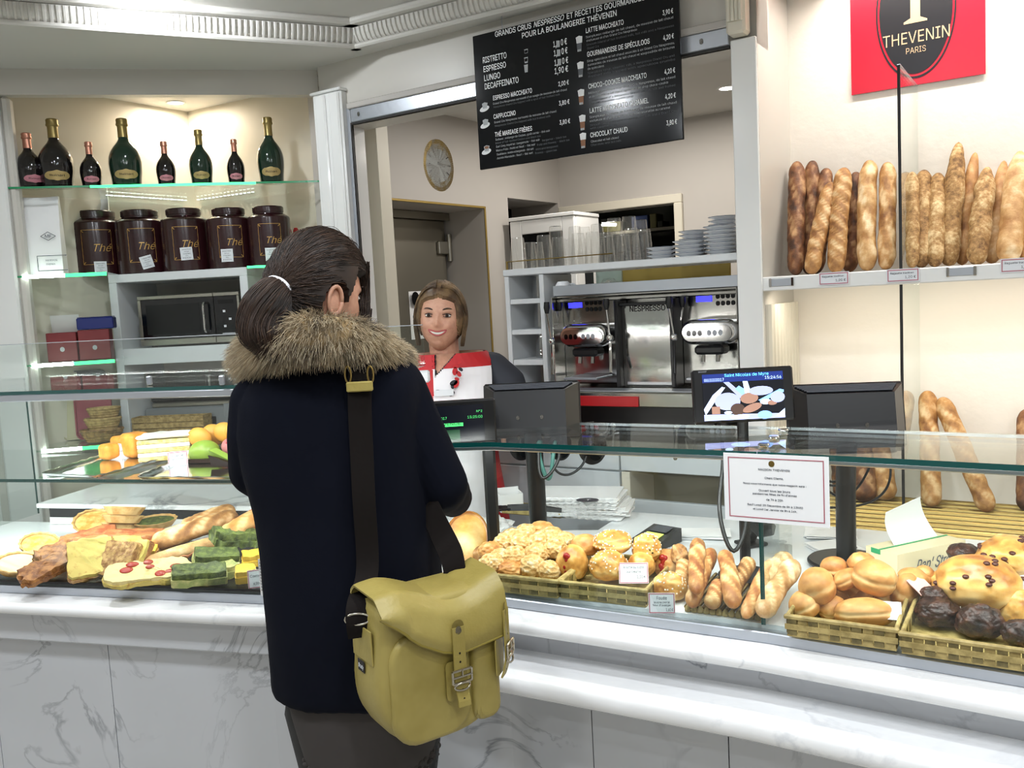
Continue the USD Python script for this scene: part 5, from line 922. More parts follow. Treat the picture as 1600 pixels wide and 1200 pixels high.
for i, (px, py, w, h, z, lab, sm) in enumerate(BUN): food('bread_roll', px, py, w, h, z, 'bun', lab, 'bread', 'smooth rolls in the basket', 30+i, noise=.05, freq=1.5, seam=sm if i != 3 else 0, rot=(rng.uniform(-25, 25), rng.uniform(-20, 20), rng.uniform(0, 90)), lump=.1 if i == 3 else 0)
for i, (px, py, w, h, z, lab) in enumerate(FILL): food('bread_roll', px, py, w, h, z, 'bun', lab, 'bread', 'smooth rolls in the basket', 130+i, noise=.05, freq=1.5, seam=.05, rot=(10*i, 8, 40*i))
card(1376, 951, 60, 34, .913, 'blank white label lying on the wide roll in the front of the basket', [], 55, False)
basket((1405, 987), (1640, 1020), .900, .25, DZ, 'woven basket of raisin brioche and chocolate buns at the right edge', nx=12)
food('raisin_brioche', 1528, 910, 122, 84, .935, 'brioche', 'large raisin brioche bent over the right basket', 'pastry', None, 51, noise=.14, freq=1.4, extra=raisins, depth=90)
food('raisin_brioche', 1575, 868, 90, 60, .965, 'brioche', 'raisin brioche at the back, touching the right edge of the picture', 'pastry', None, 52, noise=.12, extra=raisins, rot=(0, 0, 30))
food('brioche', 1478, 905, 60, 34, .925, 'brioche', 'thin orange brioche end left of the large raisin brioche', 'pastry', 'brioches', 53, noise=.12, rot=(0, -30, 0))
food('brioche', 1592, 950, 60, 60, .90, 'brioche', 'yellow brioche at the right edge below the raisin brioches', 'pastry', 'brioches', 54, noise=.1)
food('chocolate_roll', 1508, 866, 50, 34, .955, 'choc_crust', 'dark bread roll behind the large raisin brioche', 'bread', None, 55, noise=.16)
for i, (px, py, w, h, z, lab) in enumerate(((1465, 957, 64, 46, .893, 'chocolate bun with a pink plastic label, leftmost of the chocolate buns'), (1530, 972, 68, 54, .893, 'cracked dark chocolate bun in the middle of the basket front'), (1594, 990, 52, 44, .89, 'chocolate bun with white flakes at the right edge'), (1458, 930, 40, 26, .915, 'flat chocolate bun behind the leftmost one'))):
    food('chocolate_bun', px, py, w, h, z, 'choc_crust', lab, 'pastry', 'chocolate buns', 70+i, noise=.18, freq=3.0)
card(1452, 912, 34, 34, .935, 'pinkish plastic label between the roll basket and the chocolate buns', [], 60, False, m='plastic_wrap', yaw=50)
# counter top behind: paper bags, terminal, boxes, tills
c0 = on_z(908, 806, DZ); bg = None; s = float((c0-EYE) @ _fw)/F
for k in range(17):
    z = DZ + .001 + k*.0036; c = (c0[0]+rng.uniform(-.007, .007)+(.022 if k < 9 else -.0), c0[1]+rng.uniform(-.006, .006)+.03, z); rz = -18+rng.uniform(-7, 7); lab = 'white paper bag, %s from below in the stack behind the brioches' % ORD[k]
    if bg is None:
        bg = Thing('paper_bag', lab, 'paper bag', c, rz, group='stacked white paper bags'); sh = Polygon([(x, -.075 + .003*((i % 2)*2-1)) for i, x in enumerate(np.linspace(-.125, .125, 24))] + [(.125, .075), (.12, .08), (-.12, .08), (-.125, .075)]); bg.add('paper', prism(sh, 0, .0032), 'paper_plain', local=True)
    else: last = bg.copy(c, rz, lab, 'paper bag', 'stacked white paper bags')
zt2 = DZ+.001+16*.0036+.0033; tc_ = on_z(918, 783, zt2); t = Thing('paper_bag', 'topmost white paper bag of the stack, printed with a black oval', 'paper bag', (c0[0]-.004, c0[1]+.03, zt2), -16); t.add('paper', prism(sh, 0, .003), 'paper_plain', local=True)
ov = affinity.scale(Point(0, 0).buffer(1, 32), .032, .024); o_ = np.array([tc_[0], tc_[1], zt2+.0032]); t.add('print', place(prism(ov, 0, .0004), o_, (math.cos(-.28), math.sin(-.28), 0)), 'vinyl_grey'); t.add('monogram', place(text('T', .016, (-.005, -.008, .0006), (1, 0, 0), (0, 1, 0)), o_, (math.cos(-.28), math.sin(-.28), 0)), 'paper_plain')
c = on_z(1026, 838, DZ+.02); t = Thing('card_terminal', 'black card terminal with a pale green display, right of the paper bags', 'card terminal', (c[0], c[1], DZ), facing(c)-35); b = t.add('body', hull([(x*.042, y*.05, z) for x in (-1, 1) for y, z in ((-1, .001), (-1, .02), (1, .001), (1, .036))]), 'black_plastic', local=True)
n_ = np.array([0, -.16, 1.0]); n_ /= np.linalg.norm(n_); t.add('display', place(cbox((.05, .028, .002)), (0, -.018, .0275), (1, 0, 0), None, n_), 'lime_lcd', local=True); t.add('keypad', place(cbox((.05, .035, .002)), (0, .022, .0338), (1, 0, 0), None, n_), 'vinyl_grey', local=True)
# tissue box
c = on_z(1398, 893, DZ); t = Thing('tissue_box', 'cream pastry-paper box with green ribbon edges and a sheet sticking out', 'box', (c[0]+.01, c[1]+.05, DZ), 0); d = on_z(1470, 850, DZ+.07)-on_z(1402, 865, DZ+.07); d[2] = 0; ln_ = np.linalg.norm(d); d /= ln_; e = np.array([d[1], -d[0], 0]); A = on_z(1402, 866, DZ+.068); A[2] = DZ; wd = .085; L_ = max(ln_, .2)
t.add('carton', hull([A+d*a*L_-e*b*wd+np.array([0, 0, z]) for a in (0, 1) for b in (0, 1) for z in (.001, .066)]), 'box_cream')
t.add('ribbon', hull([A+d*a*(L_-.0)-e*(b)+np.array([0, 0, z]) for a in (0, 1) for b in (.045, .049) for z in (.0662, .0675)]), 'ribbon_green'); t.add('ribbon', hull([A+d*a*(L_)+e*b+np.array([0, 0, z]) for a in (0, 1) for b in (.0002, .001) for z in (.001, .006)]), 'ribbon_green'); t.add('ribbon', hull([A-d*b-e*a+np.array([0, 0, z]) for a in (.045, .07) for b in (.0002, .001) for z in (.056, .0665)]), 'ribbon_green')
t.add('lettering', text("Pap' Street", .024, A+d*.05+e*.0006+np.array([0, 0, .022]), d, width=.12, shear=.35), 'ink_grey')
R_ = []
for i, f in enumerate(np.linspace(0, 1, 9)):
    row = A - e*(.055+.012*math.sin(f*3)) + d*(.05+.0*f) + np.array([0, 0, .066+f*.075]); R_.append([row - d*.02*f + e*.0, row + d*(.13-.05*f) + np.array([0, 0, .02*f]), row + d*(.13-.05*f) - e*.001 + np.array([0, 0, .02*f]), row - d*.02*f - e*.001])
t.add('sheet', rings(R_), 'tissue', 30)
for i, (px, py, wx, wy, rz, lab) in enumerate(((1312, 862, .10, .12, 10, 'white printed paper bag left of the cream box'), (1300, 838, .12, .08, -20, 'white paper sheets behind the printed bag'), (1440, 880, .12, .10, -35, 'white papers lying under the right end of the cream box'), (1095, 838, .15, .08, -20, 'white paper sheet on the marble behind the bread sticks'))):
    c = on_z(px, py, DZ+.006); t = Thing('paper_sheet', lab, 'paper', (c[0], c[1]+.03, DZ+.001), rz)
    for k in range(3): t.add('sheet', turn(cbox((wx, wy, .0012), (rng.uniform(-.008, .008), rng.uniform(-.008, .008), .001+k*.0035)), rng.uniform(-8, 8)), 'paper_plain', local=True)
    if i == 0: t.add('print', cyl(.014, .0006, 20, (.03, -.02, .0093)), 'vinyl_grey', local=True)
# left end: crumpled paper, tongs, small box
for i, (px, py, r_, z, lab) in enumerate(((728, 818, .06, .03, 'crumpled white wrapping paper beside the customer\'s sleeve'), (765, 826, .065, .02, 'grey-white folded paper under the black tongs'))):
    c = on_z(px, py, DZ+z); g, tn = blob((c[0], c[1], DZ+.022), (r_, r_*.8, .03), 90+i, noise=.5, freq=2.6, n=3, flat=-.7); one('wrapping_paper', g, 'paper_white', lab, 'paper')
c = on_z(805, 812, DZ+.03); d = np.array([.9, -.1, .0]); t = Thing('tongs', 'black serving tongs with scalloped tips lying on the papers', 'tongs', (c[0], c[1], DZ+.055), 0)
for s_ in (-1, 1):
    t.add('arm', ribbon([np.array([.13, s_*.002, -.006]), np.array([.05, s_*.018, .008]), np.array([-.02, s_*.012, .01])], (0, .3, 1), .012, .002), 'black_plastic', local=True); sc = Point(0, 0).buffer(.018, 16); sc = sc.union(union_all([Point(.018*math.cos(a), .018*math.sin(a)).buffer(.004) for a in np.linspace(0, 2*PI, 12, endpoint=False)])); t.add('tip', move(prism(affinity.scale(sc, 1.4, .8), 0, .003), (-.04, s_*.012, .008)), 'black_plastic', local=True)
c = on_z(797, 800, DZ); t = Thing('small_box', 'small open white box behind the tongs', 'box', (c[0], c[1]+.03, DZ), 12); 
for a in ((.07, .003, .05, 0, -.03), (.07, .003, .06, 0, .03), (.003, .06, .05, -.035, 0), (.003, .06, .05, .035, 0)): t.add('side', cbox(a[:3], (a[3], a[4], a[2]/2+.004)), 'paper_plain', local=True)
t.add('base', cbox((.07, .06, .003), (0, 0, .002)), 'paper_plain', local=True)
c = on_z(835, 812, DZ); t = Thing('cutting_board', 'narrow pale wooden board behind the paper bags', 'board', (c[0], c[1]+.06, DZ), -30); t.add('plank', cbox((.2, .04, .018), (0, 0, .0095), .003), 'bamboo', local=True); t.add('plank', cbox((.2, .04, .018), (0, .0415, .0095), .003), 'bamboo', local=True)
# monitors
def monitor(name, label, tl, tr, Y0, h, tilt, rz_, base_px):
    a, b = on_y(*tl, Y0), on_y(*tr, Y0); w = float(np.linalg.norm((b-a)[:2])); c = (a+b)/2; bz = DZ; ang = rz_; T_ = Thing(name, label, 'monitor', (c[0], c[1], bz), ang)
    zt_ = c[2]-bz; zb_ = zt_-h; A_ = lambda m: turn(move(m, (0, 0, 0)), tilt, (1, 0, 0), (0, 0, zt_))
    T_.add('bezel', A_(cbox((w, .022, h), (0, .03, zt_-h/2), .005)), 'black_plastic', local=True)
    T_.add('screen', A_(cbox((w*.9, .002, h*.86), (0, .042, zt_-h/2))), 'screen_black', local=True)
    bk = hull([(x*w*fx, y, z) for x in (-.5, .5) for fx, y, z0, z1 in ((.97, .018, zb_+.006, zt_-.006), (.72, -.045, zb_+h*.12, zt_-h*.22)) for z in (z0, z1)]); T_.add('back_shell', A_(bk), 'black_plastic', local=True)
    sl = np.array([0, -(zt_-.006-(zt_-h*.22)), -.063]); n_ = np.array([0, -.8, .6])
    for k in range(6):
        f = .12 + k*.14; y = .018-.063*f; z = (zt_-.006) - (h*.22-.006)*f; T_.add('vent_rib', A_(cbox((w*(.86-.03*k), .006, .004), (0, y-.002, z+.002), .001)), 'vinyl_grey', local=True)
    for s_ in (-.12, .12): T_.add('screw', A_(place(cyl(.004, .003, 10), (s_*w, -.0465, zb_+h*.3), (1, 0, 0), (0, 0, 1))), 'chrome', local=True)
    T_.add('neck', tube([(0, -.02, zb_+h*.25), (0, .0, zb_-.02), (0, .02, .03), (0, .02, .012)], .022, 12, 14), 'black_plastic', 40, local=True); T_.add('foot', move(cyl(.085, .012, 32, b=.004), (0, .02, .0075)), 'black_plastic', 30, local=True)
    return T_
monitor('till_monitor', 'black till monitor seen from behind, left, with its slatted back to us', (752, 592), (905, 598), 2.12, .135, -14, -6, None)
monitor('till_monitor', 'black till monitor seen from behind, right of the picture-showing display', (1232, 592), (1409, 600), 1.92, .145, -14, -10, None)
# round black arm discs below the left monitor
for k, (px, py, r_) in enumerate(((926, 706, 23), (876, 704, 18), (815, 702, 20))):
    c = on_y(px, py, 2.18); s = 2.18/F; t = Thing('swivel_disc', 'round black swivel disc %s under the left till monitor' % ('furthest right', 'in the middle', 'furthest left')[k], 'disc', c, 10, group='swivel discs'); t.add('disc', place(lathe([(0, 0), (r_*s*.9, 0), (r_*s, .006), (r_*s, .02), (r_*s*.9, .026), (r_*s*.6, .028), (0, .022)], 32), (0, 0, 0), (1, 0, 0), (0, 0, 1)), 'black_plastic', 40, local=True)
    t.add('cap', place(cyl(r_*s*.45, .006, 24, b=.002), (0, -.029, 0), (1, 0, 0), (0, 0, 1)), 'screen_black', 30, local=True); t.add('arm', rod((0, .002, .0), (0, .012, .075), .010, 10), 'black_plastic', local=True)
# customer displays
mat('screen_navy', '#101b46', .3, emit=('#16276a', .9)); mat('screen_dark', '#060810', .3, emit=('#070a14', .5)); mat('screen_cyan', '#59b6e6', .4, emit=('#5ab8f0', 1.3)); mat('screen_white', '#a9c4f0', .4, emit=('#a9c4f0', 1.0)); mat('screen_bread', '#7c5a4a', .4, emit=('#8a6a5c', .75)); mat('screen_lilac', '#8a8fc0', .4, emit=('#8b92c8', .8)); mat('screen_blue', '#6f96e6', .4, emit=('#6f98f0', 1.0)); mat('screen_brown', '#3a2a24', .4, emit=('#4a362e', .6)); mat('screen_green', '#3fae5a', .4, emit=('#43bb62', .8)); mat('screen_green_dim', '#123320', .4, emit=('#123a22', .5))
DY = 1.86; a, b = on_y(1081, 574, DY), on_y(1237, 577, DY); dw = float((b-a)[0]); dh = .115; c = (a+b)/2
t = Thing('customer_display', 'small black customer display showing a picture of breads under a blue date bar', 'display', (c[0], c[1], DZ), -2); zt2 = c[2]-DZ
DT = lambda m: turn(m, -8, (1, 0, 0), (0, 0, zt2-dh/2))
t.add('housing', DT(cbox((dw, .022, dh), (0, .0, zt2-dh/2), .004)), 'black_plastic', local=True); sc_ = t.add('screen', DT(cbox((dw*.80, .001, dh*.86), (-.001, -.0118, zt2-dh*.52))), 'screen_dark', local=True)
SWd, SHt = dw*.80, dh*.86
def dpoly(P, m, e=.0004, nm='picture_patch'):
    P = [((x-.5)*SWd-.001, (y-.5)*SHt + zt2-dh*.52) for x, y in P]; t.add(nm, DT(place(prism(P, 0, e), (0, -.0123, 0), (1, 0, 0), (0, 0, 1), (0, -1, 0))), m, local=True, parent=sc_)
def ell(cx, cy, rx, ry, rot=0, n=18):
    a_ = np.linspace(0, 2*PI, n, endpoint=False); x = rx*np.cos(a_); y = ry*np.sin(a_); r_ = math.radians(rot); return [(cx+x_*math.cos(r_)-y_*math.sin(r_), cy+x_*math.sin(r_)+y_*math.cos(r_)) for x_, y_ in zip(x, y)]
dpoly([(0, .82), (1, .82), (1, 1), (0, 1)], 'screen_navy'); dpoly([(0, 0), (1, 0), (1, .1), (0, .14)], 'screen_lilac', .0003)
for i, (P, m) in enumerate((([(0, .25), (.12, .55), (.24, .72), (.28, .70), (.14, .4), (.02, .12)], 'screen_white'), (ell(.3, .4, .16, .19), 'screen_lilac'), ([(.26, .82), (.33, .82), (.52, .5), (.46, .45)], 'screen_lilac'), ([(.4, .66), (.45, .73), (.56, .6), (.5, .5)], 'screen_blue'), ([(.5, .82), (.56, .82), (.6, .55), (.52, .55)], 'screen_white'), (ell(.57, .45, .11, .12, -25), 'screen_bread'), (ell(.72, .6, .15, .1), 'screen_lilac'), ([(.68, .4), (.95, .62), (1, .6), (1, .55), (.72, .36)], 'screen_blue'), (ell(.42, .22, .09, .13), 'screen_brown'), (ell(.60, .24, .14, .075, 38), 'screen_bread'), (ell(.77, .36, .07, .06), 'screen_white'), (ell(.85, .33, .06, .05), 'screen_bread'), (ell(.92, .45, .09, .12), 'screen_lilac'), ([(.1, .14), (.2, .14), (.2, .3), (.1, .3)], 'screen_bread'), (ell(.75, .08, .09, .09), 'screen_blue'), (ell(.44, .06, .12, .05, 4), 'screen_white'), ([(.88, .04), (1, .2), (1, .02)], 'screen_white'), (ell(.3, .16, .05, .035), 'screen_white'))):
    dpoly(P, m, .0005+.00002*i)
def dtext(s_, x, y, h, w, m, al='c', tt=None, nm='lettering'):
    g = meshkit.text_mesh(s_, h, .0003); ww = g.bounds[1][0]; g.apply_scale((w/ww, 1, 1)); g.apply_translation((-w*{'l': 0, 'c': .5, 'r': 1}[al], 0, 0)); return place(g, ((x-.5)*SWd-.001, -.0129, (y-.5)*SHt+zt2-dh*.52), (1, 0, 0), (0, 0, 1), (0, -1, 0))
t.add('lettering', DT(cat_([dtext('Saint Nicolas de Myre', .55, .93, .0062, SWd*.55, 'c')])), 'screen_cyan', local=True, parent=sc_); t.add('lettering', DT(cat_([dtext('06/12/2017', .02, .845, .0062, SWd*.25, 'c', 'l'), dtext('15:24:56', .98, .845, .0062, SWd*.21, 'c', 'r')])), 'screen_white', local=True, parent=sc_)
t.add('maker_mark', DT(place(meshkit.text_mesh('SHARP', .004, .0003), (-dw*.44, -.0113, zt2-.006), (1, 0, 0), (0, 0, 1), (0, -1, 0))), 'alu', local=True)
t.add('post', rod((0, .006, zt2-dh), (0, .02, .012), .012, 12), 'black_plastic', local=True); t.add('foot', move(cyl(.06, .011, 28, b=.003), (0, .02, .007)), 'black_plastic', 30, local=True)
DY = 2.0; a, b = on_y(668, 620, DY), on_y(773, 622, DY); dw = float((b-a)[0])+.06; c = b - np.array([dw/2, 0, 0]); dh = .10; t = Thing('customer_display', 'small black customer display with green lettering beside the customer\'s arm', 'display', (c[0], c[1], DZ), 3); zt2 = c[2]-DZ
t.add('housing', cbox((dw, .022, dh), (0, 0, zt2-dh/2), .004), 'black_plastic', local=True); sc_ = t.add('screen', cbox((dw*.82, .001, dh*.82), (-.008, -.0118, zt2-dh*.52)), 'screen_dark', local=True); SWd, SHt = dw*.82, dh*.82
g_ = [dtext('06/12/2017', .35, .62, .006, SWd*.25, 'c'), dtext('15:25:00', .84, .62, .006, SWd*.2, 'c'), dtext('N°2', .9, .78, .005, SWd*.08, 'c')]; t.add('lettering', cat_(g_), 'screen_green', local=True, parent=sc_)
t.add('bar', cbox((SWd*.7, .0005, SHt*.1), (-.03, -.0126, zt2-dh*.55)), 'screen_green', local=True, parent=sc_); t.add('bar', cbox((SWd*.6, .0005, SHt*.28), (-.03, -.0126, zt2-dh*.78)), 'screen_green_dim', local=True, parent=sc_); t.add('lettering', move(dtext('BIENVENUE', .45, .46, .0055, SWd*.4, 'c'), (0, -.0004, 0)), 'ink', local=True, parent=sc_)
px_ = on_y(772, 700, DY)[0]-c[0]; t.add('post', cbox((.03, .026, zt2-.05), (dw/2-.02, .026, (zt2-.05)/2+.012), .006), 'black_plastic', local=True); t.add('foot', cbox((.09, .09, .012), (dw/2-.03, .026, .0065), .003), 'black_plastic', local=True)
# cables
def cable(pts, r, label, m='cable'):
    one('cable', tube(np.array([on_y(x, y, Y) for x, y, Y in pts]), r, 8, 40), m, label, 'cable', 'till cables', smooth=True)
cable([(1128, 690, 1.9), (1126, 760, 1.86), (1130, 830, 1.82), (1146, 861, 1.8), (1162, 835, 1.82), (1166, 790, 1.86), (1176, 740, 1.9)], .0045, 'thick black cable hanging in a loop left of the paper notice')
cable([(838, 690, 2.1), (842, 725, 2.08), (850, 747, 2.07), (858, 742, 2.07), (858, 700, 2.09)], .004, 'short black cable loop under the left till monitor'); cable([(846, 692, 2.1), (849, 735, 2.09), (856, 748, 2.09), (864, 715, 2.09), (868, 690, 2.1)], .005, 'grey-green cable loop under the left till monitor', 'cable_green')
cable([(864, 728, 2.12), (885, 742, 2.12), (905, 732, 2.13), (916, 712, 2.14)], .003, 'thin black cable sagging towards the round disc')
for i, pts in enumerate((([(1296, 752, 1.95), (1318, 748, 1.97), (1334, 720, 2.0)]), ([(1296, 768, 1.95), (1322, 775, 1.97), (1345, 755, 2.0), (1362, 722, 2.03)]), ([(1296, 793, 1.95), (1340, 790, 1.97), (1380, 770, 2.0), (1391, 725, 2.03)]), ([(1297, 758, 1.95), (1310, 757, 1.97), (1326, 735, 2.0)]))): cable(pts, .0028, 'black cable behind the right monitor, %s of four' % ('topmost', 'third', 'lowest', 'second')[i])
c = on_z(1192, 842, DZ+.03); t = Thing('barcode_scanner', 'black hand scanner under the paper notice', 'scanner', (c[0], c[1]+.02, DZ), 20); t.add('head', place(cbox((.05, .07, .035), (0, 0, 0), .008), (0, 0, .06), (1, 0, 0), None, (0, -.35, .94)), 'black_plastic', local=True); t.add('grip', rod((0, .02, .05), (0, .05, .008), .015, 12), 'black_plastic', 30, local=True); t.add('foot', cbox((.06, .06, .008), (0, .04, .0045), .002), 'black_plastic', local=True)
# paper notice hanging on the front glass
NP = Plane(PATH[3], PATH[5]).off(-.012); nl, nt_ = NP.uz(1130, 707); nr = NP.uz(1295, 717)[0]; nb = NP.uz(1136, 812)[1]; NP2 = NP
t = Thing('paper_notice', 'white opening-hours notice with a dark red border hanging on the front glass', 'notice', NP.pt((nl+nr)/2, nb, 0), NP.ang); nw = nr-nl; nh = nt_-nb
t.add('sheet', slab(NP, nl, nr, nb, nt_, 0, .001), 'paper_plain')
for a, b, c, d in ((.045, .955, .93, .943), (.045, .955, .06, .073), (.045, .055, .073, .93), (.945, .955, .073, .93)): t.add('border', slab(NP, nl+nw*a, nl+nw*b, nb+nh*c, nb+nh*d, -.0006, -.0001), 'tag_border')
t.add('emblem', place(cyl(nh*.042, .0006, 24), NP.pt(nl+nw*.47, nb+nh*.865, -.0005), NP.u, (0, 0, 1)), 'gold_trim')
tl_ = []
for s_, y, h, w in (('MAISON THEVENIN', .765, .028, .30), ('Chers Clients,', .645, .028, .18), ('Nous vous informons que notre magasin sera :', .555, .026, .60), ('Ouvert tous les jours', .46, .03, .30), ('pendant les fêtes de fin d\'année', .41, .027, .42), ('de 7h à 20h', .33, .03, .16), ('Sauf Lundi 25 Décembre de 8h à 13h30', .245, .027, .53), ('et Lundi 1er Janvier de 8h à 14h.', .185, .027, .42)): tl_.append(text(s_, nh*h, NP.pt(nl+nw*.49, nb+nh*y, -.0004), NP.u, width=nw*w, align='c'))
for g_x in tl_: t.add('lettering', g_x, 'ink_grey')

# ---------------------------------------------------------------- left case: savoury things on the deck, cakes on the glass shelf
mat('toast_top', '#c9b55f', .6, noise=(60, '#a9762f', .56, .75)); mat('toast_edge', '#8a5a2a', .6, noise=(80, '#c29a5e', .4, .6)); mat('pizza_top', '#dcc98a', .55, noise=(30, '#c79a4c', .55, .8)); mat('tomato', '#a3321f', .35); mat('spinach', '#3d4a22', .6, noise=(70, '#6c7a3a', .4, .65)); mat('spinach_pale', '#8f9a58', .6, noise=(50, '#c3bd7c', .4, .65)); mat('egg_yellow', '#e0b53a', .5); mat('ham', '#b0603c', .5, noise=(40, '#cf8a55', .4, .6)); mat('silver', '#cfd0d0', .12, 1.0); mat('carrot', '#e08a2a', .4, noise=(30, '#f0ab4a', .4, .65)); mat('cake_layer', '#d8c98c', .6, noise=(70, '#b9a55c', .45, .6)); mat('icing', '#f4efe6', .3); mat('chocolate', '#24110c', .25); mat('pistachio', '#7f9a35', .4); mat('pink_mousse', '#b06a6a', .4); mat('red_glaze', '#b3222c', .2); mat('crust_brown', '#74451f', .55, noise=(60, '#a8733c', .4, .62)); mat('macaron', '#dc9a3a', .5)
FZ = .8645
tp = np.array([on_z(-40, 906, FZ)[:2], on_z(412, 923, FZ)[:2], on_z(408, 850, FZ)[:2], on_z(190, 838, FZ)[:2], on_z(-10, 872, FZ)[:2]])
t = Thing('baking_tray', 'thin black baking tray under the savoury snacks', 'tray', (*tp.mean(0), DZ)); t.add('sheet', prism(tp, DZ, DZ+.002), 'black_plastic'); t.add('lip', run(tp[:2], rect(-.004, 0, DZ+.0021, DZ+.006)), 'black_plastic')
def slice_(name, px, py, w, h, z, thick, mats, label, rot=(0, 0, 0), cat='snack', group=None, r=.012, wav=.004, seed=0, frac=.55, extra=None):
    """flat baked thing: outline w x h metres wide in its own plane, rotated (x tilt, y tilt, z)"""
    c = on_z(px, py, z); rg = np.random.default_rng(seed+3); p = sbox(-w/2, -h/2, w/2, h/2).buffer(-r).buffer(r, 6).segmentize(.012); p = Polygon([(x+rg.normal()*wav*.35, y+rg.normal()*wav*.35) for x, y in p.exterior.coords[:-1]]).buffer(-.002).buffer(.002, 3)
    M = trimesh.transformations.euler_matrix(*np.radians((rot[0], rot[1], rot[2]+facing(c)))); M[:3, 3] = c; parts_ = [(prism(p, -thick/2, -thick/2+thick*frac), 'body', mats[0]), (prism(p.buffer(-.0025), -thick/2+thick*frac, thick/2), 'topping', mats[1])]; ms = []
    def rough(g):
        g = g.copy(); g.merge_vertices(); q = mf(g)
        if q.status() != m3.Error.NoError: return g
        h_ = tm(q.refine_to_length(.009)); h_.vertices += (np.stack([meshkit.fbm(h_.vertices*70+k*9+seed, 2, seed+k) for k in range(3)], 1)-.5)*np.array([1.0, 1.0, 1.5])*wav*1.1; return h_
    for g, nm, m in parts_: g = rough(g); g.apply_transform(M); ms.append((g, nm, m))
    lo = min(g.bounds[0][2] for g, _, _ in ms); dz = max(0, FZ-lo); t = Thing(name, label, cat, c+np.array([0, 0, dz]), 0, group)
    for g, nm, m in ms: g.apply_translation((0, 0, dz)); t.add(nm, g, m, 40)
    if extra: M2 = M.copy(); M2[2, 3] += dz; extra(t, M2, thick/2, p)
    return t
def bits(m, n, size, seed, nm='bit', kind=None):
    def f(t, M, zt, p):
        rg = np.random.default_rng(seed); x0, y0, x1, y1 = p.bounds
        for k in range(n):
            g = ico(2).apply_scale((size*rg.uniform(.7, 1.4), size*rg.uniform(.6, 1.1), size*.35)); g.apply_translation((rg.uniform(x0*.75, x1*.75), rg.uniform(y0*.7, y1*.7), zt)); g.apply_transform(M); t.add(nm, g, m, True)
    return f
slice_('toasted_sandwich', 142, 880, .105, .105, .905, .03, ('toast_edge', 'toast_top'), 'square toasted sandwich with a yellow-green cheese top, facing the glass', (48, 0, -4), r=.01, seed=1, group='toasted sandwiches')
slice_('toasted_sandwich', 185, 876, .10, .095, .908, .026, ('toast_edge', 'toast_edge'), 'toasted sandwich showing its brown edge, leaning right behind the cheese-topped one', (50, 0, -38), r=.01, seed=2, group='toasted sandwiches')
slice_('toasted_sandwich', 206, 868, .09, .085, .912, .024, ('crust_brown', 'toast_top'), 'toasted sandwich third in the leaning row, half hidden', (50, 0, -42), r=.01, seed=3, group='toasted sandwiches')
slice_('rye_slice', 88, 868, .10, .075, .905, .03, ('crust_brown', 'crust_brown'), 'upper dark brown filled rye slice at the left of the snacks', (24, -10, 18), r=.02, wav=.008, seed=4)
slice_('rye_slice', 72, 896, .12, .07, .885, .022, ('crust_brown', 'crust_brown'), 'lower dark brown filled rye slice at the left of the snacks', (18, -14, 14), r=.02, wav=.008, seed=5)
slice_('panini', 140, 843, .15, .07, .905, .034, ('crust_brown', 'ham'), 'brown pressed sandwich lying behind the rye slices', (14, -6, 4), r=.028, wav=.006, seed=6)
slice_('panini', 214, 839, .17, .06, .91, .028, ('ham', 'ham'), 'orange-brown pressed sandwich between the quiche and the long baguette sandwich', (8, 8, -4), r=.025, seed=7)
slice_('toasted_sandwich', 200, 850, .075, .05, .925, .022, ('toast_edge', 'toast_top'), 'small cheese-topped piece lying on the pressed sandwich', (25, 10, 12), r=.006, seed=8, group='toasted sandwiches')
slice_('toasted_sandwich', 226, 858, .07, .05, .91, .022, ('toast_edge', 'egg_yellow'), 'small orange-yellow piece left of the long baguette sandwich', (20, 6, -20), r=.012, seed=9, group='toasted sandwiches')
slice_('flatbread_pizza', 232, 898, .20, .085, .887, .020, ('crust_pale_m', 'pizza_top') if 'crust_pale_m' in MATS else ('toast_top', 'pizza_top'), 'pale oval flatbread pizza with red tomato pieces at the front', (20, 2, 0), r=.04, wav=.006, seed=10, extra=bits('tomato', 9, .011, 4, 'tomato_piece'))
slice_('spinach_slice', 312, 902, .125, .05, .885, .034, ('spinach_pale', 'spinach'), 'front green spinach slice beside the pizza', (20, 4, -4), r=.006, seed=11, group='green spinach slices'); slice_('spinach_slice', 338, 872, .11, .055, .905, .036, ('spinach_pale', 'spinach'), 'green spinach slice lying on top, between the pizza and the yellow cubes', (16, 10, 8), r=.006, seed=12, group='green spinach slices')
slice_('spinach_slice', 366, 838, .115, .06, .935, .034, ('spinach', 'spinach'), 'dark green spinach slice highest at the right, next to the coat', (14, 12, 18), r=.012, wav=.01, seed=13, group='green spinach slices'); slice_('spinach_slice', 352, 890, .06, .05, .885, .03, ('spinach_pale', 'spinach_pale'), 'pale green end piece behind the front spinach slice', (10, 0, 25), r=.006, seed=14, group='green spinach slices')
slice_('ham_slice', 390, 818, .09, .07, .945, .03, ('ham', 'ham'), 'orange-brown ham tartine next to the coat at the right', (18, -16, 24), r=.02, wav=.01, seed=15)
for i, (px, py, z, lab) in enumerate(((394, 872, .895, 'upper yellow omelette cube left of the coat'), (384, 899, .88, 'lower yellow omelette cube behind the white card'))): slice_('omelette_cube', px, py, .05, .045, z, .03, ('egg_yellow', 'egg_yellow'), lab, (12, 0, 0), seed=16+i, r=.008)
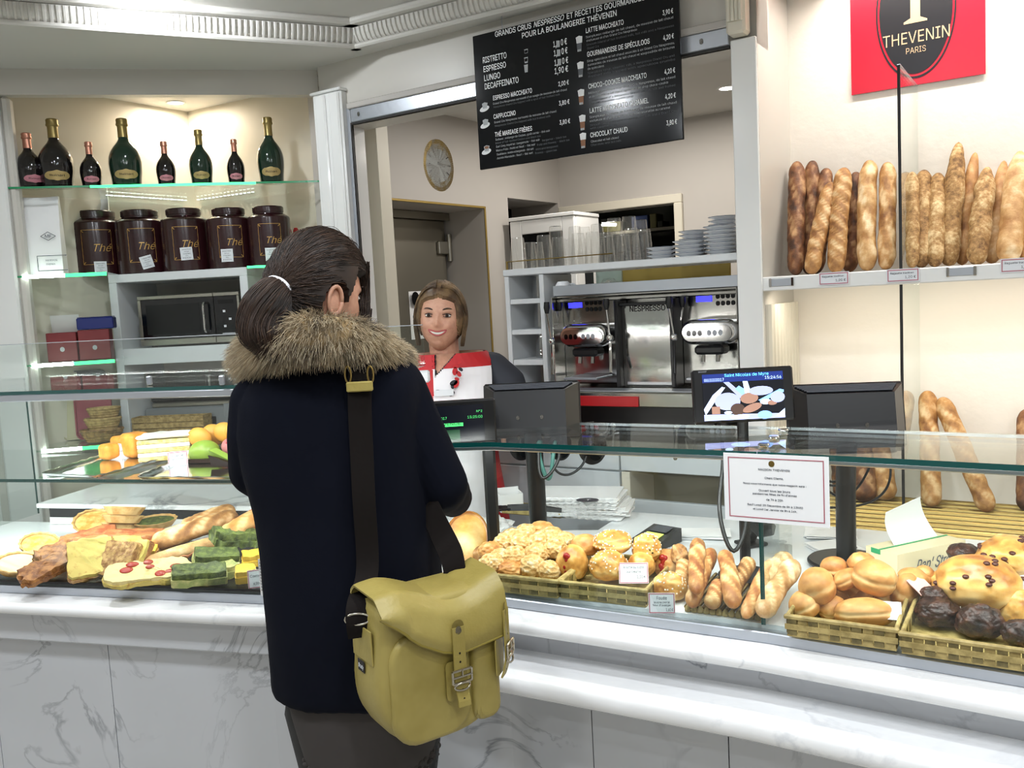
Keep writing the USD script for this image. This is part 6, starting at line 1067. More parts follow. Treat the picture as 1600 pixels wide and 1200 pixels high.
def pie(px, py, z, R_, label, fill, rot, boat=False, sh=(1, 1)):
    c = on_z(px, py, z); a = np.linspace(0, 2*PI, 48, endpoint=False); fl = 1+.035*np.cos(a*16); RR = []
    for r, zz, f_ in ((.2, 0, 0), (.78, 0, 0), (1.0, .020, 1), (.98, .022, 1), (.90, .020, 1), (.86, .013, 0), (.2, .013, 0)): k = np.where(f_, fl, 1.0); RR.append(np.stack([R_*r*k*np.cos(a)*sh[0], R_*r*k*np.sin(a)*sh[1], np.full(48, zz)], 1))
    g = rings(RR); d = prism(affinity.scale(Point(0, 0).buffer(R_*.85, 16), *sh), .0135, .0175); M = trimesh.transformations.euler_matrix(*np.radians((rot[0], rot[1], rot[2]+facing(c)))); M[:3, 3] = c; g.apply_transform(M); d.apply_transform(M); dz = max(0, FZ-g.bounds[0][2]); g.apply_translation((0, 0, dz)); d.apply_translation((0, 0, dz))
    t = Thing('tartlet', label, 'tart', c, 0, group='savoury tartlets'); t.add('pastry_shell', g, 'pastry', 35); t.add('filling', d, fill)
mat('pastry', '#c99a55', .6, noise=(50, '#e0bd80', .4, .62)); mat('quiche', '#d9963c', .5, noise=(40, '#eec677', .4, .6)); mat('cheese', '#e6d3a0', .45)
pie(62, 858, .89, .052, 'round tartlet with an orange top at the left, behind the rye slices', 'quiche', (22, 8, 0)); pie(28, 889, .878, .055, 'pale cheese tartlet furthest left at the front', 'cheese', (16, 6, 0)); pie(148, 823, .90, .060, 'quiche with an orange top in front of the stacked pastry boats', 'quiche', (26, 4, 0))
for i, (py, z, lab) in enumerate(((829, .905, 'lowest of the three stacked pastry boats'), (817, .93, 'middle of the three stacked pastry boats'), (804, .955, 'topmost of the three stacked pastry boats'))): pie(190+i*2, py, z, .052, lab, 'cheese', (-8, 12, 10), sh=(1.05, .6))
pie(243, 822, .905, .055, 'pastry boat filled with green spinach', 'spinach', (14, 0, 4), sh=(1.1, .6))
for i, (a, b, za, zb_, w, m, lab, cuts) in enumerate((((238, 852), (372, 806), .915, .945, 36, 'crust_gold', 'long golden baguette sandwich lying across the snacks', 3), ((285, 826), (368, 797), .93, .955, 30, 'crust_gold', 'baguette sandwich with a red filling behind the long golden one', 2), ((350, 838), (420, 800), .94, .96, 34, 'bun', 'orange baguette sandwich disappearing behind the coat', 2), ((222, 884), (345, 846), .89, .905, 26, 'crust_pale', 'baguette half with ham under the long golden sandwich', 0))):
    A, B_ = on_z(*a, za), on_z(*b, zb_); g, tn = loaf([A, (A+B_)/2+np.array([0, 0, .004]), B_], px_len(*a, za, w)/2, 80+i, cuts, .8, .1, .05, face=np.array([0, -.4, 1.0]), tip=.22); g.apply_translation((0, 0, max(0, FZ-g.bounds[0][2]))); t = Thing('baguette_sandwich', lab, 'sandwich', (A+B_)/2, 0, group='baguette sandwiches'); t.add('bread', g, m, tone=tn)
    if i in (1, 3): t.add('filling', tube([A+(B_-A)*f+np.array([0, -.018, -.004+.003*math.sin(f*40)]) for f in np.linspace(.1, .9, 16)], .007, 6), 'tomato' if i == 1 else 'ham', 40)
card(399, 905, 23, 29, .885, 'white card standing by the yellow omelette cubes', [('Carré', .5, .6, .14, .7), ('4,50 €', .6, .2, .14, .5)], 8, grp='cards in the left case')
c = on_z(418, 927, .866); t = Thing('ingredient_list', 'narrow white list of ingredients standing at the coat, behind the front glass', 'notice', (c[0], c[1], DZ), facing(c)); t.add('sheet', cbox((.03, .0012, .085), (0, 0, .044)), 'paper_plain', local=True); t.add('lettering', cat_([place(text('farine beurre', .0035, (-.013, .076-k*.007, 0), (1, 0, 0), (0, 1, 0), width=.024), (0, -.0008, 0), (1, 0, 0), (0, 0, 1), (0, -1, 0)) for k in range(10)]), 'ink_grey', local=True)
# glass shelf: silver trays and cakes
TZ = 1.111
def silver_tray(cn, label):
    q = np.array([on_z(x, y, TZ+.006)[:2] for x, y in cn]); p = Polygon(q).buffer(-.012).buffer(.012, 6); t = Thing('silver_tray', label, 'tray', (*q.mean(0), TZ), 0, group='silver cake trays'); t.add('base', prism(p.buffer(-.012), TZ, TZ+.0022), 'silver')
    ring = np.array(p.exterior.coords[:-1]); rn = np.array(p.buffer(-.013, join_style=1).exterior.coords[:-1]); n = 90
    f = lambda P, zz: np.stack([*np.array([P.interpolate(s_, normalized=True).coords[0] for s_ in np.linspace(0, 1, n, endpoint=False)]).T, np.full(n, zz)], 1)
    o, i_ = p.exterior, p.buffer(-.013).exterior; s0 = np.array(o.coords[0]); 
    import shapely
    def fr(P): k = P.project(Point(*o.coords[0]))/P.length; return np.array([P.interpolate((s_+k) % 1, normalized=True).coords[0] for s_ in np.linspace(0, 1, n, endpoint=False)])
    A, B_ = fr(o), fr(i_); bead = .0012*np.cos(np.arange(n)*2.2)
    R_ = [np.c_[B_, np.full(n, TZ+.0022)], np.c_[A*.3+B_*.7, np.full(n, TZ+.006)], np.c_[A*.8+B_*.2, TZ+.0105+bead*.4], np.c_[A, TZ+.0115+bead], np.c_[A, TZ+.0095+bead*0], np.c_[A*.5+B_*.5, np.full(n, TZ+.005)], np.c_[B_, np.full(n, TZ+.0008)]]
    t.add('rim', rings(R_ + [R_[0]], caps=False), 'silver', 35); return t
silver_tray([(62, 742), (152, 746), (318, 700), (232, 690)], 'silver tray under the orange and layered cakes on the glass shelf'); silver_tray([(212, 748), (420, 748), (440, 706), (330, 700)], 'silver tray under the chocolate and pistachio cake, next to the coat')
for i, (px, py, w, h, lab) in enumerate(((171, 706, 26, 22, 'small orange mousse cube at the left end of the silver tray'), (196, 698, 34, 26, 'orange mousse cube behind the left white card'), (212, 702, 34, 34, 'large orange mousse cube between the two white cards'))):
    c = on_z(px, py, 1.135); s = float((c-EYE) @ _fw)/F; g = cbox((w*s, w*s, h*s*1.1), (0, 0, 0), .008); g = soften(mf(g), .006, 4); t = Thing('mousse_cube', lab, 'cake', c, facing(c)+30, group='orange mousse cubes'); dz = max(0, TZ+.004-(c[2]-h*s*.55)); t.add('mousse', move(g, (0, 0, dz)), 'carrot', True, local=True)
c = on_z(262, 702, 1.14); s = float((c-EYE) @ _fw)/F; t = Thing('layer_cake', 'layered cream cake with white icing behind the middle white card', 'cake', (c[0], c[1], TZ+.004), facing(c)-14); cl, ch = 78*s, 40*s
for k in range(5): t.add('sponge_layer' if k % 2 == 0 else 'cream_layer', cbox((cl-.004*k*0, .085, ch*.16), (0, 0, ch*.09+k*ch*.165), .002), 'cake_layer' if k % 2 == 0 else 'icing', local=True)
ic = soften(mf(cbox((cl+.004, .09, ch*.14), (0, 0, ch*.93), .006)), .008, 2); ic.vertices[:, 2] += (meshkit.noise(ic.vertices*40, 2)-.5)*.008; t.add('icing', ic, 'icing', True, local=True)
t = Thing('chocolate_cake', 'dark chocolate cake fanned with orange macarons, a green dome and a red glaze', 'cake', on_z(335, 712, TZ+.004)); b0 = on_z(295, 716, TZ+.004); 
arc = [on_z(x, y, z) for x, y, z in ((280, 712, 1.12), (300, 690, 1.145), (330, 682, 1.155), (372, 676, 1.165), (400, 676, 1.16))]; t.add('chocolate_shell', tube(spline(arc, 24), np.linspace(.018, .034, 24), 14), 'chocolate', 50)
for i, (px, py, rr) in enumerate(((312, 684, 17), (334, 679, 17), (352, 676, 17), (367, 676, 15), (382, 676, 15))): c = on_z(px, py, 1.178 if i > 1 else 1.17); s = float((c-EYE) @ _fw)/F; t.add('macaron', turn(move(ico(3).apply_scale((rr*s*1.1, rr*s*.6, rr*s*.95)), (0, 0, 0)), 25, (0, 1, 0)).apply_translation(c), 'macaron', True)
c = on_z(320, 707, 1.135); t.add('pistachio_dome', ico(3).apply_scale((.042, .034, .034)).apply_translation(c), 'pistachio', True); t.add('base', hull([on_z(x, y, z) for x, y, z in ((285, 724, TZ+.004), (395, 722, TZ+.004), (285, 716, TZ+.004), (400, 706, TZ+.004), (290, 718, 1.125), (395, 716, 1.125))]), 'chocolate')
c = on_z(347, 713, 1.14); t.add('pistachio_wedge', hull([c+np.array(v) for v in ((-.03, -.01, .02), (.035, -.014, -.016), (-.02, .02, .02), (.03, .02, -.01), (-.03, -.005, .008))]), 'pistachio'); t.add('chocolate_wedge', hull([c+np.array(v) for v in ((-.03, -.018, .008), (.04, -.02, -.022), (-.03, .0, -.02), (.045, .01, -.02), (-.026, -.01, -.022))]), 'chocolate')
c = on_z(366, 697, 1.15); t.add('pink_dome', ico(3).apply_scale((.034, .03, .026)).apply_translation(c), 'pink_mousse', True); t.add('red_glaze', hull([c+np.array(v) for v in ((-.012, -.034, .014), (.03, -.036, -.014), (.035, -.03, -.008), (-.004, -.028, .02), (.01, -.03, .01))]), 'red_glaze')
for px, py, z, lab in ((186, 707, 1.132, 'white card with an orange edge before the orange mousse cubes'), (232, 708, 1.132, 'white card in front of the layered cake'), (278, 719, 1.128, 'white card beside the green pistachio dome')): card(px, py, 29, 27, z, lab, [('Carré', .5, .7, .13, .6), ('gourmand', .5, .52, .1, .6), ('5,20 €', .75, .14, .12, .3)], 10, grp='cards on the cake shelf')

# ---------------------------------------------------------------- people
mat('skin', '#cf9c82', .5, tone='#b0524e', noise=(60, '#c48f77', .45, .65), sss=.06); mat('wool_navy', '#070a16', .95, bump=(260, .35, .001), spec=.15); mat('skirt_taupe', '#3b3634', .9, bump=(300, .3, .001)); mat('boot_black', '#0c0b0c', .6); mat('fur_base', '#6f6048', .9, noise=(30, '#a58c64', .4, .6)); mat('hair_brown', '#1a110b', .55, noise=(14, '#35241a', .4, .65)); mat('hair_chestnut', '#47301f', .5); mat('hair_light', '#4e3b2a', .42, noise=(16, '#8a6f4e', .4, .65)); mat('hair_tie_white', '#e4e4ea', .5)
mat('fur_hair', '#4a4036', .7, noise=(22, '#b8a382', .36, .58)); mat('fur_tip', '#d8c9aa', .7, noise=(26, '#94876f', .42, .62))
mat('tunic_red', '#b4161d', .6); mat('tunic_white', '#e9e7ea', .6); mat('sleeve_grey', '#2a2d36', .75); mat('stripe_top', '#23222a', .7); mat('stripe_pale', '#c9bfb0', .7); mat('eye_white', '#d9d4cf', .25); mat('iris', '#2a1c14', .2); mat('lip', '#b25653', .4); mat('teeth', '#ebe6dc', .3); mat('mouth_dark', '#4a1718', .5); mat('brow', '#3a2a22', .7); mat('mustard_leather', '#a29250', .45, noise=(7, '#92823f', .4, .65), bump=(170, .35, .0012)); mat('mustard_edge', '#8d7d30', .5); mat('webbing', '#120d0b', .9, spec=.2, bump=(220, .4, .001)); mat('nickel', '#b8b2a4', .2, 1.0)
def curves(path, C, w, m, kind=None, label=None):
    cv = UsdGeom.BasisCurves.Define(stage, path); cv.CreateTypeAttr('linear'); cv.CreateCurveVertexCountsAttr(Vt.IntArray.FromNumpy(np.array([len(c) for c in C], np.int32))); cv.CreatePointsAttr(Vt.Vec3fArray.FromNumpy(np.concatenate(C).astype(np.float32)))
    W_ = np.concatenate([np.linspace(w, w*.35, len(c)) for c in C]); cv.CreateWidthsAttr(Vt.FloatArray.FromNumpy(W_.astype(np.float32))); cv.SetWidthsInterpolation('vertex'); UsdShade.MaterialBindingAPI.Apply(cv.GetPrim()).Bind(MATS[m]); keys(cv.GetPrim(), label=label, kind=kind)
def g_(v, c, s): return np.exp(-(((v-np.asarray(c))/np.asarray(s))**2).sum(1))
def head_mesh(smile=0.0, n=5, wide=1.0):
    """a woman's head, about .22 m from chin to crown, centred between the ears; +y is the face"""
    m = ico(n); v = m.vertices.copy(); x, y, z = v.T; X = .073*x; Y = .092*y; Z = .112*z
    low = np.clip(-z, 0, 1); X *= 1-.33*low**1.6; Y = np.where(y > 0, Y*(1-.10*low**2), Y*(1-.45*low**1.5)); Y += .012*low*np.clip(y+.3, 0, 1); Y = np.where(y > .0, Y*(1-.06*np.clip(y, 0, 1)*np.clip(1-np.abs(z), 0, 1)), Y)
    V = np.stack([X, Y, Z], 1); F_ = np.clip((y-.2)/.5, 0, 1)
    d = .0135*g_(V, (0, .085, -.021), (.0095, .05, .0105)) + .007*g_(V, (0, .085, -.004), (.0075, .05, .019)) + .004*(g_(V, (.0105, .085, -.025), (.006, .05, .006)) + g_(V, (-.0105, .085, -.025), (.006, .05, .006)))
    d -= .0085*(g_(V, (.031, .08, .008), (.016, .05, .0105)) + g_(V, (-.031, .08, .008), (.016, .05, .0105))); d += .004*(g_(V, (.03, .08, .024), (.02, .05, .007)) + g_(V, (-.03, .08, .024), (.02, .05, .007)))
    d += (.003+.005*smile)*(g_(V, (.040, .07, -.026), (.017, .05, .015)) + g_(V, (-.040, .07, -.026), (.017, .05, .015))) + .006*g_(V, (0, .075, -.098), (.018, .05, .012)) - .003*g_(V, (0, .08, -.077), (.02, .05, .006))
    V[:, 1] += d*F_; V[:, 0] *= wide
    tone = (.35*(g_(V, (.04, .07, -.025), (.02, .05, .016)) + g_(V, (-.04, .07, -.025), (.02, .05, .016))) + .3*g_(V, (0, .1, -.028), (.012, .05, .01)))*F_
    m.vertices = V; return m, tone*.35
def face_front(H, x, z):
    """y of the face surface at (x, z)"""
    v = H.vertices; k = np.argsort((v[:, 0]-x)**2+(v[:, 2]-z)**2+(v[:, 1] < 0)*9)[:6]; return float(v[k, 1].max())
def ear(s): 
    a = np.linspace(0, 2*PI, 22); rim = tube(np.stack([s*(.076+.006*np.abs(np.cos(a))*0+.004*np.sin(a/1.0)*0), -.006+.0135*np.cos(a), -.012+.027*np.sin(a)], 1) if False else np.stack([np.full(22, s*.079)+s*.004*np.sin(a), -.008+.0145*np.cos(a)-.004*np.sin(a), -.010+.027*np.sin(a)], 1), .0042, 8)
    cup = ico(3).apply_scale((.005, .0135, .026)).apply_translation((s*.0745, -.008, -.010)); lobe = ico(2).apply_scale((.005, .008, .009)).apply_translation((s*.073, -.002, -.036)); return [rim, cup, lobe]
def features(t, body, H, M, smile, parent=None):
    def A(nm, g, m, sm=True): g = g.copy(); g.apply_transform(M); return t.add(nm, g, m, sm, parent=body)
    for s in (-1, 1):
        yy = face_front(H, s*.031, .008); e = A('eye', ico(3).apply_scale((.0118, .009, .0062 if smile else .0075)).apply_translation((s*.031, yy-.0045, .0075)), 'eye_white'); g = cyl(.0055, .002, 18, b=.0006); g = place(g, (s*.031, yy+.0042, .0075), (1, 0, 0), (0, 0, -1), (0, 1, 0)); g.apply_transform(M); t.add('iris', g, 'iris', True, parent=body)
        up = [(s*.031+dx, face_front(H, s*.031+dx, .0135)+.002, .0145-abs(dx)*.25) for dx in np.linspace(-.0135, .0135, 7)]; A('eyelash', tube(np.array(up), .0016, 6), 'brow'); lo = [(s*.031+dx, face_front(H, s*.031+dx, .002)+.0012, .0025+abs(dx)*.2) for dx in np.linspace(-.012, .012, 7)]; A('eyelid', tube(np.array(lo), .0012, 6), 'brow')
        br = [(s*(.017+k*.005), face_front(H, s*(.017+k*.005), .028)+.001, .0265+.0055*math.sin(k/6*PI*.8)) for k in range(7)]; A('eyebrow', tube(np.array(br), np.r_[.0014, .0024, .0026, .0024, .002, .0016, .0008], 6), 'brow')
    mw = .024+.007*smile; P = lambda x, z, o=.0: np.array([x, face_front(H, x, z)+o, z]); zc = -.048 if smile else -.056
    xs = np.linspace(-mw, mw, 13); cu = lambda x: .007*smile*(x/mw)**2
    if smile:
        q = [[*P(x, zc+cu(x)), ] for x in xs]; up = [P(x, zc+cu(x)+.0012, .0012) for x in xs]; lo = [P(x, zc+cu(x)-.009*(1-(x/mw)**2), .0008) for x in xs]
        A('mouth', trimesh.Trimesh(np.vstack([up, lo]), np.array([(i, i+13, i+14) for i in range(12)]+[(i, i+14, i+1) for i in range(12)]), process=False), 'mouth_dark', False)
        u2 = [P(x*.82, zc+cu(x*.82)+.0008, .0022) for x in xs]; l2 = [P(x*.82, zc+cu(x*.82)-.0072*(1-(x*.82/mw)**2), .0018) for x in xs]; A('teeth', trimesh.Trimesh(np.vstack([u2, l2]), np.array([(i, i+13, i+14) for i in range(12)]+[(i, i+14, i+1) for i in range(12)]), process=False), 'teeth', False)
        A('upper_lip', tube(np.array([P(x, zc+cu(x)+.003-.001*abs(math.cos(x/mw*PI)), .001) for x in xs]), np.r_[.001, np.full(11, .0026), .001], 8), 'lip'); A('lower_lip', tube(np.array([P(x, zc+cu(x)-.0105*(1-(x/mw)**2), .0012) for x in xs]), np.r_[.001, np.full(11, .003), .001], 8), 'lip')
    else:
        A('upper_lip', tube(np.array([P(x, zc+.002, .0005) for x in xs]), np.r_[.001, np.full(11, .003), .001], 8), 'lip'); A('lower_lip', tube(np.array([P(x, zc-.004, .0005) for x in xs]), np.r_[.001, np.full(11, .0034), .001], 8), 'lip')
def hand(w, d, palm_n, s=1.0, side=1, curl=.5):
    """wrist point, direction of the fingers, palm normal -> chains"""
    d = np.asarray(d, float); d /= np.linalg.norm(d); n = np.asarray(palm_n, float); n -= d*(n @ d); n /= np.linalg.norm(n); x = np.cross(d, n)*side; w = np.asarray(w, float); out = []
    sp = lambda p, r: m3.Manifold.sphere(r*s, 12).translate(tuple(p)); pal = [w+x*.012*s, w-x*.012*s, w+d*.075*s+x*.032*s, w+d*.08*s-x*.030*s]; out.append(m3.Manifold.batch_hull([sp(p, .011) for p in pal]))
    for off, ln, r in ((.030, .066, .0078), (.010, .074, .0082), (-.010, .069, .0078), (-.028, .053, .0068)):
        p = w+d*.078*s+x*off*s; J = [(p-d*.02*s, .0088*s)]; dd = d.copy()
        for f, k in ((.45, .55), (.32, .9), (.23, .7)): a = curl*k; dd = dd*math.cos(a)+n*math.sin(a); dd /= np.linalg.norm(dd); p = p+dd*ln*f*s; J.append((p, r*s*(1-.12*len(J))))
        out.append(chain(J, 10))
    th_ = x*.75+d*.6+n*.25; th_ /= np.linalg.norm(th_); p0 = w+d*.022*s+x*.018*s; p1 = p0+th_*.034*s; t2 = d*.8+x*.25+n*.5; t2 /= np.linalg.norm(t2); out.append(chain([(p0, .0115*s), (p1, .0095*s), (p1+t2*.028*s, .0085*s), (p1+t2*.028*s+(t2+n*.6)/1.2*.022*s, .007*s)], 10))
    return m3.Manifold.batch_boolean(out, m3.OpType.Add)
def oval(c, rx, ry, z, n=40, rot=0.0, p=2.3):
    a = np.linspace(0, 2*PI, n, endpoint=False); x = rx*np.sign(np.cos(a))*np.abs(np.cos(a))**(2/p); y = ry*np.sign(np.sin(a))*np.abs(np.sin(a))**(2/p); cr, sr = math.cos(rot), math.sin(rot); return np.stack([c[0]+x*cr-y*sr, c[1]+x*sr+y*cr, np.full(n, z)], 1)

# --- the saleswoman behind the tills
SY = 2.86
hc = on_y(689, 497, SY); sc = .215/.224*SY*108/F/.236
rot = trimesh.transformations.euler_matrix(math.radians(2), math.radians(-4), math.radians(facing(hc)+180-8)); MH = rot.copy(); hs = (SY*(548-447)/F)/.222; MH[:3, :3] *= hs; MH[:3, 3] = hc
H, tone = head_mesh(1.0, 5, 1.09); cen = on_y(700, 600, SY); chin = hc[2]-.112*hs
t = Thing('person', 'smiling woman with tied-back light brown hair in a red and white tunic behind the tills', 'person', (cen[0], SY, 0))
hm = H.copy(); hm.apply_transform(MH); nb = np.array([cen[0]-.005, SY+.025, chin-.085]); 
body = [mf(hm)] + [mf(trimesh.util.concatenate([e]).apply_transform(MH)) for s_ in (-1, 1) for e in ear(s_)]
body.append(chain([(hc+np.array([.0, .028, -.055*hs]), .052*hs), (nb+np.array([0, 0, .03]), .050*hs), (nb+np.array([.004, .01, -.02]), .062*hs)], 20))
shz = on_y(770, 558, SY)[2]; scx = cen[0]; shw = on_y(786, 580, SY)[0]-scx
tor = [oval((scx, SY+.02), .05, .05, chin-.045), oval((scx, SY+.025), .075, .06, chin-.075), oval((scx, SY+.02), shw*.66, .08, shz+.022), oval((scx, SY+.015), shw*.9, .1, shz-.035), oval((scx, SY), shw*.88, .115, shz-.16), oval((scx, SY), shw*.78, .105, shz-.30), oval((scx, SY), shw*.86, .12, shz-.44), oval((scx, SY), shw*.92, .125, shz-.55), oval((scx, SY), shw*.5, .09, shz-.62)]
TOR = rings(tor); body.append(mf(TOR))
for s_ in (-1, 1):
    body.append(chain([((scx+s_*.08, SY, shz-.58), .085), ((scx+s_*.085, SY, .48), .055), ((scx+s_*.085, SY+.01, .08), .038), ((scx+s_*.085, SY-.09, .04), .034)], 14))
    el_ = np.array([scx+s_*(shw+.055), SY+.01, shz-.28]); wr = np.array([scx+s_*(shw-.04), SY-.21, shz-.20]); body.append(chain([((scx+s_*shw*.9, SY+.01, shz-.05), .05), (el_, .038), (wr, .026)], 14)); body.append(hand(wr, (-s_*.25, -1, -.1), (0, -.1, -1), .95, s_, .35))
B_ = m3.Manifold.batch_boolean(body, m3.OpType.Add); BM = tm(B_)
# keep the fine head, soften the joins
from scipy.spatial import cKDTree
dd, ii = cKDTree(hm.vertices).query(BM.vertices); bt = np.where(dd < .004, tone[ii], 0.0); bd = t.add('body', BM, 'skin', tone=bt)
features(t, bd, H, MH, 1.0)
# hair: a parted cap swept back, with strands on top
def hair_cap(M, seed, cut, puff=.010, n=5):
    m = ico(n); v = m.vertices; hh, _ = head_mesh(0, n); V = hh.vertices.copy(); nn = V/np.linalg.norm(V, axis=1)[:, None]; keep = cut(V); st = V + nn*(puff+.007*np.clip(V[:, 2]/.1, 0, 1))[:, None] + nn*((meshkit.fbm(V*[60, 25, 25]+seed, 2, seed)-.5)*.006)[:, None]; g = trimesh.Trimesh(np.where(keep[:, None], st, V*.93), m.faces, process=False); g.apply_transform(M); return g
def cutS(V): x, y, z = V.T; hl = .062 - .9*np.abs(x)**1.0*.55 + 0; return (z > .068-.35*np.abs(x)-.0*y) | (y < -.005+.25*(z+.02)) | ((np.abs(x) > .052-.18*np.clip(z, -.03, .1)) & (z > -.075) & (y < .055))
hr = t.add('hair', hair_cap(MH, 3, cutS, .012), 'hair_light', 60)
rg = np.random.default_rng(11); C_ = []
for k in range(2600):
    s_ = rg.choice((-1, 1)); x0 = s_*rg.uniform(.002, .012); y0 = rg.uniform(-.05, .075); a = np.linspace(0, 1, 9); th_ = (0.12+a*rg.uniform(1.35, 1.85)); ry = y0*(1-.7*a)-a*rg.uniform(0, .06); Rx, Rz = .086+rg.uniform(0, .007), .125+rg.uniform(0, .006)
    px_ = s_*Rx*np.sin(th_)*np.sqrt(np.clip(1-(ry/.12)**2, .1, 1)); pz_ = Rz*np.cos(th_)*np.sqrt(np.clip(1-(ry/.125)**2, .1, 1)); P_ = np.stack([px_, ry+rg.normal()*.001, pz_], 1); C_.append((np.c_[P_, np.ones(9)] @ MH.T)[:, :3])
for s_ in (-1, 1):
    for k in range(500):      # the side locks that fall beside the face
        y0 = rg.uniform(.01, .05); a = np.linspace(0, 1, 9); zz = .10-.19*a; xx = s_*(.03+.052*np.sin(np.clip(a*1.5, 0, 1)*PI/2)+rg.uniform(0, .01)-.012*a**3); P_ = np.stack([xx, y0-.03*a+rg.uniform(-.006, .006), zz+rg.uniform(-.006, .006)], 1); C_.append((np.c_[P_, np.ones(9)] @ MH.T)[:, :3])
curves(t.path+'/hair/strands', [c - np.asarray(t.M[:3, 3]) for c in C_], .0013, 'hair_light', kind='stuff')
t.add('hair_knot', soften(mf(ico(3).apply_scale((.04, .045, .05)).apply_transform(trimesh.transformations.translation_matrix((0, -.11, -.02))).apply_transform(MH)), .02, 2), 'hair_light', True, parent=hr)
# clothes
def shell(rgs, grow, keep, thick=.004, n=40):
    R = []
    for r in rgs: c = r.mean(0); d = r-c; R.append(c + d*(1+grow/np.linalg.norm(d, axis=1)[:, None]))
    zz = np.array([r[0][2] for r in rgs]); Zs = np.linspace(zz[0], zz[-1], 220); from scipy.interpolate import PchipInterpolator; RR = np.array(R); o = np.argsort(zz); f = PchipInterpolator(zz[o], RR[o], axis=0); G = f(Zs); k = 260; a0 = np.linspace(0, n, k, endpoint=False); i0 = a0.astype(int); fr_ = (a0-i0)[None, :, None]; G = G[:, i0 % n]*(1-fr_)+G[:, (i0+1) % n]*fr_
    V = G.reshape(-1, 3); Fc = np.array(grid_faces(len(Zs), k)); cc = V[Fc].mean(1); Fc = Fc[keep(cc)]; ctr = np.repeat(G.mean(1)[:, None], k, 1).reshape(-1, 3); dr = V-ctr; dr /= np.linalg.norm(dr, axis=1)[:, None]; inn = V-dr*thick; m = trimesh.Trimesh(np.vstack([V, inn]), np.vstack([Fc, Fc[:, ::-1]+len(V)]), process=False)
    e = m.faces[:len(Fc)]; ed = np.sort(np.vstack([e[:, [0, 1]], e[:, [1, 2]], e[:, [2, 0]]]), 1); raw = np.vstack([e[:, [0, 1]], e[:, [1, 2]], e[:, [2, 0]]]); u, idx, ct_ = np.unique(ed, axis=0, return_index=True, return_counts=True); b = raw[idx[ct_ == 1]]; n_ = len(V); wall_ = np.vstack([np.stack([b[:, 1], b[:, 0], b[:, 0]+n_], 1), np.stack([b[:, 1], b[:, 0]+n_, b[:, 1]+n_], 1)]); m = trimesh.Trimesh(m.vertices, np.vstack([m.faces, wall_]), process=False); m.remove_unreferenced_vertices(); m.fix_normals(); return m
tr2 = tor[2:8]; vz = on_y(700, 628, SY)[2]; nx = on_y(700, 600, SY)[0]
front = lambda c: c[:, 1] < SY+.02
va, vb = on_y(672, 599, SY-.1), on_y(731, 532, SY-.1); xl = on_y(678, 570, SY-.1)[0]
neck = lambda c, o=0: front(c) & (c[:, 0] > xl-o) & (c[:, 0] < va[0]+(c[:, 2]-va[2])*(vb[0]-va[0])/(vb[2]-va[2])+o)
armh = lambda c: (np.abs(c[:, 0]-scx) > shw*.80) & (c[:, 2] > shz-.17)
split = lambda c: (c[:, 0] > xl-.006) & ~((c[:, 0] > scx+shw*.62) & (c[:, 2] < shz-.2))
t.add('striped_top', shell(tor[2:6], .004, lambda c: ~(neck(c, -.004) & (c[:, 2] > va[2]+.026+np.abs(c[:, 0]-xl)*.35)), .002), 'stripe_top', 30)
for k in range(3): t.add('stripe', shell(tor[2:6], .0052, lambda c, k=k: front(c) & (np.abs(c[:, 0]-nx) < .09) & (np.abs(c[:, 2]-(va[2]+.020-k*.012)-np.abs(c[:, 0]-xl)*.35) < .0022), .001), 'stripe_pale', 30)
t.add('tunic_back', shell(tr2, .011, lambda c: ~front(c) & ~armh(c)), 'tunic_red', 30)
t.add('tunic_red_side', shell(tr2, .011, lambda c: front(c) & ~neck(c) & ~split(c) & ~armh(c)), 'tunic_red', 30)
t.add('tunic_white_side', shell(tr2, .011, lambda c: front(c) & ~neck(c) & split(c) & ~armh(c) & (c[:, 2] < shz-.022)), 'tunic_white', 30); t.add('shoulder_yoke', shell(tr2, .012, lambda c: front(c) & ~neck(c) & split(c) & ~armh(c) & (c[:, 2] >= shz-.0225)), 'tunic_red', 30)
for s_ in (-1, 1): el_ = np.array([scx+s_*(shw+.055), SY+.01, shz-.28]); wr = np.array([scx+s_*(shw-.04), SY-.21, shz-.20]); t.add('sleeve', soften(chain([((scx+s_*shw*.80, SY+.015, shz-.045), .062), ((scx+s_*(shw+.01), SY+.01, shz-.09), .062), (el_, .050), (wr*.75+el_*.25, .042)], 20), .012, 14), 'sleeve_grey', True)
for i, (px, py, r_, m) in enumerate(((712, 572, 4, 'tunic_red'), (718, 566, 3, 'tunic_red'), (711, 580, 5, 'tunic_red'), (717, 584, 4, 'tunic_red'), (714, 592, 3, 'tunic_red'), (709, 598, 5, 'stripe_top'), (713, 600, 5, 'tunic_red'), (707, 604, 3, 'stripe_top'), (720, 577, 3, 'stripe_top'), (684, 612, 4, 'stripe_top'), (706, 615, 4, 'stripe_top'))):
    yy = SY-.118; c = on_y(px, py, yy); s = yy/F; t.add('printed_petal', place(prism(Polygon(ell(0, 0, r_*s*1.3, r_*s*.8, 40*i)), 0, .004), c, (1, 0, 0), (0, 0, 1), (0, -1, 0)), m)
c = on_y(694, 614, SY-.13); t.add('name_tag', cbox((.06, .003, .02), c, .001), 'tag_paper')
bx = on_y(778, 740, SY-.07)
# slim payment terminal she holds out
c = on_y(658, 583, 2.55); one('receipt_printer_top', cbox((.05, .03, .035), (c[0], c[1], c[2]-.01), .005), 'tag_paper', 'pale grey device top edge beside the saleswoman\'s red lapel', 'device')

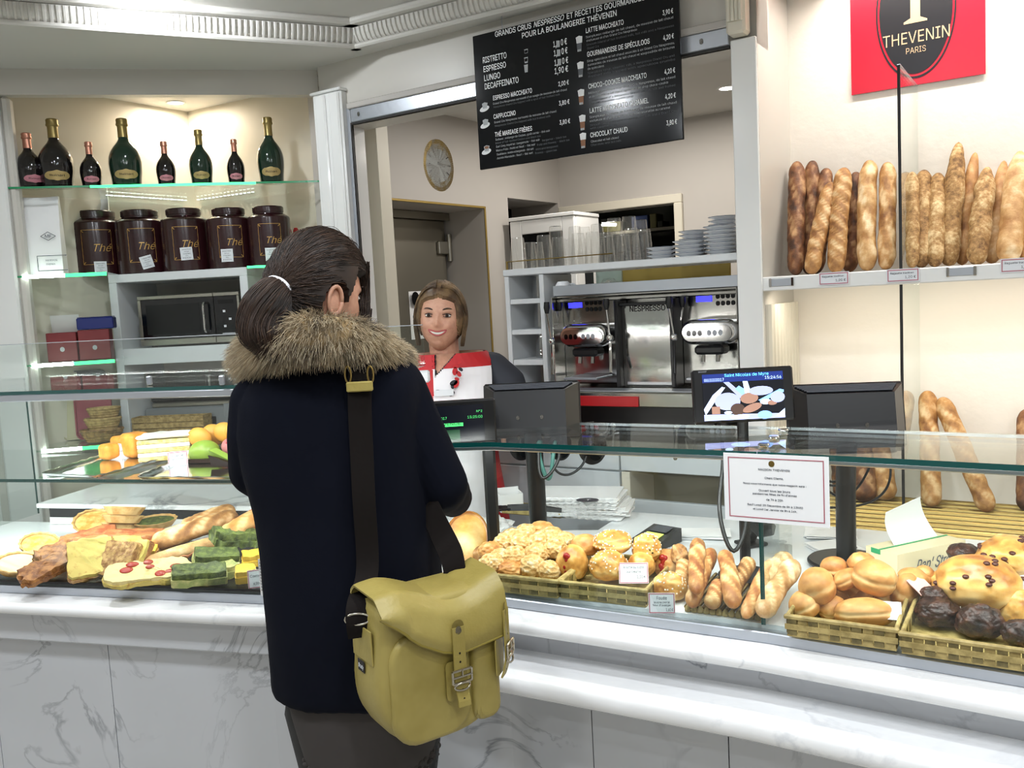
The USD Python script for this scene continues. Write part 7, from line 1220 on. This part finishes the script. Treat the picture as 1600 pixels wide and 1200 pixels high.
# --- the customer, seen from behind
CY = 1.60
t = Thing('person', 'dark-haired woman in a navy coat with a fur collar, seen from behind at the counter', 'person', (*on_y(545, 900, CY)[:2], 0))
def row(y, l, r, dy=0.0, ry=.118, rot=-.12):
    a, b = on_y(l, y, CY+dy), on_y(r, y, CY+dy); c = (a+b)/2; return oval((c[0], c[1]), (b-a)[0]/2, ry, c[2], 48, rot, 2.5)
ROWS = [(556, 452, 604, 0, .075), (568, 425, 634, 0, .09), (582, 398, 650, 0, .10), (600, 382, 660, 0, .108), (625, 372, 664, 0, .115), (670, 372, 664, 0, .122), (730, 384, 666, 0, .126), (790, 400, 674, 0, .126), (850, 409, 685, 0, .132), (910, 415, 691, 0, .138), (970, 422, 696, 0, .142), (1022, 427, 699, 0, .142), (1054, 430, 700, 0, .14)]
coat = [row(y, l, r, dy, ry) for y, l, r, dy, ry in ROWS]; R0 = [row(543, 470, 585, 0, .055), row(540, 490, 560, 0, .04)][::-1]; R1 = [row(1064, 436, 696, 0, .13), row(1062, 455, 680, 0, .11)]
from scipy.interpolate import PchipInterpolator
CG = rings(R0 + coat + R1); parts_ = [mf(CG)]
sl_ = np.array(on_y(618, 612, CY)); er = on_y(687, 756, CY+.0); wr_r = np.array([on_y(706, 778, 1.74)[0], 1.74, on_y(706, 778, 1.74)[2]])
parts_.append(chain([(sl_, .056), (on_y(640, 672, CY), .060), (er, .050), (er*.35+wr_r*.65, .044), (wr_r, .040)], 22))
sl2 = on_y(406, 630, CY); el2 = on_y(398, 735, CY+.02); wl2 = np.array([on_y(470, 790, 1.75)[0], 1.75, on_y(470, 790, 1.75)[2]])
parts_.append(chain([(sl2, .054), (on_y(404, 680, CY), .056), (el2, .046), (wl2, .038)], 22))
coatM = m3.Manifold.batch_boolean(parts_, m3.OpType.Add); CM = soften(coatM, .013, 16)
nrm = CM.vertex_normals; fold = (meshkit.fbm(CM.vertices*np.array([11, 11, 3.0]), 3, 5)-.5)*.012; CM.vertices = CM.vertices + nrm*fold[:, None]
ct_ = t.add('coat', CM, 'wool_navy', True)
seam = [np.array(on_y(x, y, CY-.132)) for x, y in ((612, 600), (618, 640), (620, 690), (617, 740))]
t.add('skirt', rings([row(1030, 452, 690, 0, .115), row(1060, 452, 691, 0, .125), row(1100, 463, 690, 0, .128), row(1150, 480, 686, 0, .128), row(1192, 498, 676, 0, .122), row(1194, 508, 668, 0, .11)]), 'skirt_taupe', 40)
fr_ = []; 
for rr_, (y, l, r) in enumerate(((1160, 485, 683), (1172, 490, 681), (1184, 495, 678), (1194, 500, 675))):
    o = row(y, l, r, 0, .126)
    for k in range(0, 48): p = o[k]+np.array([*rng.normal(0, .002, 2), rng.normal(0, .003)]); fr_.append(ico(1).apply_scale(tuple(rng.uniform(.004, .008, 3))).apply_translation(p))
t.add('frayed_hem', cat_(fr_), 'skirt_taupe', kind='stuff')
# body: one mesh under the clothes
hcx, hcy = 496, 462; HC = on_y(hcx, hcy, 1.585); hs = (1.585*(543-367)/F)/.226
yaw = -46; MR = trimesh.transformations.euler_matrix(math.radians(-12), math.radians(3), math.radians(yaw), 'sxyz'); MC = MR.copy(); MC[:3, :3] *= hs; MC[:3, 3] = HC
H2, tone2 = head_mesh(.0); hm2 = H2.copy(); hm2.apply_transform(MC); bp_ = [mf(hm2)] + [mf(e.apply_transform(MC)) for s_ in (-1, 1) for e in ear(s_)]
ctr = lambda y, dy=0: on_y(530, y, CY+dy)
bp_.append(chain([(HC+np.array([-.005, .0, -.05]), .055), (np.array(on_y(505, 560, CY)), .056), (np.array(on_y(508, 600, CY)), .07)], 20)); bp_.append(chain([(on_y(450, 640, CY), .06), (on_y(590, 640, CY), .06)], 16)); bp_.append(chain([(on_y(520, 640, CY), .085), (on_y(530, 780, CY), .082), (on_y(545, 930, CY), .085)], 18))
lg = []
for s_, x0, x1 in ((-1, 500, 545), (1, 620, 605)):
    a = on_y(x0, 960, CY); k_ = np.array([a[0]*.8+on_y(560, 960, CY)[0]*.2, CY, .46]); an = k_+np.array([0, .01, -.38]); bp_.append(chain([(a, .075), (k_, .05), (an, .034), (an+np.array([.02, .10, -.045]), .028)], 14)); lg.append((a, k_, an))
for s_, e_, w_ in ((1, er, wr_r), (-1, el2, wl2)):
    bp_.append(chain([(sl_ if s_ > 0 else sl2, .042), (e_, .034), (w_, .026)], 14)); bp_.append(hand(np.asarray(w_), (-s_*1.0, .12, .0), (0, 0, -1), .9, -s_, .5))
BB = tm(m3.Manifold.batch_boolean(bp_, m3.OpType.Add)); dd, ii = cKDTree(hm2.vertices).query(BB.vertices); bd = t.add('body', BB, 'skin', tone=np.where(dd < .004, tone2[ii], 0))
features(t, bd, H2, MC, 0)
for a, k_, an in lg:
    t.add('stocking', tm(chain([((a*.62+k_*.38), .084), ((a*.3+k_*.7), .064), (k_, .054), (an+np.array([0, 0, .18]), .046)], 18)), 'boot_black', True); b = t.add('boot', soften(chain([(an+np.array([0, 0, .2]), .05), (an+np.array([0, 0, .0]), .042), (an+np.array([.02, .11, -.045]), .034)], 18).trim_by_plane((0, 0, 1), .012), .014, 6), 'boot_black', True); t.add('sole', move(cbox((.07, .2, .012), (0, .04, 0), .004), (an[0]+.01, an[1], .006)), 'black_plastic', parent=b)
# hair
def earz(V): return (np.abs(V[:, 0]) > .03) & (((V[:, 1]+.006)/.021)**2+((V[:, 2]+.014)/.036)**2 < 1)
def cutC(V): x, y, z = V.T; return ((z > .055-.1*y) | (y < .012+.30*(z+.02)) & (z > -.075)) & ~earz(V)
hr = t.add('hair', hair_cap(MC, 8, cutC, .014), 'hair_brown', 60)
MCi = np.linalg.inv(MC); TIE = on_y(437, 455, 1.51); tie = (np.r_[TIE, 1] @ MCi.T)[:3]
rg = np.random.default_rng(5); C_ = []; hv, _ = head_mesh(0, 4); hv = hv.vertices; sel = np.where(cutC(hv))[0]
for k in range(5200):
    p = hv[rg.choice(sel)]; n0 = p/np.linalg.norm(p); q0 = p+n0*rg.uniform(.006, .016); a = np.linspace(0, 1, 9)[:, None]; q = q0*(1-a) + tie*a; nr = np.linalg.norm(q/np.array([.073, .092, .112]), axis=1)[:, None]; lift = np.maximum(1, 1.16/np.maximum(nr, .2)); lift = np.where(a > .85, 1+(lift-1)*(1-a)/.15, lift); wob = rg.normal(0, .0016, (9, 3))*np.sin(a*PI); q = q*lift+wob+n0*rg.uniform(0, .009)*np.sin(a*PI)
    if earz(q*.92).any(): continue
    C_.append((np.c_[q, np.ones(9)] @ MC.T)[:, :3])
# loose front locks by the face, on the right
for k in range(700):
    a = np.linspace(0, 1, 10); x0, y0 = rg.uniform(552, 578), rg.uniform(408, 440); X_ = x0 + (575+rg.uniform(-18, 4)-x0)*np.sin(a*PI*.5); Y_ = y0 + (rg.uniform(470, 522)-y0)*a; dep = 1.615+rg.uniform(-.012, .03); C_.append(np.array([on_y(x, y, dep+.012*math.sin(f*3)) for x, y, f in zip(X_, Y_, a)]))
for k in range(10): a = np.linspace(0, 1, 12); C_.append(np.array([on_y(574+6*math.sin(f*5+k*.3)+k*.25, 480+62*f+k*.5, 1.66) for f in a]))
C_ = [c - np.asarray(t.M[:3, 3]) for c in C_]; curves(t.path+'/hair/strands', C_[::2]+C_[1::4], .0011, 'hair_brown', kind='stuff'); curves(t.path+'/hair/strands_001', C_[3::4], .0010, 'hair_chestnut', kind='stuff')
# ponytail
pts = [on_y(440, 450, 1.515), on_y(428, 462, 1.50), on_y(416, 485, 1.49), on_y(417, 520, 1.485), on_y(424, 548, 1.485), on_y(430, 566, 1.49)]; sp_ = spline(pts, 20); rr_ = np.interp(np.linspace(0, 1, 20), [0, .12, .35, .7, .9, 1], [.016, .026, .034, .032, .02, .006])
pt_ = t.add('ponytail', tube(sp_, rr_*.78, 18), 'hair_brown', True, parent=None)
C_ = []; P_, T_, X_, Y_ = frames(sp_)
for k in range(3200):
    an_, rad_ = rg.uniform(0, 2*PI), rg.uniform(.6, 1.3); ln_ = rg.uniform(.6, 1.0); m_ = int(20*ln_); ph = rg.uniform(0, 6); f = np.arange(m_)/20; wv = .013*np.sin(f*11+ph)*f; r_ = rr_[:m_]*rad_; C_.append(P_[:m_] + (X_[:m_].T*np.cos(an_+f*.6)*r_).T + (Y_[:m_].T*np.sin(an_+f*.6)*r_).T + X_[:m_]*wv[:, None]*math.cos(ph) + Y_[:m_]*wv[:, None]*math.sin(ph))
for k in range(60):     # flyaway curls on the outer side
    a = np.linspace(0, 1, 12); x0, y0 = rg.uniform(392, 404), rg.uniform(480, 500); C_.append(np.array([on_y(x0-9*math.sin(f*PI)+4*f, y0+rg.uniform(28, 46)*f, 1.49+.01*f) for f in a]))
C_ = [c - np.asarray(t.M[:3, 3]) for c in C_]; curves(t.path+'/ponytail/strands', C_[::2]+C_[1::4], .0012, 'hair_brown', kind='stuff'); curves(t.path+'/ponytail/strands_001', C_[3::4], .0011, 'hair_chestnut', kind='stuff')
a = np.linspace(0, 2*PI, 25); ax = sp_[2]-sp_[0]; ax /= np.linalg.norm(ax); xx = np.cross(ax, [0, 0, 1]); xx /= np.linalg.norm(xx); yy = np.cross(ax, xx); t.add('hair_tie', tube(np.array([sp_[1]+.0235*(math.cos(q)*xx+math.sin(q)*yy) for q in a]), .0052, 8), 'hair_tie_white', True)
# fur collar
cpx = [(392, 556, 1.62, .026), (412, 543, 1.55, .030), (445, 530, 1.50, .034), (490, 524, 1.475, .035), (530, 525, 1.475, .029), (563, 530, 1.49, .020), (592, 541, 1.53, .014), (618, 552, 1.59, .013), (630, 560, 1.66, .018), (575, 572, 1.735, .026), (475, 574, 1.735, .026), (412, 568, 1.70, .026)]
cp = spline([on_y(x, y, Y) for x, y, Y, r in cpx + cpx[:1]], 60)[:-1]; cr_ = np.interp(np.linspace(0, 12, 60)[:-1], range(13), [q[3] for q in cpx + cpx[:1]])
P_, T_, X_, Y_ = frames(np.vstack([cp, cp[:1]])); RR = []
for i in range(60): a = np.linspace(0, 2*PI, 18, endpoint=False); RR.append(P_[i] + cr_[i % 59]*(np.cos(a)[:, None]*X_[i]+np.sin(a)[:, None]*Y_[i]))
fc = t.add('fur_collar', rings(RR, caps=True), 'fur_base', True); C_ = [[], []]; cen_ = cp.mean(0)
for k in range(26000):
    i = rg.integers(0, 59); a = rg.uniform(0, 2*PI); d = math.cos(a)*X_[i]+math.sin(a)*Y_[i]; out = P_[i]-cen_; out[2] = 0; out /= np.linalg.norm(out); p0 = P_[i]+T_[i]*rg.uniform(-.012, .012)+d*cr_[i]*.93; dr = d + out*.7 - .2*d + np.array([0, 0, -.36]) + rg.normal(0, .34, 3); dr /= np.linalg.norm(dr); ln_ = rg.uniform(.012, .030)*min(1.0, .35+cr_[i]/.045); q1 = p0+dr*ln_*.5; q2 = p0+dr*ln_+np.array([0, 0, -.25*ln_])+out*.12*ln_; C_[int(rg.random() < .38)].append(np.array([p0, q1, q2]))
for nm, cc, m in (('fur_hairs', C_[0], 'fur_hair'), ('fur_hairs_001', C_[1], 'fur_tip')): curves(t.path+'/fur_collar/'+nm, [c - np.asarray(t.M[:3, 3]) for c in cc], .0008, m, kind='stuff')

# --- shoulder bag
BG = on_y(668, 1026, 1.40); rzb = 33; t = Thing('shoulder_bag', 'mustard yellow leather satchel with buckled straps hanging on the customer\'s back', 'bag', BG, rzb)
ppm = 1.40/F; bw, bh, bd = .222, .240, .112         # width, height, depth
def outline(sx=1.0, sz=1.0, n=64):
    q = [(-bw/2*.93, bh*.5), (-bw/2*.97, bh*.2)] + [(bw/2*1.02*np.sign(math.cos(w_))*abs(math.cos(w_))**.72, -bh*.04-bh*.46*abs(math.sin(w_))**.8) for w_ in np.linspace(PI, 2*PI, 25)] + [(bw/2*.97, bh*.2), (bw/2*.93, bh*.5)]; p = Polygon(q).buffer(-.012).buffer(.012, 6)
    c = np.array([p.exterior.interpolate(f, normalized=True).coords[0] for f in np.linspace(0, 1, n, endpoint=False)]); return c*[sx, sz]
RR = []
for f, s_ in ((-.5, .80), (-.49, .9), (-.42, .975), (-.25, 1.0), (.2, 1.0), (.42, .975), (.49, .9), (.5, .8)): c = outline(s_, 1-(1-s_)*.7); RR.append(np.stack([c[:, 0], np.full(len(c), f*bd), c[:, 1]], 1))
t.add('body', rings(RR), 'mustard_leather', 50, local=True)
def pad(x0, x1, z0, z1, y, th, r, nm, m='mustard_leather', parent=None):
    p = sbox(x0, z0, x1, z1).buffer(-r).buffer(r, 8); RR = []
    for d, ins in ((0, 0), (th*.5, 0), (th*.85, .004), (th, .010)): q = p.buffer(-ins); c = np.array([q.exterior.interpolate(f, normalized=True).coords[0] for f in np.linspace(0, 1, 48, endpoint=False)]); RR.append(np.stack([c[:, 0], np.full(48, y-d), c[:, 1]], 1))
    return t.add(nm, rings(RR), m, 40, local=True, parent=parent)
pk = pad(-bw*.43, bw*.20, -bh*.46, bh*.30, -bd*.47, .014, .045, 'front_pocket'); pad(bw*.215, bw*.45, -bh*.44, bh*.30, -bd*.47, .014, .02, 'front_pocket')
def flapz(u): return np.interp(u, [0, .12, .28, .45, .6, 1], [.47, .38, .24, .15, .11, .15])*bh
G = []; U_ = np.linspace(0, 1, 40); prof = []
for u in U_:
    x = (u-.5)*bw*.985; top = bh*.5 + .020*math.cos((u-.12)*2*PI)*.75 + .004; zl = flapz(u); yb = bd*.42; yf = -bd*.5-.020
    key = np.array([(x, yb-.006, top-.022), (x, yb-.010, top-.008), (x, yb-.022, top+.002), (x, yf+.026, top-.002), (x, yf+.006, top-.02), (x, yf-.002, top-.05), (x, yf-.004, (zl+top-.05)/2), (x, yf, zl)]) if True else 0
    if zl > top-.06: key[5:, 2] = np.linspace(key[4, 2]-.006, max(zl, key[4, 2]-.05), 3)
    s = np.r_[0, np.cumsum(np.linalg.norm(np.diff(key, axis=0), axis=1))]; ss = np.linspace(0, s[-1], 30); G.append(np.stack([np.interp(ss, s, key[:, k]) for k in range(3)], 1))
G = np.array(G); nu_, nv_ = G.shape[:2]; V = G.reshape(-1, 3); f_ = np.array(grid_faces(nu_, nv_, False)); gm = trimesh.Trimesh(V, f_, process=False); nn = gm.vertex_normals.copy(); 
if (nn[(nu_//2)*nv_+nv_-3][1]) > 0: nn = -nn
V2 = V+nn*.0042; outer = np.vstack([V2, V]); fl = np.vstack([f_, f_[:, ::-1]+len(V)]); bnd = [i*nv_ for i in range(nu_)] + [(nu_-1)*nv_+j for j in range(1, nv_)] + [i*nv_+nv_-1 for i in range(nu_-2, -1, -1)] + [j for j in range(nv_-2, 0, -1)]; b2 = bnd[1:]+bnd[:1]; side = np.vstack([[(a, b, b+len(V)) for a, b in zip(bnd, b2)], [(a, b+len(V), a+len(V)) for a, b in zip(bnd, b2)]]); fm = trimesh.Trimesh(outer, np.vstack([fl, side]), process=False); fm.fix_normals(); fp = t.add('flap', fm, 'mustard_leather', 50, local=True)
t.add('piping', tube(np.array([G[i, -1]+nn[i*nv_+nv_-1]*.003 for i in range(nu_)]), .0026, 8), 'mustard_edge', True, local=True, parent=fp)
def strap(x, zt_, zb_, y, tail, nm='buckle_strap', yaw=0):
    R_ = lambda g: turn(g, yaw, (0, 0, 1), (x, y, 0)); w_ = .0215
    t.add('strap_patch', R_(place(prism(sbox(-.019, -.052, .019, .012).buffer(-.008).buffer(.008), 0, .002), (x, y+.0125, zb_+.055), (1, 0, 0), (0, 0, 1), (0, -1, 0))), 'mustard_leather', local=True)
    zz = np.linspace(zt_, zb_, 16); P = np.stack([np.full(16, x), np.full(16, y-.003)-tail*np.clip((zt_-zz-.07)/.05, 0, 1)**2, zz], 1); sp = t.add(nm, R_(ribbon(P, (1, 0, 0), w_, .003)), 'mustard_leather', local=True); t.add('strap_tip', R_(place(cyl(w_/2, .003, 20), (x, y-.003, zt_), (1, 0, 0), (0, 0, 1))), 'mustard_leather', local=True, parent=sp)
    t.add('rivet', R_(place(lathe([(0, 0), (.0055, 0), (.005, .003), (0, .004)], 16), (x, y-.0045, zt_-.006), (1, 0, 0), (0, 0, 1))), 'nickel', 40, local=True); zk = zb_+.048
    ring_ = np.array([(x+a*.017, y-.008, zk+b*.010) for a, b in ((-1, -1), (1, -1), (1, 1), (-1, 1), (-1, -1))]); t.add('buckle', R_(cat_([rod(ring_[i], ring_[i+1], .0021, 8) for i in range(4)]+[rod((x-.018, y-.0085, zk), (x+.018, y-.0085, zk), .0018, 8), rod((x, y-.0095, zk), (x, y-.010, zk+.011), .0015, 6)])), 'nickel', 30, local=True)
    t.add('loop', R_(tube(np.array([(x+.014*math.cos(a), y-.006-.004*abs(math.sin(a)), zk-.016+.006*math.sin(a)) for a in np.linspace(0, 2*PI, 17)]), .0018, 6)), 'nickel', True, local=True)
    for z in (zt_-.042, zt_-.056, zb_+.026, zb_+.012): t.add('hole', R_(place(cyl(.0016, .0006, 10), (x, y-.0047-tail*np.clip((zt_-z-.07)/.05, 0, 1)**2, z), (1, 0, 0), (0, 0, 1))), 'ink', local=True)
strap(bw*.06, .072, -.054, -bd*.5-.027, .008); strap(bw*.47, .078, -.036, -bd*.5-.022, -.012, yaw=40)
tb = t.add('side_tab', cbox((.003, bd*.66, .056), (-bw*.5+.0005, .004, .052), .001), 'mustard_leather', local=True); tg_ = t.add('maker_tag', cbox((.0016, .024, .019), (-bw*.505-.0012, .008, .014), .0005), 'ink', local=True); t.add('lettering', place(text('Brady', .007, (0, 0, 0), (1, 0, 0), (0, 1, 0), width=.02, align='c', shear=.3), (-bw*.505-.0022, .008, .0105), (0, -1, 0), (0, 0, 1), (-1, 0, 0)), 'tag_paper', local=True, parent=tg_)
# webbing strap: up her back, over the shoulder, and down in front of the hip
La = t.M @ np.array([-bw*.5-.003, .004, .082, 1]); Ra = t.M @ np.array([bw*.34, bd*.25, bh*.48, 1])
P = spline([La[:3]+np.array([0, 0, -.02]), La[:3]+np.array([.0, .004, .03]), on_y(573, 900, 1.425), on_y(570, 800, 1.445), on_y(565, 700, 1.455), on_y(562, 620, 1.46), on_y(564, 570, 1.475), on_y(570, 545, 1.52)], 60); s1 = t.add('strap', ribbon(P, (1, .12, 0), np.linspace(.036, .040, 60), .003), 'webbing', 30)
P2 = spline([Ra[:3]+np.array([0, 0, -.03]), Ra[:3]+np.array([-.004, .01, .03]), on_y(693, 840, 1.52), on_y(670, 792, 1.56), on_y(655, 765, 1.60)], 30); t.add('strap', ribbon(P2, (1, -.4, .2), .042, .003), 'webbing', 30)
for y_, nm in ((945, 'strap_ring'),): c = La[:3]+np.array([0, -.004, .012]); t.add(nm, tube(np.array([c+np.array([.020*math.cos(a), -.003, .009*math.sin(a)]) for a in np.linspace(0, 2*PI, 19)]), .002, 6), 'nickel', True)
c = np.array(on_y(562, 604, 1.452)); t.add('strap_band', cbox((.044, .008, .017), c, .002), 'mustard_leather')
for x_ in (544, 579): c = np.array(on_y(x_, 585, 1.455)); t.add('slider_ring', tube(np.array([c+np.array([.005*math.cos(a), -.002, .014*math.sin(a)]) for a in np.linspace(0, 2*PI, 17)]), .0018, 6), 'brass', True)

# ---------------------------------------------------------------- hanging menu board
mat('menu_black', '#0e1014', .13, spec=.35); mat('menu_white', '#e6e7e8', .5); mat('menu_grey', '#a9acae', .5); mat('menu_dim', '#55585c', .5); mat('menu_brown', '#8a5c3c', .5)
MB = W.off(-.05); (m0, mz0), (m1, _) = MB.uz(749.5, 265.5), MB.uz(1067.5, 216.5); mz1 = MB.uz(737, 57)[1]
t = Thing('menu_board', 'black hanging drinks menu with white lettering over the serving opening', 'menu board', MB.pt((m0+m1)/2, mz0, 0), MB.ang)
t.add('panel', slab(MB, m0, m1, mz0, mz1, .001, .012, .002), 'menu_black')
for u_ in (m0+.12, m1-.12): t.add('hanger', rod(MB.pt(u_, mz1-.01, .015), MB.pt(u_, CEIL, .015), .0015, 6), 'alu')
for u_ in (m0+.12, m1-.12): t.add('bracket', slab(MB, u_-.012, u_+.012, mz1-.03, mz1-.005, .0125, .016), 'alu')
LW, LG, LD = [], [], []
def mt(L, s_, px, py, h, px2=None, al='l', shear=0.0):
    h = h*1.08
    u_, z_ = MB.uz(px, py); w_ = None
    if px2 is not None: w_ = abs(MB.uz(px2, py)[0]-u_)
    L.append(text(s_, h, MB.pt(u_, z_, .0005), MB.u, width=w_, align=al, depth=.0005, shear=shear, bold=L is LW))
mt(LW, 'GRANDS CRUS', 773, 58, .0165, 831); mt(LW, 'NESPRESSO', 833, 43, .0165, 881, shear=.25); mt(LW, 'ET RECETTES GOURMANDES', 885, 30, .0165, 1009); mt(LW, 'POUR LA BOULANGERIE THÉVENIN', 815, 60, .0165, 965)
for s_, x, y, x2 in (('RISTRETTO', 754, 99, 792), ('ESPRESSO', 755, 113, 791), ('LUNGO', 756, 127, 782), ('DECAFFEINATO', 757, 140, 811)): mt(LW, s_, x, y, .0185, x2)
for x, y in ((864, 74), (865, 88), (866, 103)): mt(LW, '1,', x, y, .018, x+5); mt(LW, '0 €', x+12, y-3, .018, x+22)
mt(LW, '1,90 €', 866, 116, .018, 888)
for s_, x, y, x2 in (('ESPRESSO MACCHIATO', 770, 157, 832), ('CAPPUCCINO', 771, 186, 806), ('THÉ MARIAGE FRÈRES', 773, 214, 832), ('LATTE MACCHIATO', 915, 52, 975), ('GOURMANDISE DE SPÉCULOOS', 917, 89, 1016), ('CHOCO-COOKIE MACCHIATO', 919, 139, 1011), ('LATTE MACCHIATO CARAMEL', 921, 177, 1014), ('CHOCOLAT CHAUD', 922, 215, 981)): mt(LW, s_, x, y, .0145, x2)
for s_, x, y in (('2,00 €', 872, 135), ('3,80 €', 873, 165), ('3,80 €', 874, 195), ('3,90 €', 1035, 24), ('4,20 €', 1036, 63), ('4,20 €', 1038, 116), ('4,20 €', 1039, 155), ('3,80 €', 1041, 196)): mt(LW, s_, x, y, .0135, x+17)
for s_, x, y, x2 in (("Grand Cru Nespresso surmonté d'un nuage de mousse de lait chaud", 770, 164, 887), ('Grand Cru Nespresso surmonté de mousse de lait chaud', 772, 193, 870), ('Sultane : mélange de Ceylan, goût corsé - thé noir', 774, 220, 860), ('Earl Grey impérial : bergamote - thé noir', 775, 231, 844), ('Marco Polo : fruité et fleuri - thé noir', 775, 237, 837), ('Casablanca : menthe et bergamote - thé vert', 776, 243, 834), ('Jasmin Mandarin : fleuri - thé vert', 776, 249, 833),
    ('Somptueux mélange de lait chaud, de mousse de lait chaud', 915, 60, 1053), ("onctueuse et d'un Grand Cru Nespresso", 916, 65.5, 996), ('Sirop spéculoos et lait chaud associés à un Grand Cru Nespresso,', 917, 97.5, 1055), ('surmontés de mousse de lait chaud et saupoudrés de brisures', 918, 103.5, 1055), ('de spéculoos', 918, 109.5, 944), ("Mélange gourmand d'un Grand Cru Nespresso, de lait chaud", 919, 147.5, 1056), ('et de mousse de lait chaud agrémenté de sirop choco-cookie', 920, 153.5, 1045), ('Somptueux mélange de lait chaud, de mousse de lait chaud', 921, 185, 1058), ("onctueuse et d'un Grand Cru Nespresso aromatisé au caramel", 921, 191, 1048), ('Chocolat et lait chaud', 923, 223, 967)): mt(LG, s_, x, y, .0068, x2)
for s_, x, y, x2 in (('Nespresso Grand Cru topped with a spot of hot frothed milk', 771, 169, 876), ('Nespresso Grand Cru topped with hot frothed milk', 773, 198.5, 861), ('blend of full-bodied Ceylon and black tea', 774, 225.5, 845), ('bergamot - black tea', 847, 221, 885), ('fruity and flowery - black tea', 839, 228, 890), ('mint and bergamot', 837, 235, 872), ('flowery - green tea', 836, 241, 870),
    ('Smooth blend of hot frothed milk, hot milk and a Nespresso', 916, 72, 1054), ('Grand Cru', 917, 77.5, 936), ('Speculoos syrup, steamed milk, a Nespresso Grand Cru and', 918, 116, 1055), ('frothed milk topped with speculoos crumbs', 919, 121.5, 1056), ('Smooth blend of a Nespresso Grand Cru, hot milk and frothed', 920, 159.5, 1056), ('milk with chocolate-cookie syrup', 921, 164, 990), ('Smooth blend of hot frothed milk, hot milk and a Grand Cru', 922, 197.5, 1058), ('with caramel syrup', 922, 202.5, 967), ('Chocolate with hot milk', 923, 228.5, 971)): mt(LD, s_, x, y, .0064, x2)
for L_, m_ in ((LW, 'menu_white'), (LG, 'menu_grey'), (LD, 'menu_dim')):
    for g_x in L_: t.add('lettering', g_x, m_)
def onm(px, py, P, m, nm, d=.0006):
    u_, z_ = MB.uz(px, py); t.add(nm, place(prism(Polygon(P), 0, d), MB.pt(u_, z_, .0005), MB.u, (0, 0, 1), -MB.n), m)
for x, y in ((872, 68.5), (873, 82.5), (874, 97)): onm(x, y, [(-.0075, -.011), (.006, -.011), (.0065, .010), (-.007, .0115)], 'menu_grey', 'price_patch')
for i, (x, y) in enumerate(((822, 80), (822, 94), (822, 107))): h = .007+.003*i; onm(x, y, [(-.008, h), (-.006, -h), (.006, -h), (.008, h)], 'menu_grey', 'cup_drawing'); onm(x, y+1, [(-.0062, h*.8), (-.005, -h*(.5-.3*i)), (.005, -h*(.5-.3*i)), (.0062, h*.8)], 'menu_black', 'cup_opening', .001) if i < 2 else None
for x, y in ((757, 167), (758, 193), (760, 234)): onm(x, y+3, ell(0, 0, .021, .0095, 12), 'menu_white', 'saucer_drawing'); onm(x+.5, y-1, [(-.012, .010), (-.008, -.008), (.008, -.008), (.013, .010), (.0, .014)], 'menu_grey', 'cup_drawing', .001)
onm(760.5, 230.5, ell(0, 0, .009, .005), 'menu_brown', 'coffee_drawing', .0014)
for x, y, b in ((905, 69, 'menu_dim'), (907, 109, 'menu_dim'), (908, 152, 'menu_brown'), (910, 192, 'menu_brown'), (911, 220, 'menu_brown')):
    onm(x, y, [(-.010, .024), (-.008, -.024), (.008, -.024), (.010, .024)], b, 'glass_drawing'); onm(x, y-5.5, [(-.0125, .012), (-.010, -.008), (.010, -.008), (.0125, .012), (0, .016)], 'menu_white', 'foam_drawing', .001); onm(x, y+9.5, [(-.007, .003), (-.007, -.004), (.007, -.004), (.007, .003)], 'menu_grey', 'glass_foot_drawing', .001)
